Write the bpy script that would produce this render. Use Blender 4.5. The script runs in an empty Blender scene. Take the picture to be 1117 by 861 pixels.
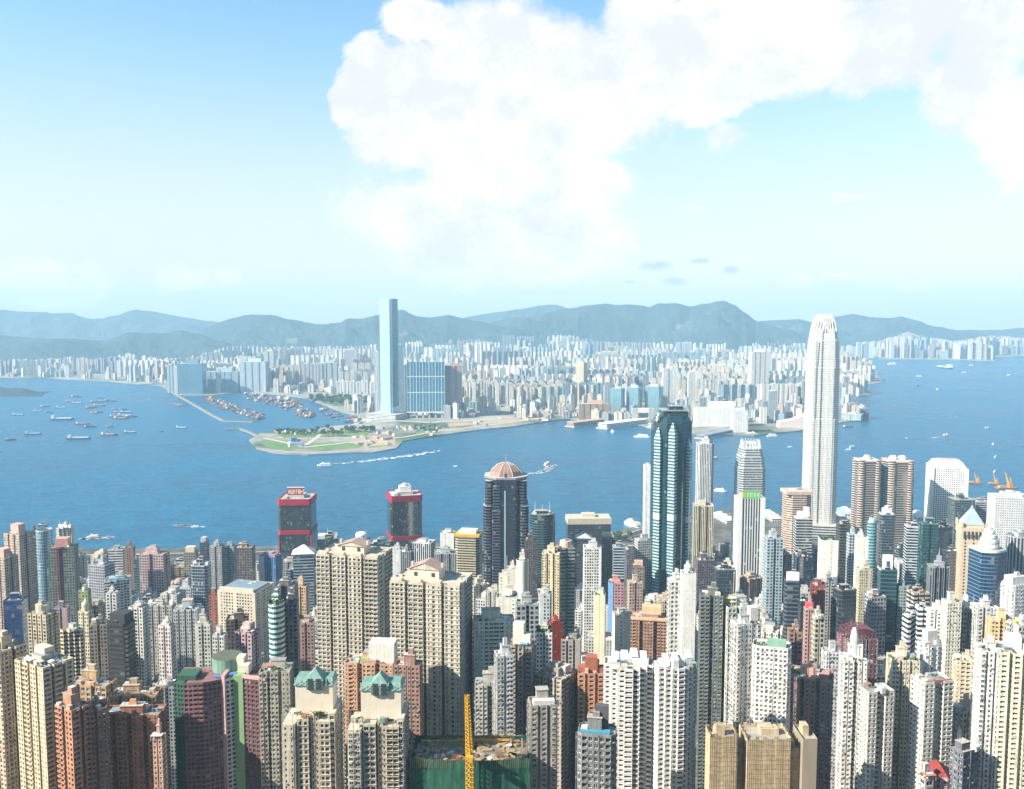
import bpy, math, random
from mathutils import Vector
R = math.radians
SC = bpy.context.scene
COL = SC.collection
rnd = random.Random(7)

# ------------------------------------------------------------------ camera
F, CX, CY, EYE, HOR = 985.0, 558.5, 430.5, 420.0, 342.0
TH = math.atan((CY - HOR) / F)
cam_d = bpy.data.cameras.new('camera')
cam_d.sensor_width = 36.0
cam_d.lens = F / 1117 * 36.0
cam_d.clip_start = 1.0
cam_d.clip_end = 60000.0
cam = bpy.data.objects.new('camera', cam_d)
COL.objects.link(cam)
cam.location = (0, 0, EYE)
cam.rotation_euler = (math.pi / 2 - TH, 0, 0)
SC.camera = cam

def direction(px, py):
    yc = -(py - CY) / F
    return ((px - CX) / F, math.cos(TH) + yc * math.sin(TH), -math.sin(TH) + yc * math.cos(TH))
def P(px, py, D):
    d = direction(px, py); t = D / d[1]
    return Vector((d[0] * t, D, EYE + d[2] * t))
def mpp(py, D):
    return D / direction(0, py)[1] / F
def gnd(px, py, z=0.0):
    d = direction(px, py); t = (z - EYE) / d[2]
    return Vector((d[0] * t, d[1] * t, z))
def proj(x, y, z):
    zz = z - EYE
    dep = y * math.cos(TH) - zz * math.sin(TH)
    up = y * math.sin(TH) + zz * math.cos(TH)
    return CX + F * x / dep, CY - F * up / dep

# ------------------------------------------------------------------ node helper
class G:
    def __init__(self, nt): self.nt = nt
    def n(self, t, **kw):
        nd = self.nt.nodes.new(t)
        for k, v in kw.items():
            if hasattr(nd, k): setattr(nd, k, v)
            else: self.put(nd.inputs[k.replace('_', ' ')], v)
        return nd
    def put(self, s, v):
        if isinstance(v, bpy.types.NodeSocket): self.nt.links.new(v, s)
        else:
            if s.type == 'RGBA' and len(v) == 3: v = (*v, 1)
            s.default_value = v
    def m(self, op, a, b=None, c=None, clamp=False):
        nd = self.nt.nodes.new('ShaderNodeMath'); nd.operation = op; nd.use_clamp = clamp
        for i, v in enumerate((a, b, c)):
            if v is not None: self.put(nd.inputs[i], v)
        return nd.outputs[0]
    def mix(self, f, a, b, mode='MIX'):
        nd = self.nt.nodes.new('ShaderNodeMix'); nd.data_type = 'RGBA'; nd.blend_type = mode
        self.put(nd.inputs[0], f); self.put(nd.inputs[6], a); self.put(nd.inputs[7], b)
        return nd.outputs[2]
    def mapr(self, v, a, b, c=0.0, d=1.0, smooth=False):
        nd = self.nt.nodes.new('ShaderNodeMapRange')
        if smooth: nd.interpolation_type = 'SMOOTHSTEP'
        self.put(nd.inputs[0], v)
        for i, x in enumerate((a, b, c, d)): self.put(nd.inputs[i + 1], x)
        return nd.outputs[0]
    def xyz(self, x, y, z=0.0):
        nd = self.nt.nodes.new('ShaderNodeCombineXYZ')
        for i, v in enumerate((x, y, z)): self.put(nd.inputs[i], v)
        return nd.outputs[0]
    def sep(self, v):
        nd = self.nt.nodes.new('ShaderNodeSeparateXYZ'); self.put(nd.inputs[0], v); return nd.outputs
    def noise(self, vec, scale, detail=4.0, rough=0.55, dist=0.0):
        nd = self.nt.nodes.new('ShaderNodeTexNoise')
        if vec is not None: self.put(nd.inputs['Vector'], vec)
        nd.inputs['Scale'].default_value = scale; nd.inputs['Detail'].default_value = detail
        nd.inputs['Roughness'].default_value = rough; nd.inputs['Distortion'].default_value = dist
        return nd.outputs['Fac']
    def white(self, vec):
        nd = self.nt.nodes.new('ShaderNodeTexWhiteNoise'); nd.noise_dimensions = '3D'
        self.put(nd.inputs['Vector'], vec); return nd.outputs[0]

# ------------------------------------------------------------------ sky, clouds, sun
SUN_AZ = R(-113)      # measured from the view axis (+Y), negative = to the left
SUN_EL = R(35)
W = bpy.data.worlds.new('World'); SC.world = W
W.use_nodes = True
g = G(W.node_tree)
for nd in list(W.node_tree.nodes): W.node_tree.nodes.remove(nd)
sky = g.n('ShaderNodeTexSky', sky_type='NISHITA', sun_disc=False, sun_elevation=SUN_EL, sun_rotation=SUN_AZ,
          altitude=100.0, air_density=1.0, dust_density=1.0, ozone_density=1.0)
tc = g.n('ShaderNodeTexCoord')
dx, dy, dz = g.sep(tc.outputs['Generated'])
az = g.m('ARCTAN2', dx, dy)
el = g.m('ARCSINE', dz)
vec = g.xyz(az, g.m('MULTIPLY', el, 1.15))
n1 = g.noise(vec, 5.0, 9.0, 0.6)
n2 = g.noise(vec, 17.0, 9.0, 0.66)
n3 = g.noise(g.xyz(az, el, 5.0), 60.0, 6.0, 0.65)
wob = g.m('ADD', g.m('ADD', g.m('MULTIPLY', g.m('SUBTRACT', n1, 0.5), 1.9), g.m('MULTIPLY', g.m('SUBTRACT', n2, 0.5), 2.0)), g.m('MULTIPLY', g.m('SUBTRACT', n3, 0.5), 0.7))
def azel(px, py):
    d = direction(px, py); l = math.sqrt(sum(c * c for c in d))
    return math.atan2(d[0], d[1]), math.asin(d[2] / l)
def blob(px, py, rx, ry):
    a, e = azel(px, py)
    ra = abs(azel(px + rx, py)[0] - azel(px - rx, py)[0]) / 2
    re = abs(azel(px, py + ry)[1] - azel(px, py - ry)[1]) / 2
    u = g.m('DIVIDE', g.m('SUBTRACT', az, a), ra)
    v = g.m('DIVIDE', g.m('SUBTRACT', el, e), re)
    return g.m('SUBTRACT', 1.0, g.m('SQRT', g.m('ADD', g.m('MULTIPLY', u, u), g.m('MULTIPLY', v, v))))
def union(bl):
    s = None
    for b in bl:
        s = blob(*b) if s is None else g.m('SMOOTH_MAX', s, blob(*b), 0.12)
    return s
BIG = [(455, 105, 100, 85), (405, 70, 38, 42), (385, 112, 36, 42), (455, 22, 48, 34), (540, 50, 95, 70), (610, 70, 90, 62), (540, 150, 125, 55),
       (650, 125, 115, 68), (745, 85, 125, 70), (700, 20, 60, 45), (820, 30, 150, 72), (950, 48, 135, 72), (1060, 95, 75, 85),
       (1110, 150, 62, 72), (1090, 30, 110, 60), (530, 243, 128, 66), (600, 256, 108, 58), (468, 268, 76, 46), (640, 205, 70, 46), (560, 185, 120, 50), (555, 105, 90, 60), (425, 150, 62, 50), (440, 235, 60, 50), (560, 285, 150, 28), (860, 60, 120, 60), (1000, 20, 120, 60)]
THIN = [(795, 145, 50, 26), (400, 225, 60, 40), (650, 250, 60, 50), (60, 312, 100, 34), (205, 305, 46, 20), (245, 302, 24, 15),
        (870, 305, 18, 8), (1002, 313, 38, 9), (1112, 306, 22, 18), (930, 215, 40, 8), (920, 300, 30, 6), (560, 300, 150, 26), (750, 228, 22, 6)]
dens = g.m('ADD', union(BIG), g.m('MULTIPLY', wob, 0.42))
m_big = g.mapr(dens, 0.0, g.mapr(n1, 0.4, 0.62, 0.2, 0.7), 0, 1, True)
m_thin = g.mapr(g.m('ADD', union(THIN), g.m('MULTIPLY', wob, 0.9)), 0.1, 0.75, 0, 0.85, True)
# broken cloud over the rest of the dome, outside the part of the sky the picture shows
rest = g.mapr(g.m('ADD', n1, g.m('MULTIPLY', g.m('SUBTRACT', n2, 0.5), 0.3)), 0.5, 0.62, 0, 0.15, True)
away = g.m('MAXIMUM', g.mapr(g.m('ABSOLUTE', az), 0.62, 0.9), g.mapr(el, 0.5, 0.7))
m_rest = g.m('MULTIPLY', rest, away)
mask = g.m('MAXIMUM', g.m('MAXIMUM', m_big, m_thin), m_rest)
core = g.m('ADD', g.m('MULTIPLY', g.noise(g.xyz(az, el, 3.3), 6.0, 7.0, 0.6), 0.9), g.m('MULTIPLY', g.m('SUBTRACT', n2, 0.5), 0.9))
shade = g.mapr(core, 0.30, 0.56, 0.0, 1.0, True)
WISP = [(735, 307, 20, 7), (762, 285, 18, 5), (797, 294, 14, 6), (714, 290, 30, 10), (686, 308, 16, 4)]
m_wisp = g.mapr(g.m('ADD', union(WISP), g.m('MULTIPLY', wob, 1.25)), 0.0, 0.6, 0, 0.8, True)
ccol = g.mix(shade, (0.80, 0.83, 0.86), (1.0, 1.0, 1.0))
m_veil = g.m('MULTIPLY', g.mapr(el, 0.0, 0.36, 0.74, 0.0, True), g.mapr(n1, 0.2, 0.75, 0.82, 1.1))
ccol = g.mix(g.m('MAXIMUM', m_big, m_thin), (0.75, 0.815, 0.86), ccol)
mask = g.m('MAXIMUM', mask, m_veil)
ccol = g.mix(m_wisp, ccol, (0.40, 0.57, 0.69))
mask = g.m('MAXIMUM', mask, m_wisp)
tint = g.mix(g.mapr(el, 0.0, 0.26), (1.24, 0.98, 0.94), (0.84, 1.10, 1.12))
tint = g.mix(g.mapr(el, 0.38, 0.75), tint, (0.36, 0.46, 0.50))  # sky above the frame darkened to cut fill light
b_sky = g.n('ShaderNodeBackground', Strength=0.11)
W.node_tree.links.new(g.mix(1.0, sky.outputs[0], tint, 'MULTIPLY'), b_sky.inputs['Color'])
b_cl = g.n('ShaderNodeBackground', Strength=0.56)
W.node_tree.links.new(ccol, b_cl.inputs['Color'])
mx = g.n('ShaderNodeMixShader')
g.put(mx.inputs[0], mask); g.put(mx.inputs[1], b_sky.outputs[0]); g.put(mx.inputs[2], b_cl.outputs[0])
wo = g.n('ShaderNodeOutputWorld'); g.put(wo.inputs[0], mx.outputs[0])
W.cycles.sampling_method = 'MANUAL'; W.cycles.sample_map_resolution = 512

sun_d = bpy.data.lights.new('sun', 'SUN')
sun_d.energy = 5.0; sun_d.angle = R(0.55); sun_d.color = (1.0, 0.91, 0.765)
sun = bpy.data.objects.new('sun', sun_d); COL.objects.link(sun)
to_sun = Vector((math.sin(SUN_AZ) * math.cos(SUN_EL), math.cos(SUN_AZ) * math.cos(SUN_EL), math.sin(SUN_EL)))
sun.rotation_euler = to_sun.to_track_quat('Z', 'Y').to_euler()

SC.view_settings.view_transform = 'Standard'
SC.view_settings.look = 'None'
SC.view_settings.gamma = 1.0
SC.view_settings.use_curve_mapping = False
SC.view_settings.exposure = 1.02
HAZE = 0.68e-4
SC.cycles.use_denoising = True
SC.cycles.max_bounces = 5; SC.cycles.diffuse_bounces = 2; SC.cycles.glossy_bounces = 2
SC.cycles.transmission_bounces = 2; SC.cycles.volume_bounces = 2; SC.cycles.transparent_max_bounces = 6
SC.cycles.caustics_reflective = False; SC.cycles.caustics_refractive = False

# ------------------------------------------------------------------ scene helpers
def prop(o, label=None, cat=None, group=None, kind=None):
    if label: o['label'] = label
    if cat: o['category'] = cat
    if group: o['group'] = group
    if kind: o['kind'] = kind
    return o
def root(name, label, cat, loc, rz=0.0, group=None):
    o = bpy.data.objects.new(name, None); COL.objects.link(o)
    o.empty_display_size = 5.0
    o.location = loc; o.rotation_euler = (0, 0, rz)
    return prop(o, label, cat, group)

class MB:
    """collects faces and links them as one mesh object"""
    def __init__(self): self.v = []; self.f = []; self.uv = []; self.mi = []
    def face(self, pts, mi=0, uv=None):
        k = len(self.v); n = len(pts)
        self.v.extend(pts); self.f.append(tuple(range(k, k + n))); self.mi.append(mi)
        self.uv.extend(uv if uv else [(0.0, 0.0)] * n)
    def prism(self, poly, z0, z1, mi=0, top=None, fh=3.0, bay=3.0, poly2=None, v0=0.0, bottom=False):
        """walls with uv in bays and floors; poly2 gives another outline at the top"""
        q = poly2 or poly; n = len(poly); u = 0.0
        nf = max(1, round((z1 - z0) / fh))
        for i in range(n):
            a, b = poly[i], poly[(i + 1) % n]; c, d = q[(i + 1) % n], q[i]
            L = math.hypot(b[0] - a[0], b[1] - a[1])
            k = max(1, round(L / bay)) if L > bay * 0.45 else 0.02
            self.face([(a[0], a[1], z0), (b[0], b[1], z0), (c[0], c[1], z1), (d[0], d[1], z1)], mi,
                      [(u, v0), (u + k, v0), (u + k, v0 + nf), (u, v0 + nf)])
            u = math.ceil(u + k) + 1
        if top is not None: self.face([(p[0], p[1], z1) for p in q], top, [(p[0] / 5, p[1] / 5) for p in q])
        if bottom: self.face([(p[0], p[1], z0) for p in reversed(poly)], mi if top is None else top)
    def box(self, cx, cy, z0, sx, sy, h, mi=0, rz=0.0, top=None, fh=3.0, bay=3.0):
        c, s = math.cos(rz), math.sin(rz)
        pl = [(cx + x * c - y * s, cy + x * s + y * c) for x, y in ((-sx / 2, -sy / 2), (sx / 2, -sy / 2), (sx / 2, sy / 2), (-sx / 2, sy / 2))]
        self.prism(pl, z0, z0 + h, mi, mi if top is None else top, fh, bay, bottom=True)
    def cyl(self, cx, cy, z0, r, h, mi=0, n=12, r2=None, top=None, fh=3.0, bay=3.0):
        r2 = r if r2 is None else r2
        p = [(cx + r * math.cos(2 * math.pi * i / n), cy + r * math.sin(2 * math.pi * i / n)) for i in range(n)]
        q = [(cx + r2 * math.cos(2 * math.pi * i / n), cy + r2 * math.sin(2 * math.pi * i / n)) for i in range(n)]
        self.prism(p, z0, z0 + h, mi, mi if top is None else top, fh, bay, q)
    def dome(self, cx, cy, z0, r, h, mi=0, n=14, m=5):
        for j in range(m):
            a0, a1 = j / m * math.pi / 2, (j + 1) / m * math.pi / 2
            self.cyl(cx, cy, z0 + h * math.sin(a0), r * math.cos(a0), h * (math.sin(a1) - math.sin(a0)), mi, n, max(0.02, r * math.cos(a1)))
    def tube(self, a, b, r, mi=0, n=5, r2=None):
        a, b = Vector(a), Vector(b); d = (b - a).normalized()
        x = d.orthogonal().normalized(); y = d.cross(x); r2 = r if r2 is None else r2
        A = [a + (x * math.cos(t) + y * math.sin(t)) * r for t in (2 * math.pi * i / n for i in range(n))]
        B = [b + (x * math.cos(t) + y * math.sin(t)) * r2 for t in (2 * math.pi * i / n for i in range(n))]
        for i in range(n):
            j = (i + 1) % n
            self.face([tuple(A[i]), tuple(A[j]), tuple(B[j]), tuple(B[i])], mi)
        self.face([tuple(p) for p in B], mi); self.face([tuple(p) for p in reversed(A)], mi)
    def mesh(self, name, mats):
        me = bpy.data.meshes.new(name)
        me.from_pydata(self.v, [], self.f)
        for m in mats: me.materials.append(m)
        me.polygons.foreach_set('material_index', self.mi)
        l = me.uv_layers.new(name='UVMap')
        l.data.foreach_set('uv', [c for p in self.uv for c in p])
        me.update()
        return me
    def build(self, name, mats, parent=None, loc=None):
        if not isinstance(mats, (list, tuple)): mats = [mats]
        o = bpy.data.objects.new(name, self.mesh(name, mats)); COL.objects.link(o)
        if parent is not None: o.parent = parent
        if loc is not None: o.location = loc
        return o
# ------------------------------------------------------------------ materials
_cache = {}
def new_mat(name):
    m = bpy.data.materials.new(name); m.use_nodes = True
    nt = m.node_tree
    for nd in list(nt.nodes): nt.nodes.remove(nd)
    gg = G(nt); out = gg.n('ShaderNodeOutputMaterial'); bs = gg.n('ShaderNodeBsdfPrincipled')
    nt.links.new(bs.outputs[0], out.inputs[0])
    return m, gg, bs

def plain(col, rough=0.8, var=0.25, scale=0.25, metal=0.0, spec=0.3):
    """painted or rendered surface with weather stains"""
    key = ('plain', col, rough, var, scale, metal)
    if key in _cache: return _cache[key]
    m, gg, bs = new_mat('weathered_paint')
    t = gg.n('ShaderNodeTexCoord').outputs['Object']
    x, y, z = gg.sep(t)
    a = gg.noise(t, scale, 5.0, 0.6)
    streak = gg.noise(gg.xyz(gg.m('MULTIPLY', x, 0.9), gg.m('MULTIPLY', y, 0.9), gg.m('MULTIPLY', z, 0.05)), 1.0, 3.0, 0.6)
    f = gg.m('ADD', gg.m('MULTIPLY', a, 0.45), gg.m('MULTIPLY', streak, 0.55))
    lo = tuple(c * (1 - var) for c in col); hi = tuple(min(0.9, c * (1 + var * 0.7)) for c in col)
    gg.put(bs.inputs['Base Color'], gg.mix(gg.m('MULTIPLY', gg.mapr(gg.noise(gg.xyz(gg.m('MULTIPLY', x, 1.6), gg.m('MULTIPLY', y, 1.6), gg.m('MULTIPLY', z, 0.09)), 1.0, 4.0, 0.7), 0.5, 0.72), min(0.85, var * 1.5)), gg.mix(gg.mapr(f, 0.34, 0.66), lo, hi), tuple(c * 0.45 for c in col)))
    bs.inputs['Roughness'].default_value = rough; bs.inputs['Metallic'].default_value = metal
    bs.inputs['Specular IOR Level'].default_value = spec
    _cache[key] = m
    return m

def facade(wall, glass=(0.03, 0.042, 0.055), ww=0.5, wh=0.5, ctn=0.25, blank=0.12, accent=None, amod=4, gloss=0.12, ior=1.5,
           stain=0.22, slab=0.0, slabcol=None, tint=0.0, off=0.0):
    """storeys and bays: uv counts bays across and floors up"""
    key = ('f', wall, glass, ww, wh, ctn, blank, accent, amod, gloss, ior, stain, slab, slabcol, tint)
    if key in _cache: return _cache[key]
    m, gg, bs = new_mat('facade')
    uv = gg.n('ShaderNodeUVMap').outputs[0]
    u, v, _ = gg.sep(uv)
    oi = gg.n('ShaderNodeObjectInfo').outputs['Random']
    seed = gg.m('MULTIPLY', oi, 91.0)
    cu, cv = gg.m('FLOOR', u), gg.m('FLOOR', v)
    fu, fv = gg.m('SUBTRACT', u, cu), gg.m('SUBTRACT', v, cv)
    rcol = gg.white(gg.xyz(cu, seed, 1.7))
    rcell = gg.white(gg.xyz(cu, cv, seed))
    rfl = gg.white(gg.xyz(cv, seed, 5.1))
    if blank > 0 and ww < 0.9:
        wwv = gg.m('MULTIPLY', ww, gg.mapr(rcol, 0.0, 1.0, 0.72, 1.22))
        has = gg.m('GREATER_THAN', rcol, blank)
    else:
        wwv = ww; has = 1.0
    mu = gg.m('LESS_THAN', gg.m('ABSOLUTE', gg.m('SUBTRACT', fu, 0.5)), gg.m('MULTIPLY', wwv, 0.5))
    mv = gg.m('LESS_THAN', gg.m('ABSOLUTE', gg.m('SUBTRACT', fv, 0.52)), wh * 0.5)
    win = gg.m('MULTIPLY', gg.m('MULTIPLY', mu, mv), has)
    # wall
    t = gg.n('ShaderNodeTexCoord').outputs['Object']
    x, y, z = gg.sep(t)
    blot = gg.noise(t, 0.12, 5.0, 0.62)
    streak = gg.noise(gg.xyz(gg.m('MULTIPLY', x, 0.7), gg.m('MULTIPLY', y, 0.7), gg.m('MULTIPLY', z, 0.03)), 1.0, 4.0, 0.6)
    fs = gg.mapr(gg.m('ADD', gg.m('MULTIPLY', blot, 0.5), gg.m('MULTIPLY', streak, 0.5)), 0.37, 0.63)
    wc = gg.mix(fs, tuple(c * (1 - stain) for c in wall), tuple(min(0.88, c * (1 + stain * 0.5)) for c in wall))
    if accent:
        am = gg.m('LESS_THAN', gg.m('ABSOLUTE', gg.m('SUBTRACT', gg.m('MODULO', gg.m('ADD', cu, 64.0), float(amod)), 1.0)), 0.25)
        wc = gg.mix(am, wc, accent)
    if slab > 0:
        sm = gg.m('LESS_THAN', fv, slab)
        wc = gg.mix(sm, wc, slabcol or tuple(min(0.85, c * 1.25) for c in wall))
        win = gg.m('MULTIPLY', win, gg.m('SUBTRACT', 1.0, sm))
    if ww < 0.9:
        ac = gg.m('MULTIPLY', gg.m('LESS_THAN', gg.m('ABSOLUTE', gg.m('SUBTRACT', fu, 0.80)), 0.13), gg.m('LESS_THAN', gg.m('ABSOLUTE', gg.m('SUBTRACT', fv, 0.14)), 0.09))
        ac = gg.m('MULTIPLY', ac, gg.m('LESS_THAN', gg.white(gg.xyz(cv, cu, gg.m('ADD', seed, 9.0))), 0.34))
        wc = gg.mix(ac, wc, (0.5, 0.5, 0.49))
        pipe_shade = gg.m('MULTIPLY', gg.m('LESS_THAN', fu, 0.07), gg.m('GREATER_THAN', gg.white(gg.xyz(cu, seed, 8.8)), 0.62))  # dark column-edge line: pipe and painted recess shadow in one
        wc = gg.mix(gg.m('MULTIPLY', pipe_shade, 0.65), wc, tuple(c * 0.3 for c in wall))
        under = gg.m('MULTIPLY', gg.m('MULTIPLY', mu, gg.m('LESS_THAN', fv, 0.5 - wh * 0.45)), gg.mapr(rcell, 0.4, 1.0, 0.0, 0.4))
        wc = gg.mix(under, wc, tuple(c * 0.55 for c in wall))
    # glass
    curtained = gg.m('LESS_THAN', rcell, ctn)  # random windows given a paler curtain tone
    gcol = gg.mix(gg.m('MULTIPLY', curtained, gg.mapr(gg.white(gg.xyz(cv, cu, seed)), 0, 1, 0.15, 0.8)), glass, tuple(0.35 * a + 0.3 * b for a, b in zip(wall, (0.75, 0.8, 0.8))))
    gcol = gg.mix(gg.m('MULTIPLY', gg.mapr(rcell, 0.3, 1.0), 0.6), gcol, tuple(c * 0.45 for c in glass))
    gg.put(bs.inputs['Base Color'], gg.mix(win, wc, gcol))
    rg = gg.mapr(gg.white(gg.xyz(cu, cv, 3.0)), 0, 1, gloss * 0.5, gloss * 1.5)
    gg.put(bs.inputs['Roughness'], gg.mapr(win, 0, 1, 0.8, rg))
    gg.put(bs.inputs['Specular IOR Level'], gg.mapr(win, 0, 1, 0.25, 0.22 if ior <= 1.5 else 0.9))
    gg.put(bs.inputs['IOR'], gg.mapr(win, 0, 1, 1.45, ior))
    _cache[key] = m
    return m

def pane_mat(glass=(0.025, 0.035, 0.045), ctn=0.3):
    """flat glass whose tone changes from window to window (curtains, blinds)"""
    key = ('pane', glass, ctn)
    if key in _cache: return _cache[key]
    m, gg, bs = new_mat('window_glass')
    t = gg.n('ShaderNodeNewGeometry').outputs['Position']
    nd = gg.n('ShaderNodeVectorMath', operation='SNAP'); gg.put(nd.inputs[0], t); nd.inputs[1].default_value = (2.6, 2.6, 3.0)
    r = gg.white(nd.outputs[0])
    r2 = gg.white(gg.m('ADD', r, 3.7) if False else gg.xyz(r, gg.m('MULTIPLY', r, 7.3), 2.0))
    cc = gg.mix(r2, (0.10, 0.11, 0.11), (0.46, 0.42, 0.36))
    cc = gg.mix(gg.m('GREATER_THAN', r2, 0.86), cc, (0.34, 0.14, 0.09)); cc = gg.mix(gg.m('LESS_THAN', r2, 0.12), cc, (0.08, 0.2, 0.2))
    c = gg.mix(gg.m('LESS_THAN', r, ctn), glass, cc)
    gg.put(bs.inputs['Base Color'], c)
    bs.inputs['Roughness'].default_value = 0.12; bs.inputs['Specular IOR Level'].default_value = 0.2
    _cache[key] = m
    return m

CLR = dict(cream=(.74, .65, .48), white=(.80, .78, .74), beige=(.60, .51, .39), tan=(.5, .38, .26), grey=(.38, .38, .38), lgrey=(.58, .59, .60),
           brown=(.27, .18, .14), maroon=(.24, .085, .08), pink=(.58, .36, .33), orange=(.62, .31, .16), navy=(.025, .045, .085), teal=(.06, .17, .19),
           green=(.18, .36, .24), black=(.035, .036, .04), olive=(.33, .38, .16), blue=(.08, .22, .55), pale=(.68, .70, .72), peach=(.72, .48, .34),
           mauve=(.42, .30, .30), dgrey=(.16, .165, .175), red=(.5, .07, .05), mint=(.66, .74, .62), rose=(.72, .55, .5), ice=(.55, .68, .76))

# roofs and small things
ROOFS = [plain((.40, .38, .35), .9, .45, .12), plain((.52, .50, .46), .9, .4, .12), plain((.32, .33, .34), .9, .45, .12), plain((.48, .40, .34), .9, .4, .12), plain((.30, .36, .31), .9, .4, .12)]
M_WHITE = plain((.80, .80, .78), .6, .12)
M_CONC = plain((.50, .48, .45), .85, .3)
M_DARK = plain((.06, .065, .07), .5, .2)
M_STEEL = plain((.55, .56, .57), .4, .15, .5, .6)
M_RED = plain((.55, .05, .06), .5, .15)
M_BLUE = plain((.08, .25, .62), .6, .2)
M_TERRA = plain((.50, .20, .11), .8, .3)
M_GREENP = plain((.10, .28, .18), .8, .35, .4)
M_LEAF = plain((.06, .12, .035), .9, .5, .6)
M_LEAF2 = plain((.09, .15, .05), .9, .5, .6)
M_TRUNK = plain((.14, .10, .07), .9, .3)
M_YELLOW = plain((.75, .42, .03), .5, .2)
M_FOAM = plain((.85, .88, .9), .8, .1)
# ------------------------------------------------------------------ the lie of the land (island side)
def ground_z(x, y):
    if y < 340: z = 412 - 0.78 * y
    elif y < 1050:
        t = (y - 340) / 710; z = 147 * (1 - t) ** 1.6 + 6
    else: z = 6.0
    return max(6.0, min(z, 412))

# ------------------------------------------------------------------ outlines (centred, front towards -y, counter-clockwise)
def rect(w, d): return [(-w / 2, -d / 2), (w / 2, -d / 2), (w / 2, d / 2), (-w / 2, d / 2)]
def chamf(w, d, c):
    a, b = w / 2, d / 2
    return [(-a + c, -b), (a - c, -b), (a, -b + c), (a, b - c), (a - c, b), (-a + c, b), (-a, b - c), (-a, -b + c)]
def ngon(w, d, n=20): return [(w / 2 * math.cos(2 * math.pi * (i + .5) / n - math.pi / 2), d / 2 * math.sin(2 * math.pi * (i + .5) / n - math.pi / 2)) for i in range(n)]
def cross(w, d, k=0.27):
    a, b, p, q = w / 2, d / 2, w * k, d * k
    return [(-a, -q), (-p, -q), (-p, -b), (p, -b), (p, -q), (a, -q), (a, q), (p, q), (p, b), (-p, b), (-p, q), (-a, q)]
def ribs(w, d, n=3, dep=1.8, gap=0.38):
    """projecting bays on every side with recesses between"""
    def side(L, n):
        s = L / (n + (n - 1) * gap); out = []; x = -L / 2
        for i in range(n):
            out.append((x, 0)); out.append((x + s, 0)); x += s
            if i < n - 1:
                out.append((x, dep)); out.append((x + s * gap, dep)); x += s * gap
        return out
    m = max(2, round(n * d / w)) if d > 8 else 2
    f = side(w, n); sd = side(d, m); r = []
    r += [(x, -d / 2 + y) for x, y in f]
    r += [(w / 2 - y, x) for x, y in sd][1:]
    r += [(-x, d / 2 - y) for x, y in f][1:]
    r += [(-w / 2 + y, -x) for x, y in sd][1:-1]
    return r
def hplan(w, d, k=0.34, dep=0.3):
    a, b, p, e = w / 2, d / 2, w / 2 - w * k, d * dep
    return [(-a, -b), (-p, -b), (-p, -b + e), (p, -b + e), (p, -b), (a, -b), (a, b), (p, b), (p, b - e), (-p, b - e), (-p, b), (-a, b)]
def stagger(w, d, n=4, s=2.0):
    """front stepping back from one side to the other"""
    pts = []; x = -w / 2; dx_ = w / n
    for i in range(n):
        y = -d / 2 + s * i
        pts += [(x, y), (x + dx_, y)]; x += dx_
    return pts + [(w / 2, d / 2), (-w / 2, d / 2)]
def scaled(poly, s, t=None):
    t = s if t is None else t
    return [(x * s, y * t) for x, y in poly]
def inset(poly, e):
    w = max(p[0] for p in poly) - min(p[0] for p in poly); d = max(p[1] for p in poly) - min(p[1] for p in poly)
    return scaled(poly, max(.2, 1 - 2 * e / max(w, 1)), max(.2, 1 - 2 * e / max(d, 1)))
def shape(kind, w, d):
    if kind == 'rect': return rect(w, d)
    if kind == 'chamf': return chamf(w, d, min(w, d) * .16)
    if kind == 'oct': return chamf(w, d, min(w, d) * .29)
    if kind == 'round': return ngon(w, d, 24)
    if kind == 'cross': return cross(w, d)
    if kind == 'ribs2': return ribs(w, d, 2, min(3.4, d * .17))
    if kind == 'ribs3': return ribs(w, d, 3, min(3.2, d * .16))
    if kind == 'ribs4': return ribs(w, d, 4, min(3.2, d * .16))
    if kind == 'ribs5': return ribs(w, d, 5, min(2.2, d * .1))
    if kind == 'h': return hplan(w, d)
    if kind == 'stag': return stagger(w, d, 4, 2.2)
    raise KeyError(kind)
def wall_top(mb, poly, z1, par=1.1, mi=0, top=1, th=0.35):
    """roof deck below a parapet with a coping"""
    q = inset(poly, th)
    n = len(poly)
    for i in range(n):
        j = (i + 1) % n
        mb.face([(*poly[i], z1), (*poly[j], z1), (*q[j], z1), (*q[i], z1)], mi, [(0, 0.01)] * 4)
        mb.face([(*q[i], z1), (*q[j], z1), (*q[j], z1 - par), (*q[i], z1 - par)], mi, [(0, 0.01)] * 4)
    return q

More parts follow.
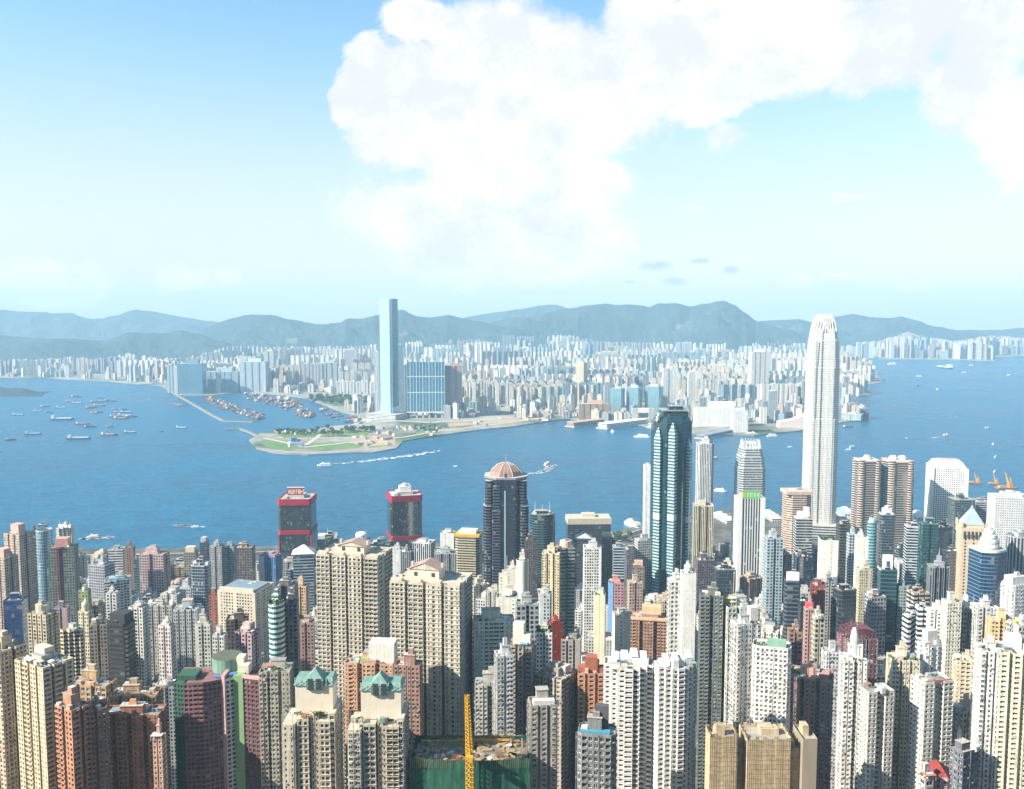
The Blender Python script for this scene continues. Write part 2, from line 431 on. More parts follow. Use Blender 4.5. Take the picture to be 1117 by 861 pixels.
# ------------------------------------------------------------------ roof furniture: every piece a part of its building
def roof_parts(rt, poly, z, rg, wallm, rich=2, rz=0.0, green=0.0, plant=True, sz=None):
    w = max(p[0] for p in poly) - min(p[0] for p in poly); d = max(p[1] for p in poly) - min(p[1] for p in poly)
    s = min(w, d)
    if plant:
        pw, pd, ph = w * rg.uniform(.3, .5), d * rg.uniform(.3, .5), rg.uniform(3.5, 7.5)
        px, py = w * rg.uniform(-.1, .1), d * rg.uniform(-.08, .12)
        mb = MB(); mb.box(px, py, z, pw, pd, ph, 0, 0, 1, 3.2, 3.5)
        mb.box(px, py, z + ph, pw + .6, pd + .6, .35, 0, 0, 1)
        pr = mb.build('plant_room', [wallm, rg.choice(ROOFS)], rt)
        if rg.random() < .6:
            mb = MB(); mb.box(px + pw * .1, py, z + ph + .35, pw * .5, pd * .55, rg.uniform(2, 4), 0, 0, 1, 3.2, 3.5)
            mb.build('lift_housing', [wallm, rg.choice(ROOFS)], pr)
    for i in range(int(rich * 1.5)):
        x, y = w * rg.uniform(-.38, .38), d * rg.uniform(-.4, .38); k = rg.random()
        mb = MB()
        if k < .3:
            mb.box(x, y, z, rg.uniform(1.6, 4), rg.uniform(1.6, 4), rg.uniform(1.4, 3), 0, 0); mb.build('water_tank', plain(rg.choice([(.55, .55, .53), (.7, .7, .68), (.42, .44, .46), (.58, .5, .42)]), .8, .3), rt)
        elif k < .5:
            n = rg.randint(2, 4)
            for q in range(n): mb.box(x + q * 1.7, y, z, 1.2, 1.4, 1.1, 0)
            mb.build('cooling_unit', M_STEEL, rt)
        elif k < .66:
            mb.tube((x, y, z), (x, y, z + rg.uniform(5, 11)), .14, 0, 4, .06); mb.tube((x - .9, y, z + 4), (x + .9, y, z + 4), .07, 0, 4); mb.build('antenna', M_STEEL, rt)
        elif k < .78:
            mb.tube((x, y, z), (x, y, z + 1.3), .1, 0, 4); r = rg.uniform(.9, 1.6)
            mb.dome(x, y, z + 1.2, r, r * .7, 0, 10, 3); mb.build('satellite_dish', M_WHITE, rt)
        elif k < .9:
            aw, ad = rg.uniform(3, 6), rg.uniform(2.5, 4.5)
            for qx in (-1, 1):
                for qy in (-1, 1): mb.box(x + qx * aw * .45, y + qy * ad * .45, z, .2, .2, 2.4, 0)
            mb.box(x, y, z + 2.4, aw, ad, .2, 0)
            mb.build('canopy', plain(rg.choice([(.7, .7, .68), (.3, .42, .4), (.45, .2, .14), (.6, .6, .55), (.2, .35, .5)]), .7, .25), rt)
        else:
            for q in range(rg.randint(3, 7)):
                bx, by, r = x + rg.uniform(-2.4, 2.4), y + rg.uniform(-1.6, 1.6), rg.uniform(.5, 1.1)
                for t in range(9):
                    a = Vector((rg.gauss(0, 1), rg.gauss(0, 1), rg.gauss(0, 1))).normalized() * r * .7
                    b = a.orthogonal().normalized() * r * .55; c = a.cross(b).normalized() * r * .55
                    o = Vector((bx, by, z + r + .2)) + a
                    mb.face([tuple(o + b), tuple(o + c), tuple(o - b), tuple(o - c)], 0)
            mb.build('planting', rg.choice([M_LEAF, M_LEAF2]), rt)
    if rg.random() < .5 and rich:
        mb = MB(); mb.box(w * rg.uniform(-.3, .3), d * -.36, z, w * .22, d * .16, 2.7, 0, 0, 1); mb.build('stair_head', [wallm, rg.choice(ROOFS)], rt)

# ------------------------------------------------------------------ walls with real openings, for the nearest towers
def opened_walls(mb, poly, z0, z1, fh, bay, rg, wf=.55, sill=.95, head=.45, dep=.3, lev=None, alt=None, proud=0.0, ledge=0.0):
    """mb material 0 wall, 1 dark reveal. Returns the openings: (centre, right, out, w, h)."""
    wins = []; n = len(poly); nf = max(1, int((z1 - z0) / fh)); top = z1 - nf * fh
    if top > 0.01: mb.prism(poly, z0, z0 + top, 0)
    z0 += top
    for i in range(n):
        a, b = Vector((*poly[i], 0)), Vector((*poly[(i + 1) % n], 0)); L = (b - a).length
        r = (b - a) / L; out = Vector((r.y, -r.x, 0))
        if L < 1.7:
            for q in range(1): mb.face([(a.x, a.y, z0), (b.x, b.y, z0), (b.x, b.y, z1), (a.x, a.y, z1)], 0)
            continue
        k = max(1, round(L / bay)); cw = L / k
        half = [rg.random() for _ in range((k + 1) // 2)]
        kinds = [half[min(j, k - 1 - j)] for j in range(k)]
        if k == 1: kinds = [rg.uniform(.2, 1)]
        P_ = lambda u, z, o=0.0: tuple(a + r * u + out * o + Vector((0, 0, z)))
        Q = lambda u0, u1, z0_, z1_, o=0.0, mi=0: mb.face([P_(u0, z0_, o), P_(u1, z0_, o), P_(u1, z1_, o), P_(u0, z1_, o)], mi)
        for f in range(nf):
            zb = z0 + f * fh; zs, zh = zb + sill, zb + fh - head
            Q(0, L, zb, zs); Q(0, L, zh, zb + fh)
            if ledge > 0:
                mb.face([P_(0, zs, 0), P_(0, zs, ledge), P_(L, zs, ledge), P_(L, zs, 0)][::-1], 0); Q(0, L, zs - .3, zs, ledge)
                mb.face([P_(0, zs - .3, 0), P_(L, zs - .3, 0), P_(L, zs - .3, ledge), P_(0, zs - .3, ledge)], 0)
            last = 0.0
            for j in range(k):
                kd = kinds[j]; w = cw * wf; d_ = dep; s0, s1 = zs, zh
                if kd < .16 and k > 1: w = min(w, .8); s0, s1 = zs + .35, zh            # small bathroom window
                elif kd < .34: w = cw * min(.92, wf * 1.22); d_ = max(dep, 1.1); s0 = zb + .95   # recessed balcony
                elif kd > .82 and dep < .6: d_ = -.42                                  # projecting bay window
                elif kd > .7: w = cw * wf * .66
                u0 = (j + .5) * cw - w / 2; u1 = u0 + w
                if u0 > last + .001: Q(last, u0, zs, zh)
                if s0 > zs + .01: Q(u0, u1, zs, s0)
                s0 = max(s0, zs)
                if d_ > 0:
                    mb.face([P_(u0, s0), P_(u0, s0, -d_), P_(u0, s1, -d_), P_(u0, s1)], 0); mb.face([P_(u1, s0, -d_), P_(u1, s0), P_(u1, s1), P_(u1, s1, -d_)], 0)
                    mb.face([P_(u0, s1, -d_), P_(u1, s1, -d_), P_(u1, s1), P_(u0, s1)], 0); mb.face([P_(u0, s0), P_(u1, s0), P_(u1, s0, -d_), P_(u0, s0, -d_)], 0)
                    if kd < .34 and kd >= .16:
                        e = .35; Q(u0, u1, zs - .85, zs, e); mb.face([P_(u0, zs), P_(u0, zs, e), P_(u1, zs, e), P_(u1, zs)][::-1], 0)
                        mb.face([P_(u0, zs - .85), P_(u0, zs - .85, e), P_(u0, zs, e), P_(u0, zs)][::-1], 0); mb.face([P_(u1, zs - .85), P_(u1, zs - .85, e), P_(u1, zs, e), P_(u1, zs)], 0)
                        mb.face([P_(u0, zs - .85), P_(u1, zs - .85), P_(u1, zs - .85, e), P_(u0, zs - .85, e)], 0)
                else:
                    e = -d_; t = .12
                    for (p0, p1) in ((u0 - t, u0), (u1, u1 + t)): Q(p0, p1, s0 - t, s1 + t, e)
                    Q(u0, u1, s0 - t, s0, e); Q(u0, u1, s1, s1 + t, e)
                    mb.face([P_(u0 - t, s0 - t), P_(u0 - t, s0 - t, e), P_(u0 - t, s1 + t, e), P_(u0 - t, s1 + t)][::-1], 0); mb.face([P_(u1 + t, s0 - t), P_(u1 + t, s0 - t, e), P_(u1 + t, s1 + t, e), P_(u1 + t, s1 + t)], 0)
                    mb.face([P_(u0 - t, s1 + t), P_(u0 - t, s1 + t, e), P_(u1 + t, s1 + t, e), P_(u1 + t, s1 + t)][::-1], 0); mb.face([P_(u0 - t, s0 - t), P_(u1 + t, s0 - t), P_(u1 + t, s0 - t, e), P_(u0 - t, s0 - t, e)], 0)
                    d_ = -(e - .06)
                c = a + r * (u0 + w / 2) - out * d_; c.z = (s0 + s1) / 2
                wins.append((c, r.copy(), out.copy(), w, s1 - s0))
                last = u1
            if last < L - .001: Q(last, L, zs, zh)
    return wins

_winmesh = {}
def unit_window(frame, glass):
    key = (frame.name, glass.name)
    if key not in _winmesh:
        mb = MB(); t = .06
        mb.face([(-.5, 0, -.5), (.5, 0, -.5), (.5, 0, .5), (-.5, 0, .5)], 1)
        for x0, x1, y0, y1 in ((-.5, .5, -.5, -.5 + t), (-.5, .5, .5 - t, .5), (-.5, -.5 + t, -.5 + t, .5 - t), (.5 - t, .5, -.5 + t, .5 - t), (-.02, .02, -.5 + t, .5 - t)):
            mb.face([(x0, -.07, y0), (x1, -.07, y0), (x1, -.07, y1), (x0, -.07, y1)], 0)
            mb.face([(x0, -.07, y1), (x1, -.07, y1), (x1, -.002, y1), (x0, -.002, y1)], 0)
        _winmesh[key] = mb.mesh('window', [frame, glass])
    return _winmesh[key]

def put_windows(rt, wins, rz, pos, frame, glass, most=100, zmin=-999):
    """the hundred windows that show largest as parts, the others as one part"""
    me = unit_window(frame, glass)
    cz, sz = math.cos(rz), math.sin(rz)
    to = Vector((-pos[0], -pos[1], 0)).normalized()
    def world(v): return Vector((v.x * cz - v.y * sz, v.x * sz + v.y * cz, v.z))
    scored = []
    for i, (c, r, o, w, h) in enumerate(wins):
        f = world(o).dot(to); g_ = world(c) + Vector(pos)
        px, py = proj(*g_)
        s = f * w * h / max(g_.y, 1) ** 2 if (f > .15 and 0 < px < 1117 and py < 861) else -1
        scored.append((s * (1 + .002 * (c.z)), i))
    scored.sort(reverse=True)
    own = {i for s, i in scored[:most] if s > 0}
    mb = MB()
    for i, (c, r, o, w, h) in enumerate(wins):
        if i in own:
            ob = bpy.data.objects.new('window', me); COL.objects.link(ob); ob.parent = rt
            ob.location = c; ob.rotation_euler = (0, 0, math.atan2(r.y, r.x)); ob.scale = (w, 1, h)
        else:
            hw, hh = r * w / 2, Vector((0, 0, h / 2))
            mb.face([tuple(c - hw - hh), tuple(c + hw - hh), tuple(c + hw + hh), tuple(c - hw + hh)], 1)
            for x0, x1, y0, y1 in ((-.5, .5, -.5, -.44), (-.5, -.44, -.44, .5), (-.025, .025, -.44, .5)):
                q = c + o * .07; e = Vector((0, 0, h))
                mb.face([tuple(q + r * w * x0 + e * y0), tuple(q + r * w * x1 + e * y0), tuple(q + r * w * x1 + e * y1), tuple(q + r * w * x0 + e * y1)], 0)
    if mb.f:
        o = mb.build('other_windows', [frame, glass], rt); o['kind'] = 'stuff'

def put_coolers(rt, wins, rg, prob=.18, mat=None):
    mb = MB()
    for c, r, o, w, h in wins:
        if rg.random() < prob:
            q = c + o * rg.uniform(.45, .6) + r * rg.uniform(-w * .3, w * .3)
            mb.box(q.x, q.y, c.z - h / 2 - .75, .9, .6, .65, 0, math.atan2(r.y, r.x))
        elif rg.random() < prob * .4:
            q = c + o * .6
            mb.box(q.x, q.y, c.z - h / 2 - .1, w * .8, .9, .08, 1, math.atan2(r.y, r.x))
    if mb.f:
        o = mb.build('air_conditioners', [mat or M_STEEL, M_CONC], rt); o['kind'] = 'stuff'
    mb = MB(); cl = [plain(c, .9, .1) for c in ((.6, .6, .58), (.2, .28, .45), (.5, .15, .13), (.12, .12, .13), (.6, .5, .25))]
    for c, r, o, w, h in wins:
        if rg.random() < .07:
            q = c + o * .75; n = rg.randint(2, 4)
            for k in range(n):
                u = (k - n / 2) * .55; z = c.z - h / 2 + .5; hh = rg.uniform(.5, 1.0)
                mb.face([tuple(q + r * u + Vector((0, 0, z - c.z - hh))), tuple(q + r * (u + .45) + Vector((0, 0, z - c.z - hh))), tuple(q + r * (u + .45) + Vector((0, 0, z - c.z))), tuple(q + r * u + Vector((0, 0, z - c.z)))], rg.randint(0, 4))
    if mb.f:
        o = mb.build('hung_laundry', cl, rt); o['kind'] = 'stuff'
    # drain pipes down the wall
    if wins:
        mb = MB(); lo = min(q[0].z for q in wins) - 2; hi = max(q[0].z for q in wins) + 2; seen = set()
        for c, r, o, w, h in wins:
            key = (round(c.x, 1), round(c.y, 1))
            if key in seen: continue
            seen.add(key)
            if rg.random() < .35:
                q = c + o * .42 + r * (w / 2 + .3); mb.box(q.x, q.y, lo, .22, .22, hi - lo, 0, math.atan2(r.y, r.x))
        if mb.f: o = mb.build('drain_pipes', [plain(rg.choice([(.3, .29, .27), (.45, .43, .4), (.2, .2, .2)]), .8, .3)], rt); o['kind'] = 'stuff'

# ------------------------------------------------------------------ a register of what stands where, for labels and for spacing
PLACED = []     # (x0, x1, ytop, yvisible, depth, X, Y, radius)
REFS = []       # (px, py, depth, short name)

def spot(x0, x1, yt, D, rz=0.0, q=0.8, dmax=60.0):
    """position, size and height of a building from its outline in the picture and its distance"""
    s = mpp(yt, D); Wp = (x1 - x0) * s
    fi = rz + math.atan(((x0 + x1) / 2 - CX) / F)
    c, n = abs(math.cos(fi)), abs(math.sin(fi))
    w = Wp / (c + q * n); d = min(q * w, dmax)
    half = (w * n + d * c) / 2
    X = P((x0 + x1) / 2, yt, D).x
    z = P(0, yt, D).z
    k = (D + half) / D
    return X * k, D + half, z, w * k, d * k

STY = dict(
    res=dict(ww=.56, wh=.54, fh=2.9, bay=2.7, blank=.14), bal=dict(ww=.80, wh=.58, fh=2.9, bay=3.4, blank=.05, ctn=.16),
    fin=dict(ww=.55, wh=.62, fh=2.9, bay=2.3, blank=.08), band=dict(ww=1.0, wh=.5, fh=3.7, bay=4.0, ctn=.1), curt=dict(ww=.94, wh=.9, fh=3.8, bay=2.2, ctn=.07, gloss=.09, ior=1.9),
    vert=dict(ww=.55, wh=1.01, fh=3.6, bay=2.8, blank=0, ctn=.05), grid=dict(ww=.64, wh=.62, fh=3.6, bay=3.2, blank=0, ctn=.12), blankw=dict(ww=.25, wh=.3, fh=3.0, bay=4.5, blank=.55),
    hband=dict(ww=1.0, wh=.62, fh=3.7, bay=4.0, ctn=.06, gloss=.1, ior=1.8))
def mat_of(style, wall, **over):
    a = dict(STY[style]); a.update(over)
    fh, bay = a.pop('fh'), a.pop('bay')
    return facade(wall if isinstance(wall, tuple) else CLR[wall], **a), fh, bay

def tower(x0, x1, yt, yv, D, rz, shp, sty, wall, label, ref=None, name='apartment_tower', cat=None, q=.8, rich=4, crown=None, podium=False, opened=False,
          group=None, own=100, base=None, plant=True, split=None, seed=None, over=None, trim=None, wf=None, dep=None, sill=None):
    rz = R(rz); rg = random.Random(seed if seed is not None else int(x0 * 7 + yt * 13 + D))
    X, Y, z, w, d = spot(x0, x1, yt, D, rz, q)
    over = over or {}
    m, fh, bay = mat_of(sty, wall, **over)
    wc = wall if isinstance(wall, tuple) else CLR[wall]
    gz = ground_z(X, Y) if base is None else base
    rt = root(name, label, cat or name.split('_')[-1] if name.split('_')[-1] in ('tower', 'block', 'building') else cat or 'building', (X, Y, gz), rz, group)
    rt['category'] = cat or {'apartment_tower': 'apartment tower', 'office_tower': 'office tower', 'apartment_block': 'apartment block', 'office_block': 'office block'}.get(name, 'building')
    H = z - gz
    if opened: fh, bay = fh * .9, bay * .92
    poly = shape(shp, w, d)
    wallp = plain(tuple(min(.85, c) for c in wc), .8, .44)
    par = 1.1
    if opened:
        mb = MB()
        wins = opened_walls(mb, poly, 0.0, H - par, fh, bay, rg, wf or a_get(sty, 'ww'), sill if sill is not None else (.8 if sty != 'bal' else .95), .36 if sty != 'bal' else .26, dep or (.28 if sty != 'bal' else 1.0), ledge=.0 if sty == 'res' else .12)
        mb.prism(poly, H - par, H, 0)
        qd = wall_top(mb, poly, H, par, 0, 0)
        mb.build('wall', [wallp], rt)
        put_windows(rt, wins, rz, (X, Y, gz), trim or M_WHITE, pane_mat(ctn=.22), own)
        put_coolers(rt, wins, rg, .2 if sty != 'bal' else .1)
    else:
        mb = MB(); mb.prism(poly, 0.0, H - par, 0, None, fh, bay)
        mb.prism(poly, H - par, H, 1, None, 50, 500)
        qd = wall_top(mb, poly, H, par, 1, 1)
        mb.build('wall', [m, wallp], rt)
    mb = MB(); mb.face([(p[0], p[1], H - par) for p in qd], 0); mb.build('roof', [rg.choice(ROOFS)], rt)
    if podium:
        mb = MB(); pw, pd = w * 1.25, d * 1.2
        mb.prism(rect(pw, pd), 0, min(14.0, H * .3), 0, 1, 4.2, 5); mb.build('podium', [mat_of('band', 'lgrey')[0], ROOFS[0]], rt)
    roof_parts(rt, poly, H - par, rg, m if sty in ('band', 'curt', 'hband') else wallp, rich, plant=plant)
    if crown: crown(rt, poly, H, w, d, wallp, m)
    PLACED.append((x0, x1, yt, yv, D, X, Y, math.hypot(w, d) / 2))
    if ref: REFS.append(((x0 + x1) / 2, yt, D, ref))
    return rt, H, w, d
def a_get(sty, k): return STY[sty][k]
# ------------------------------------------------------------------ landmark towers
def zt(y, D): return P(0, y, D).z
def frame_of(x0, x1, yt, D, rz=0.0, q=.8, base=None):
    X, Y, z, w, d = spot(x0, x1, yt, D, rz, q)
    return X, Y, z, w, d, (ground_z(X, Y) if base is None else base)
def reg(x0, x1, yt, yv, D, X, Y, r, ref=None):
    PLACED.append((x0, x1, yt, yv, D, X, Y, r))
    if ref: REFS.append(((x0 + x1) / 2, yt, D, ref))
def deck(rt, poly, z, mat=None):
    mb = MB(); mb.face([(p[0], p[1], z) for p in poly], 0); return mb.build('roof', [mat or ROOFS[1]], rt)

# the tallest tower on the near shore: pale, tapering, crowned with fins
def tall_pale_tower():
    D = 1650; X, Y, z, w, d, gz = frame_of(880, 918, 343, D, R(-11), 1.0)
    rt = root('office_tower', 'tallest pale silver tower tapering to a rounded crown of white fins, by the harbour', 'office tower', (X, Y, gz), R(-11))
    m = facade((.72, .72, .69), (.30, .32, .33), .62, .74, ctn=.1, blank=0, gloss=.18, ior=1.6, stain=.05)
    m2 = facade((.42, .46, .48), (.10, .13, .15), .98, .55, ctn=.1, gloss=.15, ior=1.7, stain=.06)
    prof = [(640, 1.0), (458, 1.0), (457, .975), (402, .965), (401, .94), (372, .89), (371, .85), (360, .77), (359, .71), (351, .54)]
    mb = MB(); wm = MB()
    def pl(s): 
        a = w / 2 * s; c = a * .30; e = a * .07
        return [(-a + c, -a), (-e * 3, -a), (-e * 3, -a + e), (e * 3, -a + e), (e * 3, -a), (a - c, -a), (a - c * .45, -a + c * .45), (a, -a + c), (a, a - c), (a - c, a), (-a + c, a), (-a, a - c), (-a, -a + c), (-a + c * .45, -a + c * .45)]
    zz = [max(0.0, zt(y, D) - gz) for y, s in prof]; zz[0] = 0
    v = 0.0
    for i in range(len(prof) - 1):
        if zz[i + 1] - zz[i] < 2.5:
            a, b = pl(prof[i][1]), pl(prof[i + 1][1])
            mb.prism(a, zz[i], zz[i + 1], 0, None, 4, 3, b)
        else:
            mb.prism(pl(prof[i][1]), zz[i], zz[i + 1], 0, None, 4.0, 2.2, pl(prof[i + 1][1]))
    top = pl(prof[-1][1])
    mb.face([(p[0], p[1], zz[-1]) for p in top], 1)
    mb.build('wall', [m, M_WHITE], rt)
    # darker facade strips down the front, shadow put into the colour
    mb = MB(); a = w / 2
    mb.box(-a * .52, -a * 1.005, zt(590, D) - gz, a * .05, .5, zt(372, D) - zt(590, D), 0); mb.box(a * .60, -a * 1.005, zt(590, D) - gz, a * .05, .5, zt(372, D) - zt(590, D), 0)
    mb.build('shade_strip', [m2], rt)
    # fins of the crown, each a part
    zb, ztop = zt(362, D) - gz, z - gz
    for i in range(32):
        t = 2 * math.pi * i / 32; r = a * .80
        x, y = r * math.cos(t), r * math.sin(t); k = max(abs(math.cos(t)), abs(math.sin(t))) ** .55
        x, y = x / k, y / k
        mb = MB()
        pts = [(1.0, zb), (.91, zb + (ztop - zb) * .4), (.74, zb + (ztop - zb) * .75), (.46, ztop - abs(math.sin(t * 3)) * 2)]
        for (s0, h0), (s1, h1) in zip(pts, pts[1:]): mb.tube((x * s0, y * s0, h0), (x * s1, y * s1, h1), 1.0, 0, 4, .85)
        mb.build('crown_fin', [M_WHITE], rt)
    mb = MB(); mb.cyl(0, 0, zz[-1], a * .42, ztop - zz[-1] - 5, 0, 16, a * .3); mb.build('plant_room', [M_WHITE], rt)
    mb = MB(); mb.box(0, -a * .1, 0, w * 2.0, w * 1.6, 24, 0, 0, 1, 5, 6); mb.build('podium', [mat_of('band', 'lgrey')[0], ROOFS[1]], rt)
    reg(880, 918, 343, 585, D, X, Y, w * .8, 'tallest pale tower')
tall_pale_tower()

# its smaller sister with the clawed top
def small_clawed_tower():
    D = 1480; X, Y, z, w, d, gz = frame_of(801, 836, 482, D, 0, 1.0)
    rt = root('office_tower', 'grey banded office tower with a clawed white crown behind the green roof sign', 'office tower', (X, Y, gz))
    m = facade((.48, .50, .50), (.05, .08, .10), .96, .55, ctn=.08, gloss=.1, ior=1.8, stain=.06)
    prof = [(700, 1), (512, 1), (511, .95), (500, .9), (499, .84), (491, .76)]
    mb = MB(); zz = [max(0, zt(y, D) - gz) for y, s in prof]; zz[0] = 0
    for i in range(len(prof) - 1): mb.prism(chamf(w * prof[i][1], w * prof[i][1], w * .14), zz[i], zz[i + 1], 0, None, 4, 2.4, chamf(w * prof[i + 1][1], w * prof[i + 1][1], w * .14 * prof[i + 1][1]))
    mb.face([(p[0], p[1], zz[-1]) for p in chamf(w * .76, w * .76, w * .1)], 1)
    mb.build('wall', [m, ROOFS[1]], rt)
    for i in range(20):
        t = 2 * math.pi * i / 20; k = max(abs(math.cos(t)), abs(math.sin(t))) ** .6; r = w * .37 / k
        mb = MB(); mb.tube((r * math.cos(t), r * math.sin(t), zz[-1] - 2), (r * .86 * math.cos(t), r * .86 * math.sin(t), z - gz), .8, 0, 4, .6); mb.build('crown_fin', [M_WHITE], rt)
    reg(801, 836, 482, 545, D, X, Y, w * .75, 'clawed grey tower')
small_clawed_tower()

# dark striped tower with the green sign
def green_sign_tower():
    D = 1190; X, Y, z, w, d, gz = frame_of(799, 834, 545, D, 0, .9)
    rt = root('office_tower', 'white office tower with dark vertical window strips and a bright green roof sign', 'office tower', (X, Y, gz))
    H = z - gz
    mb = MB(); m = facade((.74, .75, .74), (.03, .045, .055), .56, 1.01, ctn=.05, blank=0, stain=.08)
    mb.prism(rect(w * .68, d), 0, H, 0, 1, 3.8, w * .68 / 7)
    mb.build('wall', [m, ROOFS[1]], rt)
    for s in (-1, 1):
        mb = MB(); mb.box(s * w * .42, 0, 0, w * .16, d * 1.02, H + 1.5, 0, 0, 1); mb.build('side_pier', [M_WHITE, ROOFS[1]], rt)
    mb = MB(); mb.box(0, -d * .1, H, w * .66, d * .5, 4, 0); mb.build('plant_room', [M_CONC], rt)
    hs = 10.0; sy = -d * .46
    mb = MB(); mb.box(0, sy, H + .2, w * .66, .8, hs, 0); sg = mb.build('roof_sign', [plain((.12, .55, .12), .5, .1)], rt)
    mb = MB(); mb.box(-w * .27, sy - .5, H + 2, w * .09, .3, hs * .6, 0, 0); mb.build('sign_emblem', [M_YELLOW], sg)
    for k, strokes in enumerate([[(0, .8, 1, .12), (0, .45, 1, .1), (.45, 0, .12, 1), (0, 0, 1, .12)], [(0, .85, 1, .1), (.1, .4, .8, .1), (.1, .1, .12, .7), (.78, .1, .12, .7), (.4, 0, .14, .5)], [(0, .7, 1, .12), (.42, 0, .15, 1), (0, .3, .35, .1), (.65, .3, .35, .1), (0, 0, .2, .2)], [(0, 0, .12, 1), (.85, 0, .12, 1), (.2, .8, .6, .1), (.2, .4, .6, .1), (.2, 0, .6, .1)]]):
        mb = MB()
        for (x, y, a, b) in strokes: mb.box(-w * .18 + k * w * .125 + (x + a / 2) * w * .09, sy - .55, H + 2 + y * 6, a * w * .09, .3, max(.7, b * 6), 0)
        mb.build('sign_character', [M_WHITE], sg)
    reg(799, 834, 540, 628, D, X, Y, w * .7, 'green roof sign')
green_sign_tower()

# dark blue star-plan tower with pale wedge bays
def star_tower():
    D = 1180; X, Y, z, w, d, gz = frame_of(708, 757, 456, D, 0, 1.0)
    rt = root('office_tower', 'very tall dark blue glass tower with pale banded wedge bays near the green sign', 'office tower', (X, Y, gz))
    H = z - gz
    m = facade((.03, .075, .085), (.008, .045, .058), .93, .86, ctn=.03, gloss=.06, ior=1.6, stain=.05)
    pal = facade((.42, .53, .55), (.04, .13, .15), .98, .55, ctn=.04, gloss=.08, ior=1.9, stain=.05)
    mb = MB(); mb.prism(chamf(w * .98, w * .98, w * .29), 0, H - 8, 0, 1, 3.9, 2.4); mb.build('wall', [m, M_DARK], rt)
    mb = MB(); mb.prism(chamf(w * .98, w * .98, w * .29), H - 8, H, 0, 1, 3.9, 2.4, chamf(w * .78, w * .78, w * .22)); mb.build('sloped_shoulder', [m, M_DARK], rt)
    mb = MB(); zc = zt(445, D) - gz
    mb.box(w * .06, 0, H, w * .62, w * .6, (zc - H) * .45, 0, 0, 1, 3, 2.5); mb.box(w * .06, 0, H + (zc - H) * .55, w * .7, w * .66, 1.2, 1); mb.box(w * .08, 0, H + (zc - H) * .6, w * .36, w * .4, (zc - H) * .4, 0, 0, 1)
    mb.build('roof_pavilion', [m, M_STEEL], rt)
    mb = MB()
    mb.tube((0, 0, zc), (0, 0, zc + 14), .5, 0, 5, .2); mb.build('antenna', [M_STEEL], rt)
    for k in range(3):
        mb = MB(); mb.box(-w * .40 + k * 1.0, -w * .3, H - 6 + k * 4, 5, 2.5, 3, 0, R(35)); mb.build('roof_panel', [M_WHITE], rt)
    def bay(cx, cy, wd, dp, y_top, gapy):
        """pointed bay with a sloping top and one storey left dark"""
        b = MB(); zt_ = zt(y_top, D) - gz; zg1, zg0 = zt(gapy, D) - gz, zt(gapy + 6, D) - gz
        pl = [(cx - wd / 2, cy), (cx + wd * .08, cy - dp), (cx + wd / 2, cy)]
        b.prism(pl, 0, zg0, 0, None, 4.3, 1.4); b.prism(pl, zg1, zt_ - 14, 0, None, 4.3, 1.4)
        b.prism(pl, zt_ - 14, zt_, 0, 1, 4.3, 1.4, [(cx - wd * .12, cy), (cx, cy - dp * .3), (cx + wd * .12, cy)])
        b.build('wedge_bay', [pal, M_STEEL], rt)
        b = MB(); b.prism(pl, zg0, zg1, 0); b.build('plain_band', [plain((.55, .62, .63), .4, .1)], rt)
    bay(-w * .375, -w * .32, w * .24, w * .13, 468, 562); bay(-w * .04, -w * .485, w * .25, w * .13, 462, 562); bay(w * .385, -w * .32, w * .2, w * .1, 480, 566)
    reg(708, 757, 445, 650, D, X, Y, w * .65, 'dark star-plan tower')
star_tower()

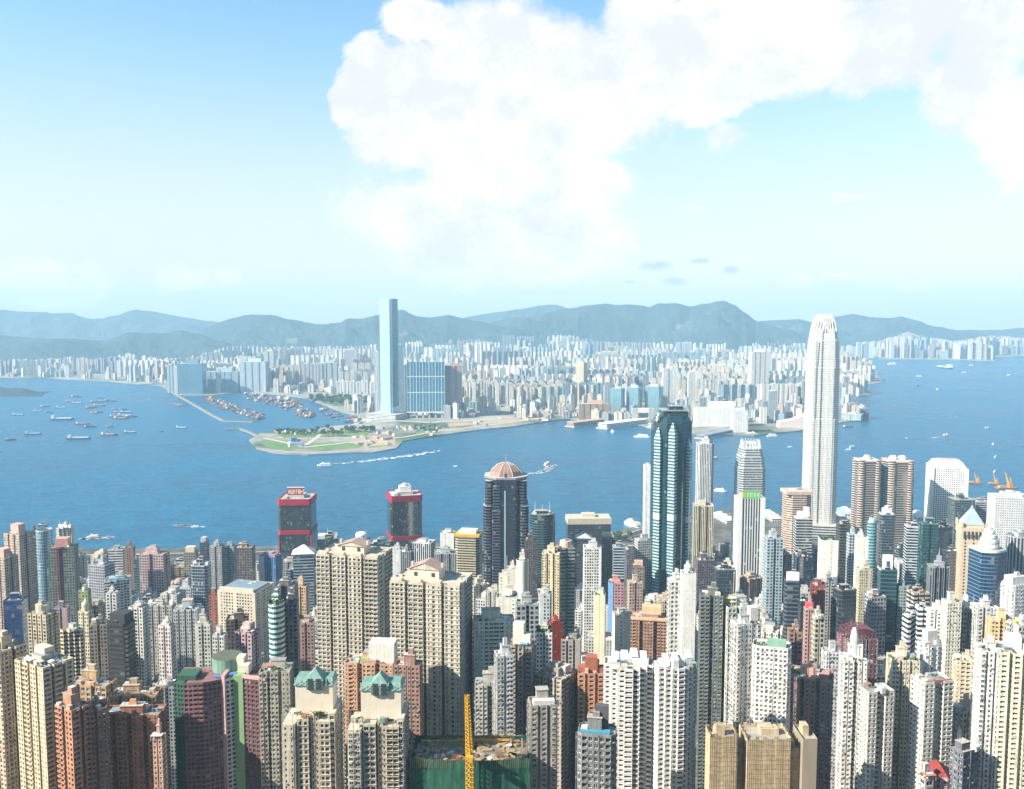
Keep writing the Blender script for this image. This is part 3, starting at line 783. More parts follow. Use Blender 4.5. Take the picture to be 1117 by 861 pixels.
# dark chamfered tower with faceted copper dome
def copper_dome_tower():
    D = 1120; X, Y, z, w, d, gz = frame_of(527, 577, 524, D, R(0), 1.0)
    rt = root('office_tower', 'dark navy glass tower topped by a faceted copper dome', 'office tower', (X, Y, gz)); H = z - gz
    m = facade((.025, .036, .06), (.010, .02, .05), .95, .8, ctn=.04, gloss=.07, ior=1.9, stain=.05)
    rib = facade((.12, .12, .145), (.012, .016, .03), 1.0, .66, ctn=.06, gloss=.1, stain=.1)
    mb = MB(); mb.prism(chamf(w * .9, w * .9, w * .25), 0, H, 0, 1, 3.8, 2.4); mb.build('wall', [m, M_DARK], rt)
    zs = zt(553, D) - gz
    for cx, cy, sx, sy, h in ((-w * .38, -w * .27, w * .22, w * .36, zs), (w * .39, -w * .27, w * .2, w * .36, zs), (-w * .36, -w * .26, w * .18, w * .3, H - 2), (w * .36, -w * .26, w * .18, w * .3, H - 2), (-w * .2, -w * .43, w * .2, w * .08, zs - 6), (-w * .2, -w * .43, w * .16, w * .06, H - 8), (w * .38, w * .3, w * .2, w * .3, zs), (-w * .38, w * .3, w * .2, w * .3, zs)):
        mb = MB(); mb.prism(chamf(sx, sy, min(sx, sy) * .3), 0, h, 0, 1, 3.8, 3, None); o = mb.build('ribbed_bay', [rib, M_CONC], rt, (cx, cy, 0))
    mb = MB(); mb.box(-w * .02, -w * .452, 20, 1.6, .8, H - 34, 0); mb.build('light_strip', [plain((.4, .5, .6), .3, .1)], rt)
    mb = MB(); mb.prism(chamf(w * .94, w * .94, w * .26), H, H + 2.4, 0, 1); mb.build('cornice', [plain((.25, .24, .26), .6, .2), M_CONC], rt)
    cop = plain((.27, .175, .15), .45, .2, .3)
    zd = zt(504, D + w * .5) - gz; hh = zd - H - 2.4
    n = 8; ring = lambda r, zz: [(r * math.cos(2 * math.pi * (i + .5) / n), r * math.sin(2 * math.pi * (i + .5) / n), zz) for i in range(n)]
    lv = [(w * .385, 0), (w * .345, .36), (w * .2, .8), (w * .05, 1.0)]
    for i in range(n):
        mb = MB()
        for (r0, h0), (r1, h1) in zip(lv, lv[1:]):
            A, B = ring(r0, H + 2.4 + hh * h0), ring(r1, H + 2.4 + hh * h1); j = (i + 1) % n
            mb.face([A[i], A[j], B[j], B[i]], 0)
            mb.tube(A[i], B[i], .5, 1, 4)
            for q in (.33, .66): 
                a = Vector(A[i]).lerp(Vector(A[j]), q); b = Vector(B[i]).lerp(Vector(B[j]), q); mb.tube(a, b, .22, 1, 4)
        mb.build('dome_segment', [cop, plain((.62, .54, .50), .4, .1)], rt)
    mb = MB(); mb.tube((0, 0, zd), (0, 0, zd + 12), .5, 0, 5, .15); mb.build('spire', [M_STEEL], rt)
    mb = MB(); mb.box(0, -w * .42, H + 2.4, 3.2, 1.2, 5, 0); mb.build('dormer', [M_DARK], rt)
    reg(527, 577, 503, 640, D, X, Y, w * .6, 'copper-domed tower')
copper_dome_tower()

# twin dark glass towers banded with red
def red_banded(x0, x1, yt, rz, sign, label):
    D = 1430; X, Y, z, w, d, gz = frame_of(x0, x1, yt, D, R(rz), 1.0)
    rt = root('office_tower', label, 'office tower', (X, Y, gz), R(rz), 'red-banded twin towers'); H = z - gz
    m = facade((.06, .06, .07), (.02, .03, .035), .94, .9, ctn=.05, gloss=.07, ior=1.9, stain=.05)
    red = plain((.42, .02, .045), .5, .15)
    pl = chamf(w, w, w * .07)
    mb = MB(); mb.prism(pl, 0, H, 0, 1, 3.6, 2.6); mb.build('wall', [m, ROOFS[1]], rt)
    zb = zt(584 if sign else 590, D) - gz
    for a, b in ((H - 9, H + 1.2), (zb, zb + 7)):
        mb = MB(); q = chamf(w + 2.0, w + 2.0, w * .07); mb.prism(q, a, b, 0, None)
        for k in range(3): mb.prism(chamf(w + 2.5, w + 2.5, w * .07), a + (b - a) * (.12 + .33 * k), a + (b - a) * (.24 + .33 * k), 1)
        n = len(q); inn = chamf(w - 2, w - 2, w * .07)
        for i in range(n):
            j = (i + 1) % n; mb.face([(*q[i], b), (*q[j], b), (*inn[j], b), (*inn[i], b)], 0); mb.face([(*inn[i], a), (*inn[j], a), (*q[j], a), (*q[i], a)], 0)
        mb.build('red_band', [red, plain((.4, .02, .06), .5, .1)], rt)
    for sx in (-1, 1):
        for sy in (-1, 1):
            mb = MB(); mb.box(sx * w * .485, sy * w * .485, 0, 2.2, 2.2, zb, 0); mb.build('corner_pier', [red], rt)
    mb = MB(); mb.box(0, 0, H, w * .5, w * .5, 5, 0, 0, 1); mb.box(-w * .3, -w * .3, H, 6, 6, 3.5, 0, 0, 1); mb.build('plant_room', [M_CONC, ROOFS[1]], rt)
    if sign:
        sw, sh = w * .52, 12
        mb = MB(); mb.box(0, -w * .22, H + 5, sw, 1.2, sh, 0); mb.box(0, -w * .22, H + 17, sw + 1, 1.4, 1.2, 1); sg = mb.build('roof_sign', [plain((.34, .03, .05), .5, .1), M_WHITE], rt)
        for k in range(7):
            mb = MB(); cx = -sw * .43 + k * sw * .143
            for j, (x, y, a, b) in enumerate([[(0, 0, .3, 1), (.3, .4, .5, .2), (.7, 0, .3, 1)], [(0, 0, .3, 1), (.3, 0, .6, .2), (.7, 0, .3, 1)], [(0, 0, .25, 1), (.3, .5, .3, .3), (.75, 0, .25, 1)], [(0, .8, 1, .2), (.35, 0, .3, 1)], [(0, 0, .3, 1), (.3, .8, .5, .2), (.3, .4, .5, .2), (.7, 0, .3, 1)], [(0, 0, .3, 1), (.3, .4, .6, .25)], [(0, 0, .3, 1), (.3, .8, .6, .2), (.3, 0, .6, .2)]][k]):
                mb.box(cx + (x + a / 2) * 2.9, -w * .22 - .75, H + 7 + y * 7, a * 2.9, .3, max(1.2, b * 7), 0)
            mb.build('sign_letter', [plain((.85, .72, .62), .5, .1)], sg)
    else:
        mb = MB(); mb.box(w * .02, 0, H + 5, w * .36, w * .3, 8, 0); mb.cyl(0, -2, H + 13, 4, 4, 0, 10); mb.cyl(7, 2, H + 5, 3, 10, 0, 10); mb.build('plant_tower', [M_WHITE], rt)
        mb = MB(); mb.dome(-4, -3, H + 9, 4, 5, 0); mb.build('satellite_dish', [M_WHITE], rt)
    reg(x0, x1, yt - 8, 600, D, X, Y, w * .72, 'left red-banded tower' if sign else 'right red-banded tower')
red_banded(304, 345, 546, 2, True, 'dark glass tower with red bands and a red roof sign, left of the pair')
red_banded(422, 460, 542, 14, False, 'dark glass tower with red bands and white plant on its roof, right of the pair')

# twin round-cornered bronze towers
def bronze_towers():
    D = 1450
    for k, (x0, x1, yt) in enumerate(((930, 961, 503), (961, 997, 504))):
        X, Y, z, w, d, gz = frame_of(x0, x1, yt, D, 0, 1.0)
        rt = root('office_tower', ['bronze banded tower with rounded corners, narrower one just right of the tallest pale tower', 'bronze banded tower with rounded corners, the wider one joined on the right'][k], 'office tower', (X, Y, gz), 0, 'bronze banded twin towers'); H = z - gz
        m = facade((.56, .46, .38), (.05, .05, .055), 1.0, .55, ctn=.05, gloss=.07, ior=2.0, stain=.1)
        mg = facade((.42, .35, .30), (.05, .055, .07), 1.0, .66, ctn=.03, gloss=.05, ior=2.2, stain=.05)
        mb = MB(); mb.prism(rect(w * .88, w * .88), 0, H - 3, 0, 1, 3.9, 2.6); mb.build('wall', [mg, ROOFS[1]], rt)
        for sx in (-1, 1):
            for sy in (-1, 1):
                mb = MB(); mb.cyl(sx * w * .36, sy * w * .36, 0, w * .145, H, 0, 16, None, 1, 3.9, 2.4); mb.build('round_corner', [m, ROOFS[3]], rt)
        mb = MB(); mb.prism(chamf(w * .95, w * .95, w * .2), H - 3, H - .5, 0, 1); mb.build('cornice', [plain((.62, .5, .42), .6, .1), plain((.62, .56, .5), .8, .2)], rt)
        for i in range(2 if k else 1):
            mb = MB(); mb.cyl((-w * .18 + i * w * .36) if k else 0, 0, H - .5, w * .17, 4, 0, 14); mb.cyl((-w * .18 + i * w * .36) if k else 0, 0, H + 3.5, w * .12, 2.5, 0, 14); mb.build('plant_drum', [M_WHITE], rt)
        reg(x0, x1, yt - 4, 600, D, X, Y, w * .7, 'left bronze tower' if k == 0 else 'right bronze tower')
bronze_towers()

# white tower of round windows with the chamfered top
def round_window_tower():
    D = 1500; X, Y, z, w, d, gz = frame_of(1014, 1052, 511, D, R(-17), .8); H = z - gz
    rt = root('office_tower', 'white tower dotted with small round windows, chamfered flat top, near the orange barges', 'office tower', (X, Y, gz), R(-17))
    m, gg, bs = new_mat('round_window_facade')
    u, v, _ = gg.sep(gg.n('ShaderNodeUVMap').outputs[0])
    fu = gg.m('SUBTRACT', gg.m('FRACT', u), .5); fv = gg.m('SUBTRACT', gg.m('FRACT', v), .5)
    c = gg.m('LESS_THAN', gg.m('SQRT', gg.m('ADD', gg.m('MULTIPLY', fu, fu), gg.m('MULTIPLY', fv, fv))), .34)
    gg.put(bs.inputs['Base Color'], gg.mix(c, (.80, .80, .79), (.12, .13, .14))); gg.put(bs.inputs['Roughness'], gg.mapr(c, 0, 1, .6, .12))
    mb = MB(); mb.prism(rect(w, w), 0, H, 0, None, 3.6, 3.4); mb.prism(rect(w, w), H, H + 9, 1, 1, 9, 99, rect(w * .78, w * .78)); mb.build('wall', [m, M_WHITE], rt)
    mb = MB(); mb.box(0, 0, H + 9, w * .6, w * .5, 2.5, 0); mb.build('plant_room', [M_CONC], rt)
    for sx in (-1, 1):
        for sy in (-1, 1):
            mb = MB(); mb.box(sx * w * .49, sy * w * .49, 0, w * .1, w * .1, H, 0); mb.build('corner_pier', [M_WHITE], rt)
    reg(1013, 1053, 500, 600, D, X, Y, w * .7, 'white round-window tower')
round_window_tower()

# beige tower with pyramid top
def pyramid_tower():
    D = 980; X, Y, z, w, d, gz = frame_of(1044, 1075, 577, D, R(-12), .9); H = z - gz
    rt = root('office_tower', 'beige stone tower with a blue-grey pyramid roof and arched top windows', 'office tower', (X, Y, gz), R(-12))
    st = plain((.56, .46, .34), .8, .12)
    m = facade((.56, .46, .34), (.05, .05, .05), .22, .5, blank=.0, ctn=.1, stain=.1)
    mb = MB(); mb.prism(rect(w * .96, d * .96), 0, H - 8, 0, None, 3.8, 9); mb.prism(rect(w, d), H - 8, H, 1, 1, 3.5, 3); mb.build('wall', [m, st], rt)
    for i in range(6):
        mb = MB(); mb.box((i - 2.5) * w * .15, -d * .5, H - 12, w * .07, 1.4, 8, 0); mb.build('arched_window', [M_DARK], rt)
    mb = MB(); zp = zt(556, D) - gz
    mb.prism(rect(w * .8, d * .8), H, H + 3, 0, None); mb.prism(rect(w * .84, d * .84), H + 3, zp, 1, 1, 3, 3, rect(.8, .8)); mb.build('pyramid_roof', [st, plain((.34, .42, .50), .5, .15)], rt)
    mb = MB(); mb.tube((0, 0, zp), (0, 0, zp + 9), .3, 0, 5, .1); mb.dome(0, 0, zp - .5, 1.4, 2, 0, 8, 3); mb.build('finial', [M_STEEL], rt)
    for s in (-1, 1):
        for t in (-1, 1):
            mb = MB(); mb.box(s * w * .47, t * d * .47, H, 2.2, 2.2, 6, 0); mb.build('corner_turret', [st], rt)
    reg(1044, 1075, 552, 660, D, X, Y, w * .7, 'pyramid-roofed tower')
pyramid_tower()

# blue bowed glass tower under a stepped white drum
def drum_top_tower():
    D = 860; X, Y, z, w, d, gz = frame_of(1059, 1098, 605, D, R(8), .9); H = z - gz
    rt = root('office_tower', 'bowed blue glass tower crowned by stepped white drums, right of the pyramid roof', 'office tower', (X, Y, gz), R(8))
    m = facade((.10, .19, .29), (.012, .04, .10), .96, .74, ctn=.05, gloss=.07, ior=1.9, stain=.05)
    n = 10; pl = [(-w / 2 + w * i / n, -d * .32 - d * .2 * math.sin(math.pi * i / n)) for i in range(n + 1)] + [(w / 2, d / 2), (-w / 2, d / 2)]
    mb = MB(); mb.prism(pl, 0, H, 0, None, 3.8, 2.4); mb.prism(scaled(pl, 1.02), H, H + 2.2, 1, 2); mb.build('wall', [m, M_WHITE, ROOFS[1]], rt)
    zz = H + 2.2
    for r, h in ((.36, 5), (.33, 4.5), (.27, 4.5), (.18, 4.5), (.08, 3)):
        mb = MB(); mb.cyl(0, 0, zz, w * r, h * .35, 1, 20); mb.cyl(0, 0, zz + h * .35, w * r * .95, h * .65, 0, 20); zz += h; mb.build('drum_tier', [M_WHITE, plain((.35, .36, .38), .4, .1)], rt)
    mb = MB(); mb.tube((0, 0, zz), (0, 0, zz + 8), .25, 0, 5, .1); mb.build('antenna', [M_STEEL], rt)
    reg(1059, 1098, 578, 665, D, X, Y, w * .6, 'blue bowed tower')
drum_top_tower()

# ------------------------------------------------------------------ near residential landmarks
def pink_green_tower():
    """concave pink and green pair of wings"""
    D = 455; rg = random.Random(5)
    s = mpp(738, D); X = P(230, 738, D).x; Y = D + 14; gz = ground_z(X, Y); z = zt(744, D + 14); H = z - gz
    rt = root('apartment_tower', 'concave pink apartment tower with green stripes and a green drum on its roof', 'apartment tower', (X, Y, gz))
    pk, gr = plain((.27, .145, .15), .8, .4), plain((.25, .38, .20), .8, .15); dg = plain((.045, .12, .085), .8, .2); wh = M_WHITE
    x = lambda p: (p - 230) * s
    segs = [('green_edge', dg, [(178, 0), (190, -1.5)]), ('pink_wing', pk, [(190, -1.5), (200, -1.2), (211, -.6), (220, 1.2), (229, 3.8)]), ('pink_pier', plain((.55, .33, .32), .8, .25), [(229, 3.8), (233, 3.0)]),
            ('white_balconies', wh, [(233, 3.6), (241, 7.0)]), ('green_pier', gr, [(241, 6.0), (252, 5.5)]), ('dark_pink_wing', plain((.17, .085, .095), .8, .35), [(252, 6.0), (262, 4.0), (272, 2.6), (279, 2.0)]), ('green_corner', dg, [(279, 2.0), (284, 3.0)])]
    allw = []
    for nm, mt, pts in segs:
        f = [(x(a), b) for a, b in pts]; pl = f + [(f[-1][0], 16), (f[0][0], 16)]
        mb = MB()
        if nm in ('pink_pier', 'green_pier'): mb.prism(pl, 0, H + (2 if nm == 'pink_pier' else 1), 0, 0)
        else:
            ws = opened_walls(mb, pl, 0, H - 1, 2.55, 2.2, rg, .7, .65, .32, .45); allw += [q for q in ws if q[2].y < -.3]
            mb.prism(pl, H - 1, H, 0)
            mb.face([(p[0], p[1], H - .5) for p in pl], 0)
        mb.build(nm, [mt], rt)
    put_windows(rt, allw, 0, (X, Y, gz), plain((.45, .33, .32), .7, .1), pane_mat((.02, .028, .035), .12), 100)
    mb = MB(); mb.box(x(228), 18, 0, x(284) - x(178), 5, H, 0); mb.build('back_wall', [pk], rt)
    mb = MB(); mb.cyl(x(226), 20, H - 1, 8.4, 8, 0, 22, None, 1); mb.build('roof_drum', [plain((.20, .33, .26), .7, .35), plain((.12, .14, .1), .9, .3)], rt)
    mb = MB(); mb.box(x(190), 8, H - 1, 10, 10, 3.2, 0); mb.build('plant_room', [dg], rt)
    mb = MB(); mb.box(x(227), 6.5, H + .2, 8.5, 2.2, .25, 0, R(-12)); mb.box(x(238), 9, H + 1, 4.5, 3.2, .2, 0, R(20)); mb.build('blue_awning', [M_BLUE], rt)
    mb = MB(); mb.box(x(250), 14, H - 1, 5.5, 7, 6, 0); mb.box(x(244), 17, H - 1, 4, 6, 9, 0); mb.build('stair_head', [plain((.72, .68, .55), .8, .2)], rt)
    mb = MB(); mb.prism([(x(252), 5), (x(262), 3.4), (x(280), 1.4), (x(280), 4), (x(262), 6), (x(252), 8)], H, H + 1.2, 0, 0); mb.build('parapet', [plain((.62, .36, .34), .8, .15)], rt)
    reg(177, 284, 725, 861, D, X, Y, 24, 'pink and green tower')
pink_green_tower()

def green_gable_tower(x0, x1, yb, yr, px_roof, D, label, seed):
    """cream tower with balconies under a turquoise gabled roof"""
    rg = random.Random(seed); X, Y, z, w, d, gz = frame_of(x0, x1, yb, D, 0, .75); H = z - gz
    rt = root('apartment_tower', label, 'apartment tower', (X, Y, gz), 0, 'cream towers with turquoise roofs')
    cr = plain((.58, .52, .42), .8, .4); tq = plain((.19, .33, .29), .55, .3, .5); allw = []
    for k, (cx, ww_, dp, top) in enumerate(((-.38, .24, 0, -2.5), (-.12, .22, 1.4, -1.0), (.10, .16, 2.6, 0), (.30, .22, .4, -1.5), (.44, .12, 1.2, 1.0))):
        pl = [(cx * w - ww_ * w / 2, -d / 2 + dp), (cx * w + ww_ * w / 2, -d / 2 + dp), (cx * w + ww_ * w / 2, d / 2), (cx * w - ww_ * w / 2, d / 2)]
        mb = MB(); allw += opened_walls(mb, pl, 0, H + top * 1.5 - 1, 3.0, 2.6, rg, .78 if k % 2 else .68, .8, .36, .8 if k % 2 else .3, ledge=.35 if k in (1, 3) else 0)
        mb.prism(pl, H + top * 1.5 - 1, H + top * 1.5, 0, 0); mb.build('bay', [cr if k != 2 else plain((.50, .42, .33), .8, .2)], rt)
    put_windows(rt, allw, 0, (X, Y, gz), M_WHITE, pane_mat((.03, .05, .055), .3), 100)
    put_coolers(rt, allw, rg, .25)
    # upper house
    zr = zt(yr, D + d * .45) - gz; uw, ud = w * .72, d * .6
    mb = MB(); uh = (zr - H) * .64; mb.box(w * .07, d * .1, H - 1, uw, ud, uh + 1, 0); mb.build('upper_house', [plain((.76, .68, .56), .8, .12)], rt)
    mb = MB(); a, b = uw * .53, ud * .56; e = H + uh
    P4 = [(w * .07 - a, d * .1 - b), (w * .07 + a, d * .1 - b), (w * .07 + a, d * .1 + b), (w * .07 - a, d * .1 + b)]
    mb.prism(P4, e, e + (zr - e) * .42, 0, 0, 1, 1, [(w * .07 + (x - w * .07) * .9, d * .1 + (y - d * .1) * .55) for x, y in P4]); rf = mb.build('roof', [tq], rt)
    cx = w * .07 + (px_roof - (x0 + x1) / 2) * mpp(yb, D) * .3
    mb = MB(); mb.prism([(cx - 4, d * .1 - b - .6), (cx + 4, d * .1 - b - .6), (cx + 4, d * .1), (cx - 4, d * .1)], e - 2, e + (zr - e) * .35, 0); mb.face([(cx - 4.6, d * .1 - b - .9, e + (zr - e) * .35), (cx + 4.6, d * .1 - b - .9, e + (zr - e) * .35), (cx, d * .1 - b * .6, zr)], 0)
    mb.face([(cx + 4.6, d * .1 - b - .9, e + (zr - e) * .35), (cx + 4.6, d * .1 + 2, e + (zr - e) * .35), (cx, d * .1, zr), (cx, d * .1 - b * .6, zr)], 0); mb.face([(cx - 4.6, d * .1 + 2, e + (zr - e) * .35), (cx - 4.6, d * .1 - b - .9, e + (zr - e) * .35), (cx, d * .1 - b * .6, zr), (cx, d * .1, zr)], 0)
    mb.build('gable', [tq], rf)
    for i in range(2):
        for j in range(3):
            mb = MB(); mb.box(cx - 2 + i * 4, d * .1 - b - .75, e - 1.8 + j * 2, 2.4, .3, 1.5, 0); mb.build('gable_window', [M_DARK], rt)
    for i in range(8):
        mb = MB(); mb.box(w * .07 - a * .92 + i * a * .26, d * .1 - b - .08, e + .2, .25, .3, (zr - e) * .5, 0); mb.build('roof_rib', [plain((.55, .68, .62), .5, .1)], rf)
    for i in range(5):
        mb = MB(); k = rg.random(); bx = rg.uniform(-.42, .42) * w; by = -d * .36
        if k < .5: mb.box(bx, by, H - 1, rg.uniform(2, 4), 2.5, rg.uniform(1.5, 3), 0); mb.build('roof_shed', [rg.choice([M_TERRA, M_CONC, cr, tq])], rt)
        else:
            for q in range(60):
                o = Vector((bx + rg.gauss(0, 1.5), by + rg.gauss(0, .7), H + rg.uniform(0, 1.6))); v1 = Vector((rg.gauss(0, 1), rg.gauss(0, 1), rg.gauss(0, 1))).normalized() * .4; v2 = v1.orthogonal().normalized() * .35
                mb.face([tuple(o + v1), tuple(o + v2), tuple(o - v1), tuple(o - v2)], 0)
            mb.build('planting', [M_LEAF2], rt)
    reg(x0, x1, yr, 861, D, X, Y, w * .62, 'left turquoise-gabled tower' if seed == 1 else 'right turquoise-gabled tower')
green_gable_tower(309, 373, 785, 730, 345, 425, 'cream tower with turquoise gabled roof, left of the pair, beside the yellow-striped tower', 1)
green_gable_tower(380, 446, 790, 735, 409, 415, 'cream tower with turquoise gabled roof, right of the pair, beside the construction site', 2)

def cream_pediment_tower(x0, x1, ysh, ypk, D, label, seed, ref, shift):
    rg = random.Random(seed); X, Y, z, w, d, gz = frame_of(x0, x1, ysh, D, R(-14), .62); H = z - gz
    rz = R(-14); rt = root('apartment_tower', label, 'apartment tower', (X, Y, gz), rz, 'big cream towers with roof houses')
    cr = plain((.54, .50, .42), .8, .42); allw = []
    pl = ribs(w, d, 4, 3.4, .2)
    mb = MB(); allw = opened_walls(mb, pl, 0, H - 1, 3.05, 3.1, rg, .8, .9, .38, .75, ledge=.5); mb.prism(pl, H - 1, H + .4, 0)
    mb.face([(p[0], p[1], H - .8) for p in pl], 0); mb.build('wall', [cr], rt)
    put_windows(rt, allw, rz, (X, Y, gz), plain((.6, .58, .5), .7, .1), pane_mat((.03, .04, .035), .22), 100)
    put_coolers(rt, allw, rg, .12)
    zp = zt(ypk, D + d * .45) - gz; hw, hd = w * .42, d * .42; cx = shift * w; eh = (zp - H) * .6
    mb = MB(); mb.box(cx, 0, H - .8, hw, hd, eh + .8, 0); h = mb.build('roof_house', [plain((.70, .60, .45), .8, .12)], rt)
    tl = plain((.42, .30, .26), .8, .25)
    mb = MB(); e = H + eh; a, b = hw * .56, hd * .6
    mb.face([(cx - a, -b, e), (cx, -b, zp), (cx, b, zp), (cx - a, b, e)][::-1], 0); mb.face([(cx + a, -b, e), (cx + a, b, e), (cx, b, zp), (cx, -b, zp)], 0)
    mb.face([(cx - a, -b + .5, e), (cx + a, -b + .5, e), (cx, -b + .5, zp - .3)], 1); mb.face([(cx + a, b - .5, e), (cx - a, b - .5, e), (cx, b - .5, zp - .3)], 1)
    mb.build('gable_roof', [tl, cr], rt)
    for s in (-1, 1):
        mb = MB(); mb.box(cx + s * hw * .3, -hd / 2 - .05, H + eh * .3, 2.2, .3, 2.6, 0); mb.build('roof_house_window', [M_DARK], h)
        mb = MB(); mb.box(cx + s * hw * .52, 0, H + eh, 1.6, 1.6, 3, 0); mb.build('finial', [cr], rt)
    for i in range(4):
        mb = MB(); mb.box((-.42 + .28 * i) * w, -d * .38, H - .8, w * .16, d * .14, 2.2, 0); mb.build('terrace', [plain((.62, .50, .42), .8, .2)], rt)
    reg(x0, x1, ypk, 730 if seed == 11 else 800, D, X, Y, w * .6, ref)
cream_pediment_tower(346, 428, 610, 592, 590, 'big cream balconied tower with a gabled roof house, the further left of two alike', 11, 'left big cream tower', .0)
cream_pediment_tower(426, 516, 640, 615, 545, 'big cream balconied tower with a gabled roof house, the nearer right of two alike', 12, 'right big cream tower', -.06)

def white_star_tower(x0, x1, yt, rz, D, label, seed, ref):
    """white tower of stacked deep balconies in stepped bays"""
    rg = random.Random(seed); X, Y, z, w, d, gz = frame_of(x0, x1, yt, D, R(rz), .8); H = z - gz
    rt = root('apartment_tower', label, 'apartment tower', (X, Y, gz), R(rz), 'white balconied twin towers')
    wp = plain((.74, .73, .70), .75, .28); allw = []
    f = [(-.5, -.2), (-.36, -.2), (-.36, -.32), (-.22, -.32), (-.22, -.44), (-.07, -.44), (-.07, -.5), (.1, -.5), (.1, -.42), (.24, -.42), (.24, -.30), (.38, -.30), (.38, -.16), (.5, -.16), (.5, .3), (.3, .3), (.3, .5), (-.3, .5), (-.3, .3), (-.5, .3)]
    pl = [(a * w, b * d) for a, b in f]
    mb = MB(); allw = opened_walls(mb, pl, 0, H - 1, 2.6, 3.0, rg, .84, .85, .4, 1.3, ledge=.25); mb.prism(pl, H - 1, H, 0); q = wall_top(mb, pl, H, 1, 0, 0); mb.build('wall', [wp], rt)
    put_windows(rt, allw, R(rz), (X, Y, gz), plain((.3, .22, .2), .7, .2), pane_mat((.035, .03, .03), .12), 100)
    mb = MB(); mb.face([(p[0], p[1], H - 1) for p in q], 0); mb.build('roof', [ROOFS[1]], rt)
    for i in range(4):
        x, y = w * (-.28 + .19 * i), d * rg.uniform(-.2, .12); h = rg.uniform(2.5, 6)
        mb = MB(); mb.box(x, y, H - 1, w * rg.uniform(.14, .26), d * rg.uniform(.15, .3), h, 0, R(rg.uniform(-30, 30))); mb.face([(x - w * .09, y - d * .13, H - 1 + h), (x + w * .09, y - d * .13, H - 1 + h), (x + w * .07, y + d * .13, H + 1.5 + h), (x - w * .07, y + d * .13, H + 1.5 + h)], 0)
        mb.build('roof_house', [M_WHITE], rt)
    roof_parts(rt, pl, H - 1, rg, wp, 9, plant=False)
    reg(x0, x1, yt - 12, 861, D, X, Y, w * .65, ref)
white_star_tower(659, 712, 730, -8, 440, 'white tower of deep stepped balconies, left of two, behind the grey blue-roofed block', 21, 'left white balconied tower')
white_star_tower(711, 763, 732, 10, 432, 'white tower of deep stepped balconies, right of two, left of the dark green tower', 22, 'right white balconied tower')

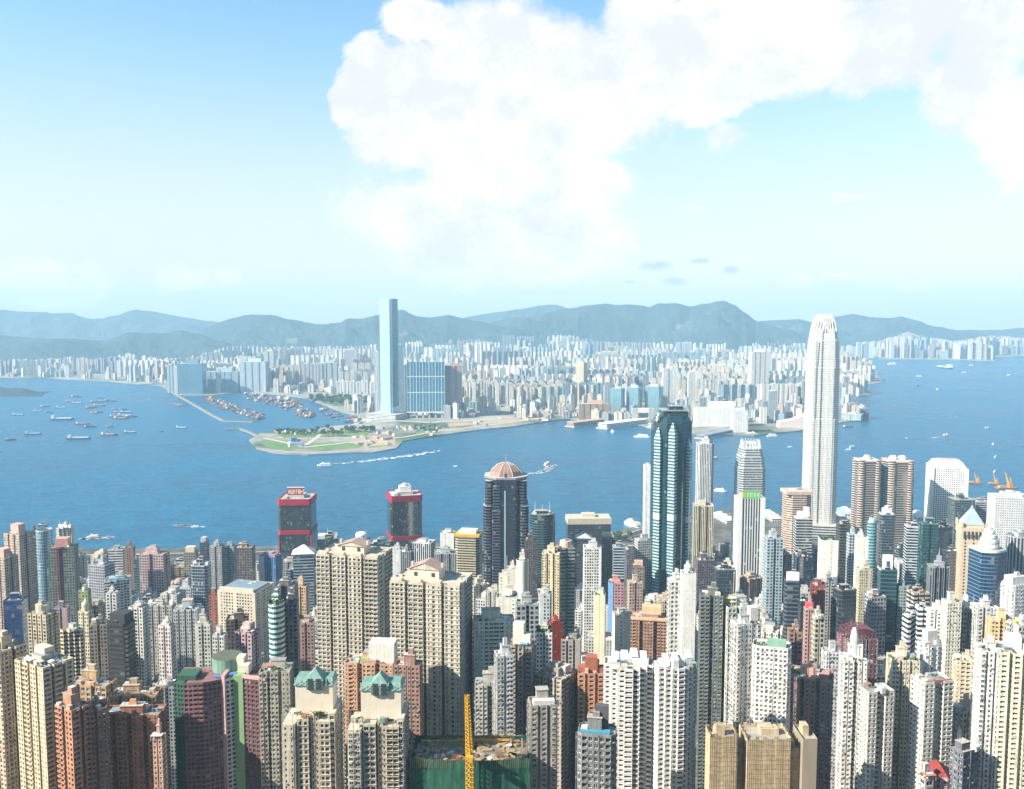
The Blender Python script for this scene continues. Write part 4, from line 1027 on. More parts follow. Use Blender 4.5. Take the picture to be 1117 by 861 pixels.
def scaffold_building():
    """building wrapped in bamboo scaffolding and beige sheeting"""
    D = 400; rg = random.Random(31); s = mpp(800, D); X = P(838, 800, D).x; Y = D + 16; gz = ground_z(X, Y)
    rt = root('scaffolded_building', 'building wrapped in beige sheeting and bamboo scaffolding, front bottom', 'building', (X, Y, gz))
    m, gg, bs = new_mat('scaffold_sheeting')
    t = gg.n('ShaderNodeTexCoord').outputs['Object']; x_, y_, z_ = gg.sep(t)
    nse = gg.noise(t, .35, 5, .65); lines = gg.m('LESS_THAN', gg.m('FRACT', gg.m('MULTIPLY', gg.m('ADD', x_, gg.m('MULTIPLY', y_, .7)), .62)), .10); hl = gg.m('LESS_THAN', gg.m('FRACT', gg.m('MULTIPLY', z_, .5)), .07)
    c = gg.mix(gg.mapr(nse, .3, .7), (.36, .27, .16), (.66, .55, .40)); c = gg.mix(gg.m('MULTIPLY', gg.m('MAXIMUM', lines, hl), .6), c, (.26, .19, .11))
    gg.put(bs.inputs['Base Color'], c); bs.inputs['Roughness'].default_value = .9
    x = lambda p: (p - 838) * s
    blocks = [(778, 808, 803, 0, 10, 'w'), (806, 822, 818, 6, 8, 'w'), (820, 868, 806, 1, 15, 'w'), (866, 884, 816, 4, 12, 'w'), (881, 897, 806, 0, 15, 'c')]
    for a, b, yt, y0, dp, k in blocks:
        H = zt(yt, D + 6 + y0) - gz; mb = MB(); w = x(b) - x(a); cx = (x(a) + x(b)) / 2
        J = lambda: rg.uniform(-.28, .28) if k == 'w' else 0
        nq = max(2, int(w / 1.8)); md_ = max(2, int(dp / 1.8))
        ol = [(cx - w / 2 + w * q / nq, y0 - 10 + J()) for q in range(nq)] + [(cx + w / 2 + J(), y0 - 10 + dp * q / md_) for q in range(md_)] + [(cx + w / 2 - w * q / nq, y0 - 10 + dp) for q in range(nq)] + [(cx - w / 2 + J(), y0 - 10 + dp - dp * q / md_) for q in range(md_)]
        for q in range(len(ol)):
            p0, p1 = ol[q], ol[(q + 1) % len(ol)]; hh_ = H + (rg.uniform(-.6, 1.4) if k == 'w' else 0)
            mb.face([(*p0, 0), (*p1, 0), (*p1, hh_), (*p0, hh_)], 0)
        mb.face([(cx - w / 2, y0 - 10, H - 1.5), (cx + w / 2, y0 - 10, H - 1.5), (cx + w / 2, y0 - 10 + dp, H - 1.5), (cx - w / 2, y0 - 10 + dp, H - 1.5)], 1)
        mb.build('wrapped_wall' if k == 'w' else 'side_wall', [m if k == 'w' else mat_of('res', 'beige')[0], ROOFS[0]], rt)
        for q in range(2 if w > 8 else 1):
            mb = MB(); mb.box(cx + rg.uniform(-.2, .2) * w, y0 - 10 + dp * rg.uniform(.4, .7), H - 1.5, w * rg.uniform(.25, .45), dp * .35, rg.uniform(3, 6), 0); mb.build('plant_room', [m], rt)
    mb = MB()
    for a, b, yt, y0, dp, k in blocks[:4]:
        H = zt(yt, D + 6 + y0) - gz
        for q in range(int((x(b) - x(a)) / .9)):
            xx = x(a) + q * .9; mb.tube((xx, y0 - 10.35, H - 60), (xx + rg.uniform(-.1, .1), y0 - 10.35, H + rg.uniform(.6, 3.2)), .06, 0, 4)
        for q in range(26): mb.tube((x(a), y0 - 10.4, H - 58 + q * 2.3), (x(b), y0 - 10.4, H - 58 + q * 2.3), .05, 0, 4)
        for q in range(int(dp / .9)):
            for e in (a, b): mb.tube((x(e), y0 - 10 + q * .9, H - 10), (x(e), y0 - 10 + q * .9, H + rg.uniform(.6, 2.6)), .06, 0, 4)
    o = mb.build('bamboo_poles', [plain((.50, .36, .18), .8, .3)], rt); o['kind'] = 'stuff'
    reg(778, 897, 795, 861, D, X, Y, 24, 'scaffolded building')
scaffold_building()

def construction_site():
    D = 420; rg = random.Random(41); s = mpp(830, D); X = P(513, 830, D).x; Y = D + 13; gz = ground_z(X, Y); H = zt(836, D) - gz
    rt = root('building_under_construction', 'unfinished building hung with dark green netting, crowded deck on top', 'building', (X, Y, gz))
    w = 131 * s
    m, gg, bs = new_mat('green_netting'); t = gg.n('ShaderNodeTexCoord').outputs['Object']; x_, y_, z_ = gg.sep(t)
    c = gg.mix(gg.mapr(gg.noise(gg.xyz(gg.m('MULTIPLY', x_, 1.), y_, gg.m('MULTIPLY', z_, .25)), .5, 4, .6), .3, .7), (.008, .06, .04), (.025, .15, .09))
    c = gg.mix(gg.m('LESS_THAN', gg.m('FRACT', gg.m('MULTIPLY', x_, .45)), .06), c, (.012, .05, .035)); gg.put(bs.inputs['Base Color'], c); bs.inputs['Roughness'].default_value = .9
    n = 22; f = [(-w / 2 + w * i / n, -11 - 2.2 * math.sin(math.pi * i / n) + rg.uniform(-.25, .25)) for i in range(n + 1)]
    mb = MB(); mb.prism(f + [(w / 2, 13), (-w / 2, 13)], 0, H + 3, 0); mb.build('green_netting', [m], rt)
    mb = MB(); mb.box(0, 1, 0, w * .96, 21, H, 0); mb.build('concrete_deck', [plain((.24, .21, .19), .9, .5, .3)], rt)
    for i in range(120):
        x, y = rg.uniform(-.46, .46) * w, rg.uniform(-9, 11); k = rg.random(); mb = MB()
        if k < .3: mb.box(x, y, H, .5, .5, rg.uniform(1.5, 3.4), 0); mb.build('column_stub', [M_CONC], rt)
        elif k < .6: mb.box(x, y, H, rg.uniform(1.5, 5), rg.uniform(1, 3), rg.uniform(.4, 1.8), 0, rg.uniform(0, 3)); mb.build('formwork', [plain(rg.choice([(.5, .28, .12), (.42, .33, .22), (.35, .32, .3), (.66, .64, .6), (.5, .36, .33)]), .8, .3)], rt)
        elif k < .8:
            for q in range(7): mb.tube((x + q * .5, y, H), (x + q * .5, y, H + rg.uniform(2, 4)), .07, 0, 4)
            mb.build('starter_bars', [plain((.35, .18, .09), .8, .2)], rt)
        else: mb.box(x, y, H, 2.4, 6, .9, 0, rg.uniform(0, 3)); mb.build('timber_pallet', [plain((.36, .29, .17), .8, .3)], rt)
    mb = MB(); mb.box(-w * .1, 10.5, H, w * .7, 1.0, 1.7, 0); mb.box(w * .1, 9.5, H + 1.7, w * .5, .3, 1.2, 1); mb.build('hoarding', [plain((.35, .42, .12), .8, .3), plain((.62, .34, .08), .8, .3)], rt)
    mb = MB()
    for i in range(60):
        x = -w / 2 + w * i / 60; mb.tube((x, -13.2 + rg.uniform(0, .6), H - 1), (x, -13.2, H + rg.uniform(3.2, 5)), .07, 0, 4)
    for i in range(30): mb.tube((rg.uniform(-.5, .5) * w, 12, H), (rg.uniform(-.5, .5) * w, 12, H + rg.uniform(2, 6)), .06, 0, 4)
    o = mb.build('scaffold_poles', [plain((.48, .36, .2), .8, .3)], rt); o['kind'] = 'stuff'
    reg(447, 579, 808, 861, D, X, Y, 26, 'green-netted construction site')
    # tower crane standing through it
    xc = P(511, 830, D - 15).x; cr = root('tower_crane', 'yellow luffing tower crane raised almost upright over the green netting', 'crane', (xc, D - 4, gz))
    def lattice(mb, a, b, w0, w1, n):
        a, b = Vector(a), Vector(b); dr = (b - a).normalized(); x = dr.orthogonal().normalized(); y = dr.cross(x)
        cs = lambda t: [a.lerp(b, t) + (x * sx + y * sy) * (w0 + (w1 - w0) * t) / 2 for sx, sy in ((-1, -1), (1, -1), (1, 1), (-1, 1))]
        for i in range(n):
            A, B = cs(i / n), cs((i + 1) / n)
            for k in range(4):
                mb.tube(A[k], B[k], .24, 0, 4); mb.tube(A[k], B[(k + 1) % 4], .15, 0, 4); mb.tube(A[k], A[(k + 1) % 4], .14, 0, 4)
    mb = MB(); zm = H + 6; lattice(mb, (0, 0, 0), (0, 0, zm), 2.6, 2.6, 34); mb.build('mast', [M_YELLOW], cr)
    mb = MB(); mb.box(0, 0, zm, 3.2, 3.2, 1.6, 0); mb.box(1.9, -1, zm + 1.6, 1.6, 1.8, 2.2, 1); mb.build('slewing_cab', [M_YELLOW, M_WHITE], cr)
    mb = MB(); zj = zt(757, D) - gz; lattice(mb, (0, 0, zm + 1.6), (-1.2, 3, zj), 2.6, 1.5, 16); mb.build('jib', [M_YELLOW], cr)
    mb = MB(); lattice(mb, (0, 0, zm + 1.6), (0.6, -4.5, zm + 6.5), 1.2, .7, 5); mb.box(.4, -4, zm + 1, 2.6, 2.2, 2.2, 0); mb.build('counter_jib', [M_YELLOW], cr)
    mb = MB(); mb.tube((.6, -4.5, zm + 6.5), (-1.2, 3, zj), .06, 0, 4); mb.tube((-1.2, 3, zj), (-1.2, 3.4, zj - 18), .05, 0, 4); mb.build('cable', [M_DARK], cr)
construction_site()
# ------------------------------------------------------------------ crowns for ordinary towers
def c_drum(col=(.62, .58, .5), r=.3, h=6, n=14, dome=False):
    def f(rt, pl, H, w, d, wp, m):
        mb = MB(); mb.cyl(0, 0, H - 1, min(w, d) * r, h, 0, n)
        if dome: mb.dome(0, 0, H - 1 + h, min(w, d) * r * 1.05, h * .7, 0, n)
        mb.build('roof_drum', [plain(col, .7, .2)], rt)
    return f
def c_block(col, sx=.5, sy=.5, h=6, ox=0, oy=0, name='roof_block'):
    def f(rt, pl, H, w, d, wp, m):
        mb = MB(); mb.box(ox * w, oy * d, H - 1, sx * w, sy * d, h, 0); mb.build(name, [plain(col, .75, .2)], rt)
    return f
def c_hip(col, h=7, over=1.05, base=0):
    def f(rt, pl, H, w, d, wp, m):
        mb = MB(); mb.prism(rect(w * over, d * over), H + base, H + base + h, 0, 0, 1, 1, rect(w * .1, d * .1), bottom=True); mb.build('hipped_roof', [plain(col, .7, .2)], rt)
    return f
def c_spire(h=14, r=.5, col=None):
    def f(rt, pl, H, w, d, wp, m):
        mb = MB(); mb.box(0, 0, H - 1, w * .4, d * .4, h * .3, 0); mb.box(0, 0, H - 1 + h * .3, w * .22, d * .22, h * .3, 0); mb.tube((0, 0, H + h * .5), (0, 0, H + h), r, 0, 6, .1); mb.build('spire', [plain(col, .7, .2) if col else wp], rt)
    return f
def c_masts(n=3, h=12):
    def f(rt, pl, H, w, d, wp, m):
        for i in range(n):
            mb = MB(); x = (i - (n - 1) / 2) * w * .28; mb.box(x, 0, H - 1, 3, 3, 4, 0); mb.tube((x, 0, H + 3), (x, 0, H + h * (1 - .2 * (i % 2))), .35, 0, 5, .12); mb.build('mast', [M_WHITE], rt)
    return f
def c_green(rt, pl, H, w, d, wp, m):
    rg = random.Random(int(H * 10)); mb = MB()
    for q in range(260):
        o = Vector((rg.uniform(-.48, .48) * w, rg.uniform(-.48, .48) * d, H - .6 + rg.uniform(0, 2.6))); a = Vector((rg.gauss(0, 1), rg.gauss(0, 1), rg.gauss(0, 1))).normalized() * rg.uniform(.6, 1.2); b = a.orthogonal().normalized() * .8
        mb.face([tuple(o + a), tuple(o + b), tuple(o - a), tuple(o - b)], 0)
    mb.build('roof_garden', [M_LEAF], rt)
def c_scaff(rt, pl, H, w, d, wp, m):
    """yellow working frames on a roof"""
    rg = random.Random(9)
    for i in range(6):
        mb = MB(); x, y = rg.uniform(-.4, .4) * w, rg.uniform(-.4, .3) * d; a, b, h = rg.uniform(3, 6), rg.uniform(2, 4), rg.uniform(2, 5)
        for sx in (-1, 1):
            for sy in (-1, 1): mb.tube((x + sx * a / 2, y + sy * b / 2, H - 1), (x + sx * a / 2, y + sy * b / 2, H + h), .15, 0, 4)
        mb.box(x, y, H + h, a + .6, b + .6, .3, 0); mb.box(x, y, H + h * .5, a + .6, b + .6, .25, 0); mb.build('roof_frame', [plain((.72, .62, .06), .6, .2) if i % 3 else M_WHITE], rt)
def c_trellis(col=(.17, .07, .09)):
    def f(rt, pl, H, w, d, wp, m):
        mb = MB()
        for i in range(9):
            x = -w * .45 + i * w * .9 / 8; h = 4 + 2.5 * math.sin(math.pi * i / 8)
            for y in (-.4, -.2, 0, .2, .4): mb.tube((x, y * d, H - 1), (x, y * d, H + h), .3, 0, 4)
            mb.tube((x, -.4 * d, H + h), (x, .4 * d, H + h), .35, 0, 4)
        for y in (-.4, 0, .4):
            for i in range(8):
                x = -w * .45 + i * w * .9 / 8; mb.tube((x, y * d, H + 4 + 2.5 * math.sin(math.pi * i / 8)), (x + w * .9 / 8, y * d, H + 4 + 2.5 * math.sin(math.pi * (i + 1) / 8)), .35, 0, 4)
        mb.build('roof_trellis', [plain(col, .7, .2)], rt)
    return f
def c_two(*fs):
    def f(*a):
        for k in fs: k(*a)
    return f

def c_side(col, sx=-1):
    def f(rt, pl, H, w, d, wp, m):
        mb = MB(); mb.box(sx * (w * .5 + .25), 0, 0, .5, d * .98, H, 0); mb.box(sx * w * .34, -d * .5 - .25, 0, w * .3, .5, H, 0); mb.build('side_wall', [plain(col, .7, .2)], rt)
    return f
AT, OT, AB, OB = 'apartment_tower', 'office_tower', 'apartment_block', 'office_block'
T = tower
# ---- nearest row, bottom left to bottom right
T(-22, 26, 712, 861, 470, -24, 'ribs3', 'res', (.62, .50, .36), 'tan apartment tower with a curved roof terrace cut by the left edge', 'tan tower at the left edge', rich=9, opened=True, seed=1, crown=c_drum((.6, .5, .38), .34, 4, 16))
T(20, 77, 730, 861, 452, -30, 'ribs4', 'bal', (.64, .55, .40), 'cream yellow apartment tower with roof gardens, second from the bottom left corner', 'cream yellow tower', q=.7, rich=14, opened=True, seed=2, crown=c_block((.72, .62, .46), .36, .3, 7, -.1, .1))
T(62, 98, 776, 861, 428, -32, 'ribs2', 'bal', (.48, .25, .16), 'orange brown tower with white trimmed balconies and a satellite dish', 'orange brown tower', rich=8, opened=True, seed=3, trim=plain((.7, .6, .5), .7, .1), q=.75)
T(94, 117, 774, 861, 436, 20, 'ribs2', 'res', (.36, .19, .14), 'narrow dark reddish tower joined right of the orange brown one', None, rich=3, opened=True, seed=4, q=1.2)
T(74, 126, 752, 775, 520, -6, 'ribs3', 'grid', (.58, .41, .25), 'low yellow ochre block with an open grid of windows and a roof garden', None, AB, rich=8, opened=True, seed=5, q=.5)
T(122, 176, 762, 790, 505, 5, 'ribs4', 'grid', (.56, .38, .23), 'low ochre block with stepped gables behind the orange red terrace', None, AB, rich=8, opened=True, seed=6, q=.5)
T(112, 180, 785, 861, 445, 3, 'ribs4', 'bal', (.40, .19, .12), 'orange red apartment terrace with a small pointed gable and ribbed bays', 'orange red terrace', AB, rich=6, opened=True, seed=7, q=.45, crown=c_hip((.62, .32, .18), 6, .2))
T(167, 181, 806, 861, 420, 0, 'ribs2', 'bal', (.68, .46, .36), 'slim pinkish peach block tucked left of the pink and green tower', None, AB, rich=3, opened=True, seed=8, q=1.3)
T(283, 320, 734, 861, 470, 4, 'ribs3', 'res', (.50, .46, .37), 'khaki grey tower with a column of yellow bays', 'yellow-striped tower', rich=6, opened=True, seed=9, over=dict(accent=(.6, .4, .1)))
T(576, 608, 770, 861, 428, 6, 'ribs3', 'res', (.40, .36, .33), 'grey beige tower with a white roof terrace, right of the green netting', 'grey beige tower', rich=6, opened=True, seed=10, crown=c_block((.72, .7, .66), .8, .3, 3, 0, -.3))
T(584, 631, 742, 861, 486, -34, 'ribs4', 'bal', (.40, .35, .30), 'long grey brown ribbed slab with a flat pale roof, left of the red roof', 'grey brown slab', rich=5, opened=True, seed=11, q=1.1, crown=c_block((.55, .52, .46), .4, .3, 5, .15, .1))
T(630, 660, 735, 800, 492, -4, 'ribs3', 'bal', (.56, .30, .19), 'brick red stepped tower with cream pilasters, beside the white balconied tower', 'brick red stepped tower', rich=3, opened=True, seed=12, crown=c_two(c_block((.40, .13, .08), .44, .5, 9), c_block((.40, .13, .08), .9, .4, 3)), trim=plain((.62, .5, .4), .7, .1))
T(630, 673, 802, 861, 402, -10, 'chamf', 'grid', (.24, .25, .25), 'low grey block with a bright blue pool roof', 'grey blue-roofed block', AB, rich=3, opened=True, seed=13, q=.7, crown=c_two(c_block((.09, .30, .42), .8, .3, 1.4, -.05, -.22), c_block((.10, .10, .11), .34, .3, 12, .12, .12)))
T(862, 908, 742, 861, 495, -22, 'ribs3', 'res', (.34, .24, .22), 'mauve brown ribbed tower with ornate terracotta roof terraces', 'mauve brown tower', rich=10, opened=True, seed=14, crown=c_two(c_block((.56, .34, .28), .3, .3, 5, -.1), c_block((.5, .3, .25), .24, .5, 3, .3)))
T(797, 829, 682, 861, 486, 12, 'rect', 'res', (.80, .76, .68), 'bright white slab with two window columns, joined left of the glass-walled rooftop garden', 'bright white slab', rich=7, opened=True, seed=15, q=.6, crown=c_block((.76, .72, .64), .34, .5, 9, .3))
T(822, 862, 706, 861, 474, -16, 'chamf', 'res', (.80, .77, .71), 'white tower with a glass-walled rooftop garden, joined right of the bright white slab', 'white roof-garden tower', rich=2, opened=True, seed=16, q=.55, plant=False, crown=c_block((.25, .42, .33), .5, .3, 4, .12, -.1))
T(784, 828, 664, 800, 560, 8, 'ribs3', 'grid', (.66, .70, .60), 'pale green residential tower under renovation with yellow roof frames', 'yellow-framed tower', rich=6, opened=True, seed=17, crown=c_scaff, over=dict(accent=(.1, .35, .3)))
T(763, 789, 650, 800, 565, -8, 'ribs2', 'res', (.17, .19, .18), 'dark green grey apartment tower right of the blank white wall', 'dark green tower', rich=6, opened=True, seed=18)
T(916, 946, 722, 861, 455, -8, 'ribs2', 'res', (.80, .77, .70), 'white tower with a domed pavilion and red terrace on its roof', 'white domed-roof tower', rich=8, opened=True, seed=19, q=1.0, crown=c_two(c_block((.78, .76, .7), .4, .4, 8, .15, .1), c_drum((.82, .8, .76), .16, 10, 12, True)))
T(937, 974, 757, 861, 432, 10, 'h', 'bal', (.66, .64, .58), 'white tower with two balconied fronts and a dark cleft, in front of the domed roof', None, rich=4, opened=True, seed=20, q=.7, plant=False)
T(968, 1002, 722, 861, 470, -6, 'ribs3', 'res', (.70, .63, .50), 'cream tower with a terracotta terrace between two white towers', 'cream terracotta tower', rich=8, opened=True, seed=21)
T(1000, 1028, 705, 800, 480, 14, 'chamf', 'blankw', (.80, .78, .72), 'white blank-walled tower with a large roof house above the red roof', None, rich=5, opened=True, seed=22, crown=c_block((.78, .76, .7), .6, .5, 8))
T(995, 1038, 747, 861, 436, 12, 'h', 'bal', (.74, .71, .63), 'white twin-fronted tower with reddish terraces directly behind the red roof', None, rich=5, opened=True, seed=23, q=.7, plant=False, crown=c_block((.42, .22, .17), .9, .12, 1.6, 0, -.4))
T(1063, 1092, 712, 861, 436, -10, 'ribs3', 'res', (.80, .78, .72), 'white ribbed tower with greenish window columns at the lower right', 'white ribbed tower', rich=6, opened=True, seed=24, q=1.1)
T(1088, 1140, 716, 861, 430, -20, 'ribs4', 'bal', (.76, .68, .54), 'cream white tower with rows of shaded balconies cut by the right edge', 'cream tower at the right edge', rich=8, opened=True, seed=25, crown=c_block((.76, .72, .64), .34, .36, 8, -.2))
T(1038, 1066, 778, 830, 492, 4, 'ribs2', 'grid', (.52, .47, .40), 'lower beige block with large windows in the gap', None, AB, rich=4, opened=True, seed=26)
T(1036, 1066, 822, 861, 425, 24, 'rect', 'grid', (.16, .17, .21), 'dark slate low block in shade between two white towers', None, AB, rich=6, opened=True, seed=27, q=.8)
T(516, 561, 678, 800, 560, 4, 'rect', 'bal', (.66, .68, .58), 'pale green grey slab with a dense grid of windows and green edges', 'pale green slab', rich=6, opened=True, seed=28, q=.5, over=dict(accent=(.2, .4, .26)))
T(518, 552, 748, 790, 500, 0, 'ribs2', 'res', (.50, .49, .45), 'stepped grey block before the pale green slab', None, AB, rich=3, opened=True, seed=29, q=.6, crown=c_block((.44, .43, .4), .2, .4, 8, .1))
T(539, 560, 716, 861, 478, 12, 'ribs2', 'fin', (.78, .77, .72), 'white glazed slim tower with a planted roof, left of the dark brown balconied tower', 'white slim tower', rich=4, opened=True, seed=30, q=1.0)
T(556, 584, 706, 861, 490, -14, 'ribs3', 'bal', (.34, .30, .27), 'dark brown balconied tower with a weathered white head house', 'dark brown balconied tower', rich=6, opened=True, seed=31, crown=c_two(c_block((.66, .63, .55), .5, .5, 13, -.15), c_block((.68, .64, .54), .3, .5, 7, .25)))
T(376, 434, 726, 770, 520, -4, 'ribs3', 'bal', (.68, .42, .28), 'salmon pink block with a big white rounded penthouse', 'salmon pink block', AB, rich=8, opened=True, seed=32, q=.5, crown=c_two(c_block((.74, .72, .66), .52, .7, 12, .24, .1, 'penthouse'), c_block((.36, .4, .2), .16, .3, 3, -.1, -.2, 'planting')))
T(430, 461, 727, 840, 500, -6, 'rect', 'res', (.42, .25, .20), 'terracotta brown slab with white edges between the cream towers', 'terracotta brown slab', rich=3, opened=True, seed=33, q=.6, trim=plain((.4, .3, .26), .7, .1))
T(728, 745, 634, 740, 620, 6, 'rect', 'grid', (.74, .73, .67), 'white slab with wide windows joined to the blank white wall', None, rich=4, opened=True, seed=34, q=1.0)
T(742, 759, 626, 740, 612, 0, 'rect', 'blankw', (.82, .80, .76), 'tower with a tall blank white wall facing the hill', 'blank white wall', rich=3, opened=False, seed=35, q=1.1, over=dict(blank=.97), crown=c_drum((.8, .78, .72), .3, 4, 12, True))
T(1012, 1034, 668, 790, 600, -12, 'ribs3', 'bal', (.78, .76, .72), 'white stepped balconied tower left of the cream slab on the right hillside', 'white stepped tower', rich=6, opened=True, seed=36)
T(1028, 1048, 658, 800, 590, 0, 'rect', 'fin', (.78, .72, .60), 'cream slab with neat window columns on the right hillside', 'cream slab', rich=4, opened=True, seed=37, q=.9)
T(1046, 1061, 662, 760, 598, 10, 'ribs2', 'grid', (.44, .47, .44), 'grey green glazed tower with a dome, between cream slab and white twin towers', None, rich=3, opened=True, seed=38, crown=c_drum((.7, .68, .62), .3, 5, 12, True))
T(1060, 1088, 664, 740, 585, 0, 'ribs3', 'res', (.80, .78, .74), 'white twin-ribbed tower in front of the bowed blue glass', 'white twin-ribbed tower', rich=5, opened=True, seed=39)
T(1077, 1103, 678, 720, 548, -12, 'ribs2', 'bal', (.74, .54, .32), 'peach orange tower with yellow edges near the right edge', 'peach orange tower', rich=4, opened=True, seed=40)
T(1092, 1122, 640, 690, 590, 16, 'chamf', 'blankw', (.80, .78, .76), 'white blank-fronted tower with dark openings high at the right edge', 'white blank-fronted tower', rich=3, opened=True, seed=41, crown=c_block((.8, .78, .76), .8, .6, 6))
T(1100, 1130, 684, 720, 535, 8, 'ribs2', 'grid', (.72, .74, .66), 'white and green framed tower under an orange roof terrace', None, rich=4, opened=True, seed=42, trim=plain((.2, .4, .3), .7, .1), crown=c_block((.6, .36, .12), .8, .3, 2.5))
T(1040, 1064, 722, 780, 525, -14, 'rect', 'bal', (.66, .58, .44), 'slim beige tower with a sunlit blank side in the gap on the right', None, rich=3, opened=True, seed=43)
T(896, 917, 712, 790, 545, -6, 'chamf', 'fin', (.58, .58, .62), 'pale lilac grey tower left of the white domed-roof tower', 'pale lilac tower', rich=3, opened=True, seed=44)
T(914, 956, 700, 760, 565, 6, 'ribs3', 'grid', (.22, .11, .13), 'maroon tower crowned by a purple steel trellis', 'maroon trellis tower', rich=2, opened=True, seed=45, plant=False, crown=c_trellis())

T(1008, 1034, 847, 861, 385, -28, 'rect', 'res', (.50, .31, .29), 'pink stucco tower with a pointed red roof at the bottom right', 'pointed red roof', AB, rich=0, opened=True, seed=46, q=.9, plant=False, crown=c_hip((.27, .045, .04), 5, 1.02, .1))
T(1003, 1018, 850, 861, 380, 10, 'rect', 'grid', (.5, .5, .48), 'low white roof terrace block in front of the pointed red roof', None, AB, rich=7, opened=True, seed=47, q=1.0)

# ---- middle distance, left to right
T(-10, 18, 610, 700, 940, -20, 'ribs3', 'fin', (.54, .42, .34), 'tan tower with a pink block roof at the left edge, the nearer lower one', None, crown=c_block((.66, .40, .34), .5, .5, 9), seed=51)
T(6, 34, 584, 690, 1010, -20, 'ribs3', 'fin', (.56, .44, .36), 'tan tower with a pink block roof at the left edge, the farther taller one', 'pink-roofed tan tower', crown=c_block((.66, .40, .34), .5, .5, 11), seed=52)
T(5, 29, 656, 705, 800, 6, 'rect', 'curt', (.05, .09, .2), 'dark royal blue glass block below the pink-roofed tan towers', 'royal blue block', OB, 'office block', over=dict(glass=(.015, .05, .16)), seed=53)
T(34, 42, 580, 660, 1090, 0, 'rect', 'hband', (.12, .10, .11), 'very thin dark tower left of the blue white glass tower', None, OT, seed=54, rich=1, q=1.5)
T(38, 58, 580, 660, 1050, 12, 'round', 'curt', (.60, .68, .74), 'curved blue white glass tower near the left edge', 'blue white glass tower', OT, over=dict(glass=(.12, .26, .36)), seed=55, q=1.0)
T(62, 80, 577, 600, 1120, -8, 'stag', 'res', (.72, .68, .58), 'cream tower with a spiky roof behind the dark tower with a pink crown', None, seed=56, crown=c_masts(4, 9))
T(54, 84, 598, 690, 900, 10, 'ribs2', 'res', (.22, .25, .22), 'dark green tower with a maroon stripe and a pink roof block', 'dark maroon-striped tower', seed=57, q=.7, crown=c_two(c_block((.62, .34, .30), .5, .6, 9), c_block((.30, .09, .11), .12, .1, 1.5, 0, -.52)), over=dict(accent=(.30, .08, .11), amod=6))
T(32, 62, 672, 716, 690, -14, 'ribs4', 'fin', (.56, .48, .34), 'beige many-ribbed tower with a rounded roof house behind the cream yellow tower', 'beige many-ribbed tower', seed=58, crown=c_drum((.62, .56, .44), .36, 7, 12))
T(60, 76, 664, 720, 730, 8, 'ribs2', 'res', (.58, .42, .42), 'dull pink tower right of the beige many-ribbed tower', None, seed=59)
T(67, 90, 690, 740, 625, -26, 'stag', 'bal', (.72, .60, .42), 'stepped cream tower in front of the dull pink tower', 'stepped cream tower', seed=60)
T(86, 101, 668, 745, 690, -8, 'ribs2', 'fin', (.70, .63, .46), 'narrow cream tower with a domed drum', None, seed=61, crown=c_drum((.64, .58, .46), .4, 5, 12, True))
T(99, 118, 682, 748, 660, 14, 'ribs2', 'res', (.44, .36, .28), 'beige brown tower with a bright cream edge left of the black office tower', None, seed=62, crown=c_block((.66, .6, .48), .3, .6, 4, -.3))
T(118, 148, 682, 750, 680, -14, 'chamf', 'hband', (.06, .055, .055), 'black brown office tower with a set-back upper half', 'black office tower', OT, seed=63, over=dict(glass=(.012, .012, .015)), crown=c_block((.05, .05, .055), .8, .8, 8))
T(86, 99, 645, 680, 860, 0, 'rect', 'res', (.34, .38, .17), 'olive green slim tower', 'olive green slim tower', seed=64, crown=c_drum((.7, .68, .6), .3, 4))
T(119, 137, 600, 640, 1260, 6, 'rect', 'band', (.66, .66, .64), 'white waterfront office block beside the brown one', None, OB, seed=65)
T(136, 147, 598, 650, 1240, 6, 'rect', 'res', (.32, .19, .15), 'brick brown waterfront block', 'brick brown block', OB, seed=66)
T(146, 156, 610, 650, 1200, 0, 'rect', 'hband', (.08, .20, .22), 'teal glass block between the brick brown and dusty pink blocks', None, OB, seed=67)
T(153, 184, 606, 650, 1170, -4, 'ribs2', 'grid', (.56, .40, .40), 'dusty pink waterfront block with a grid front', 'dusty pink block', AB, seed=68, q=.6)
T(98, 124, 618, 660, 1100, -16, 'rect', 'grid', (.40, .42, .46), 'blue grey block left of the white waterfront block', None, OB, seed=69)
T(115, 142, 634, 690, 900, 14, 'stag', 'bal', (.74, .74, .70), 'white stepped block with a blue tinted roof', 'white blue-roofed block', AB, seed=70, crown=c_block((.3, .45, .58), .7, .6, 2.5))
T(116, 130, 648, 700, 800, 0, 'ribs2', 'res', (.66, .65, .61), 'pale grey tower with a tank behind the black office tower', None, seed=71)
T(141, 162, 664, 745, 720, -10, 'ribs3', 'fin', (.68, .67, .63), 'off-white ribbed tower with a peaked head right of the black office tower', 'off-white ribbed tower', seed=72, crown=c_spire(8))
T(161, 191, 662, 745, 770, 0, 'ribs4', 'fin', (.52, .51, .45), 'wide grey green ribbed slab with crenellated roof', 'grey green slab', seed=73, q=.5, crown=c_masts(4, 5))
T(173, 191, 684, 748, 640, -8, 'ribs2', 'fin', (.74, .64, .62), 'pinkish white slim tower before the grey green slab', 'pinkish white tower', seed=74, crown=c_drum((.72, .66, .62), .3, 4))
T(190, 219, 666, 748, 690, 6, 'ribs4', 'fin', (.60, .61, .60), 'light grey ribbed tower with a blue grey peaked roof', 'light grey ribbed tower', seed=75, crown=c_hip((.28, .32, .38), 5, .5))
T(213, 232, 682, 740, 645, 4, 'ribs2', 'res', (.70, .68, .60), 'cream tower with a vivid turquoise stripe', 'turquoise striped tower', seed=76, over=dict(accent=(.10, .42, .34), amod=5), crown=c_block((.6, .55, .45), .4, .4, 5))
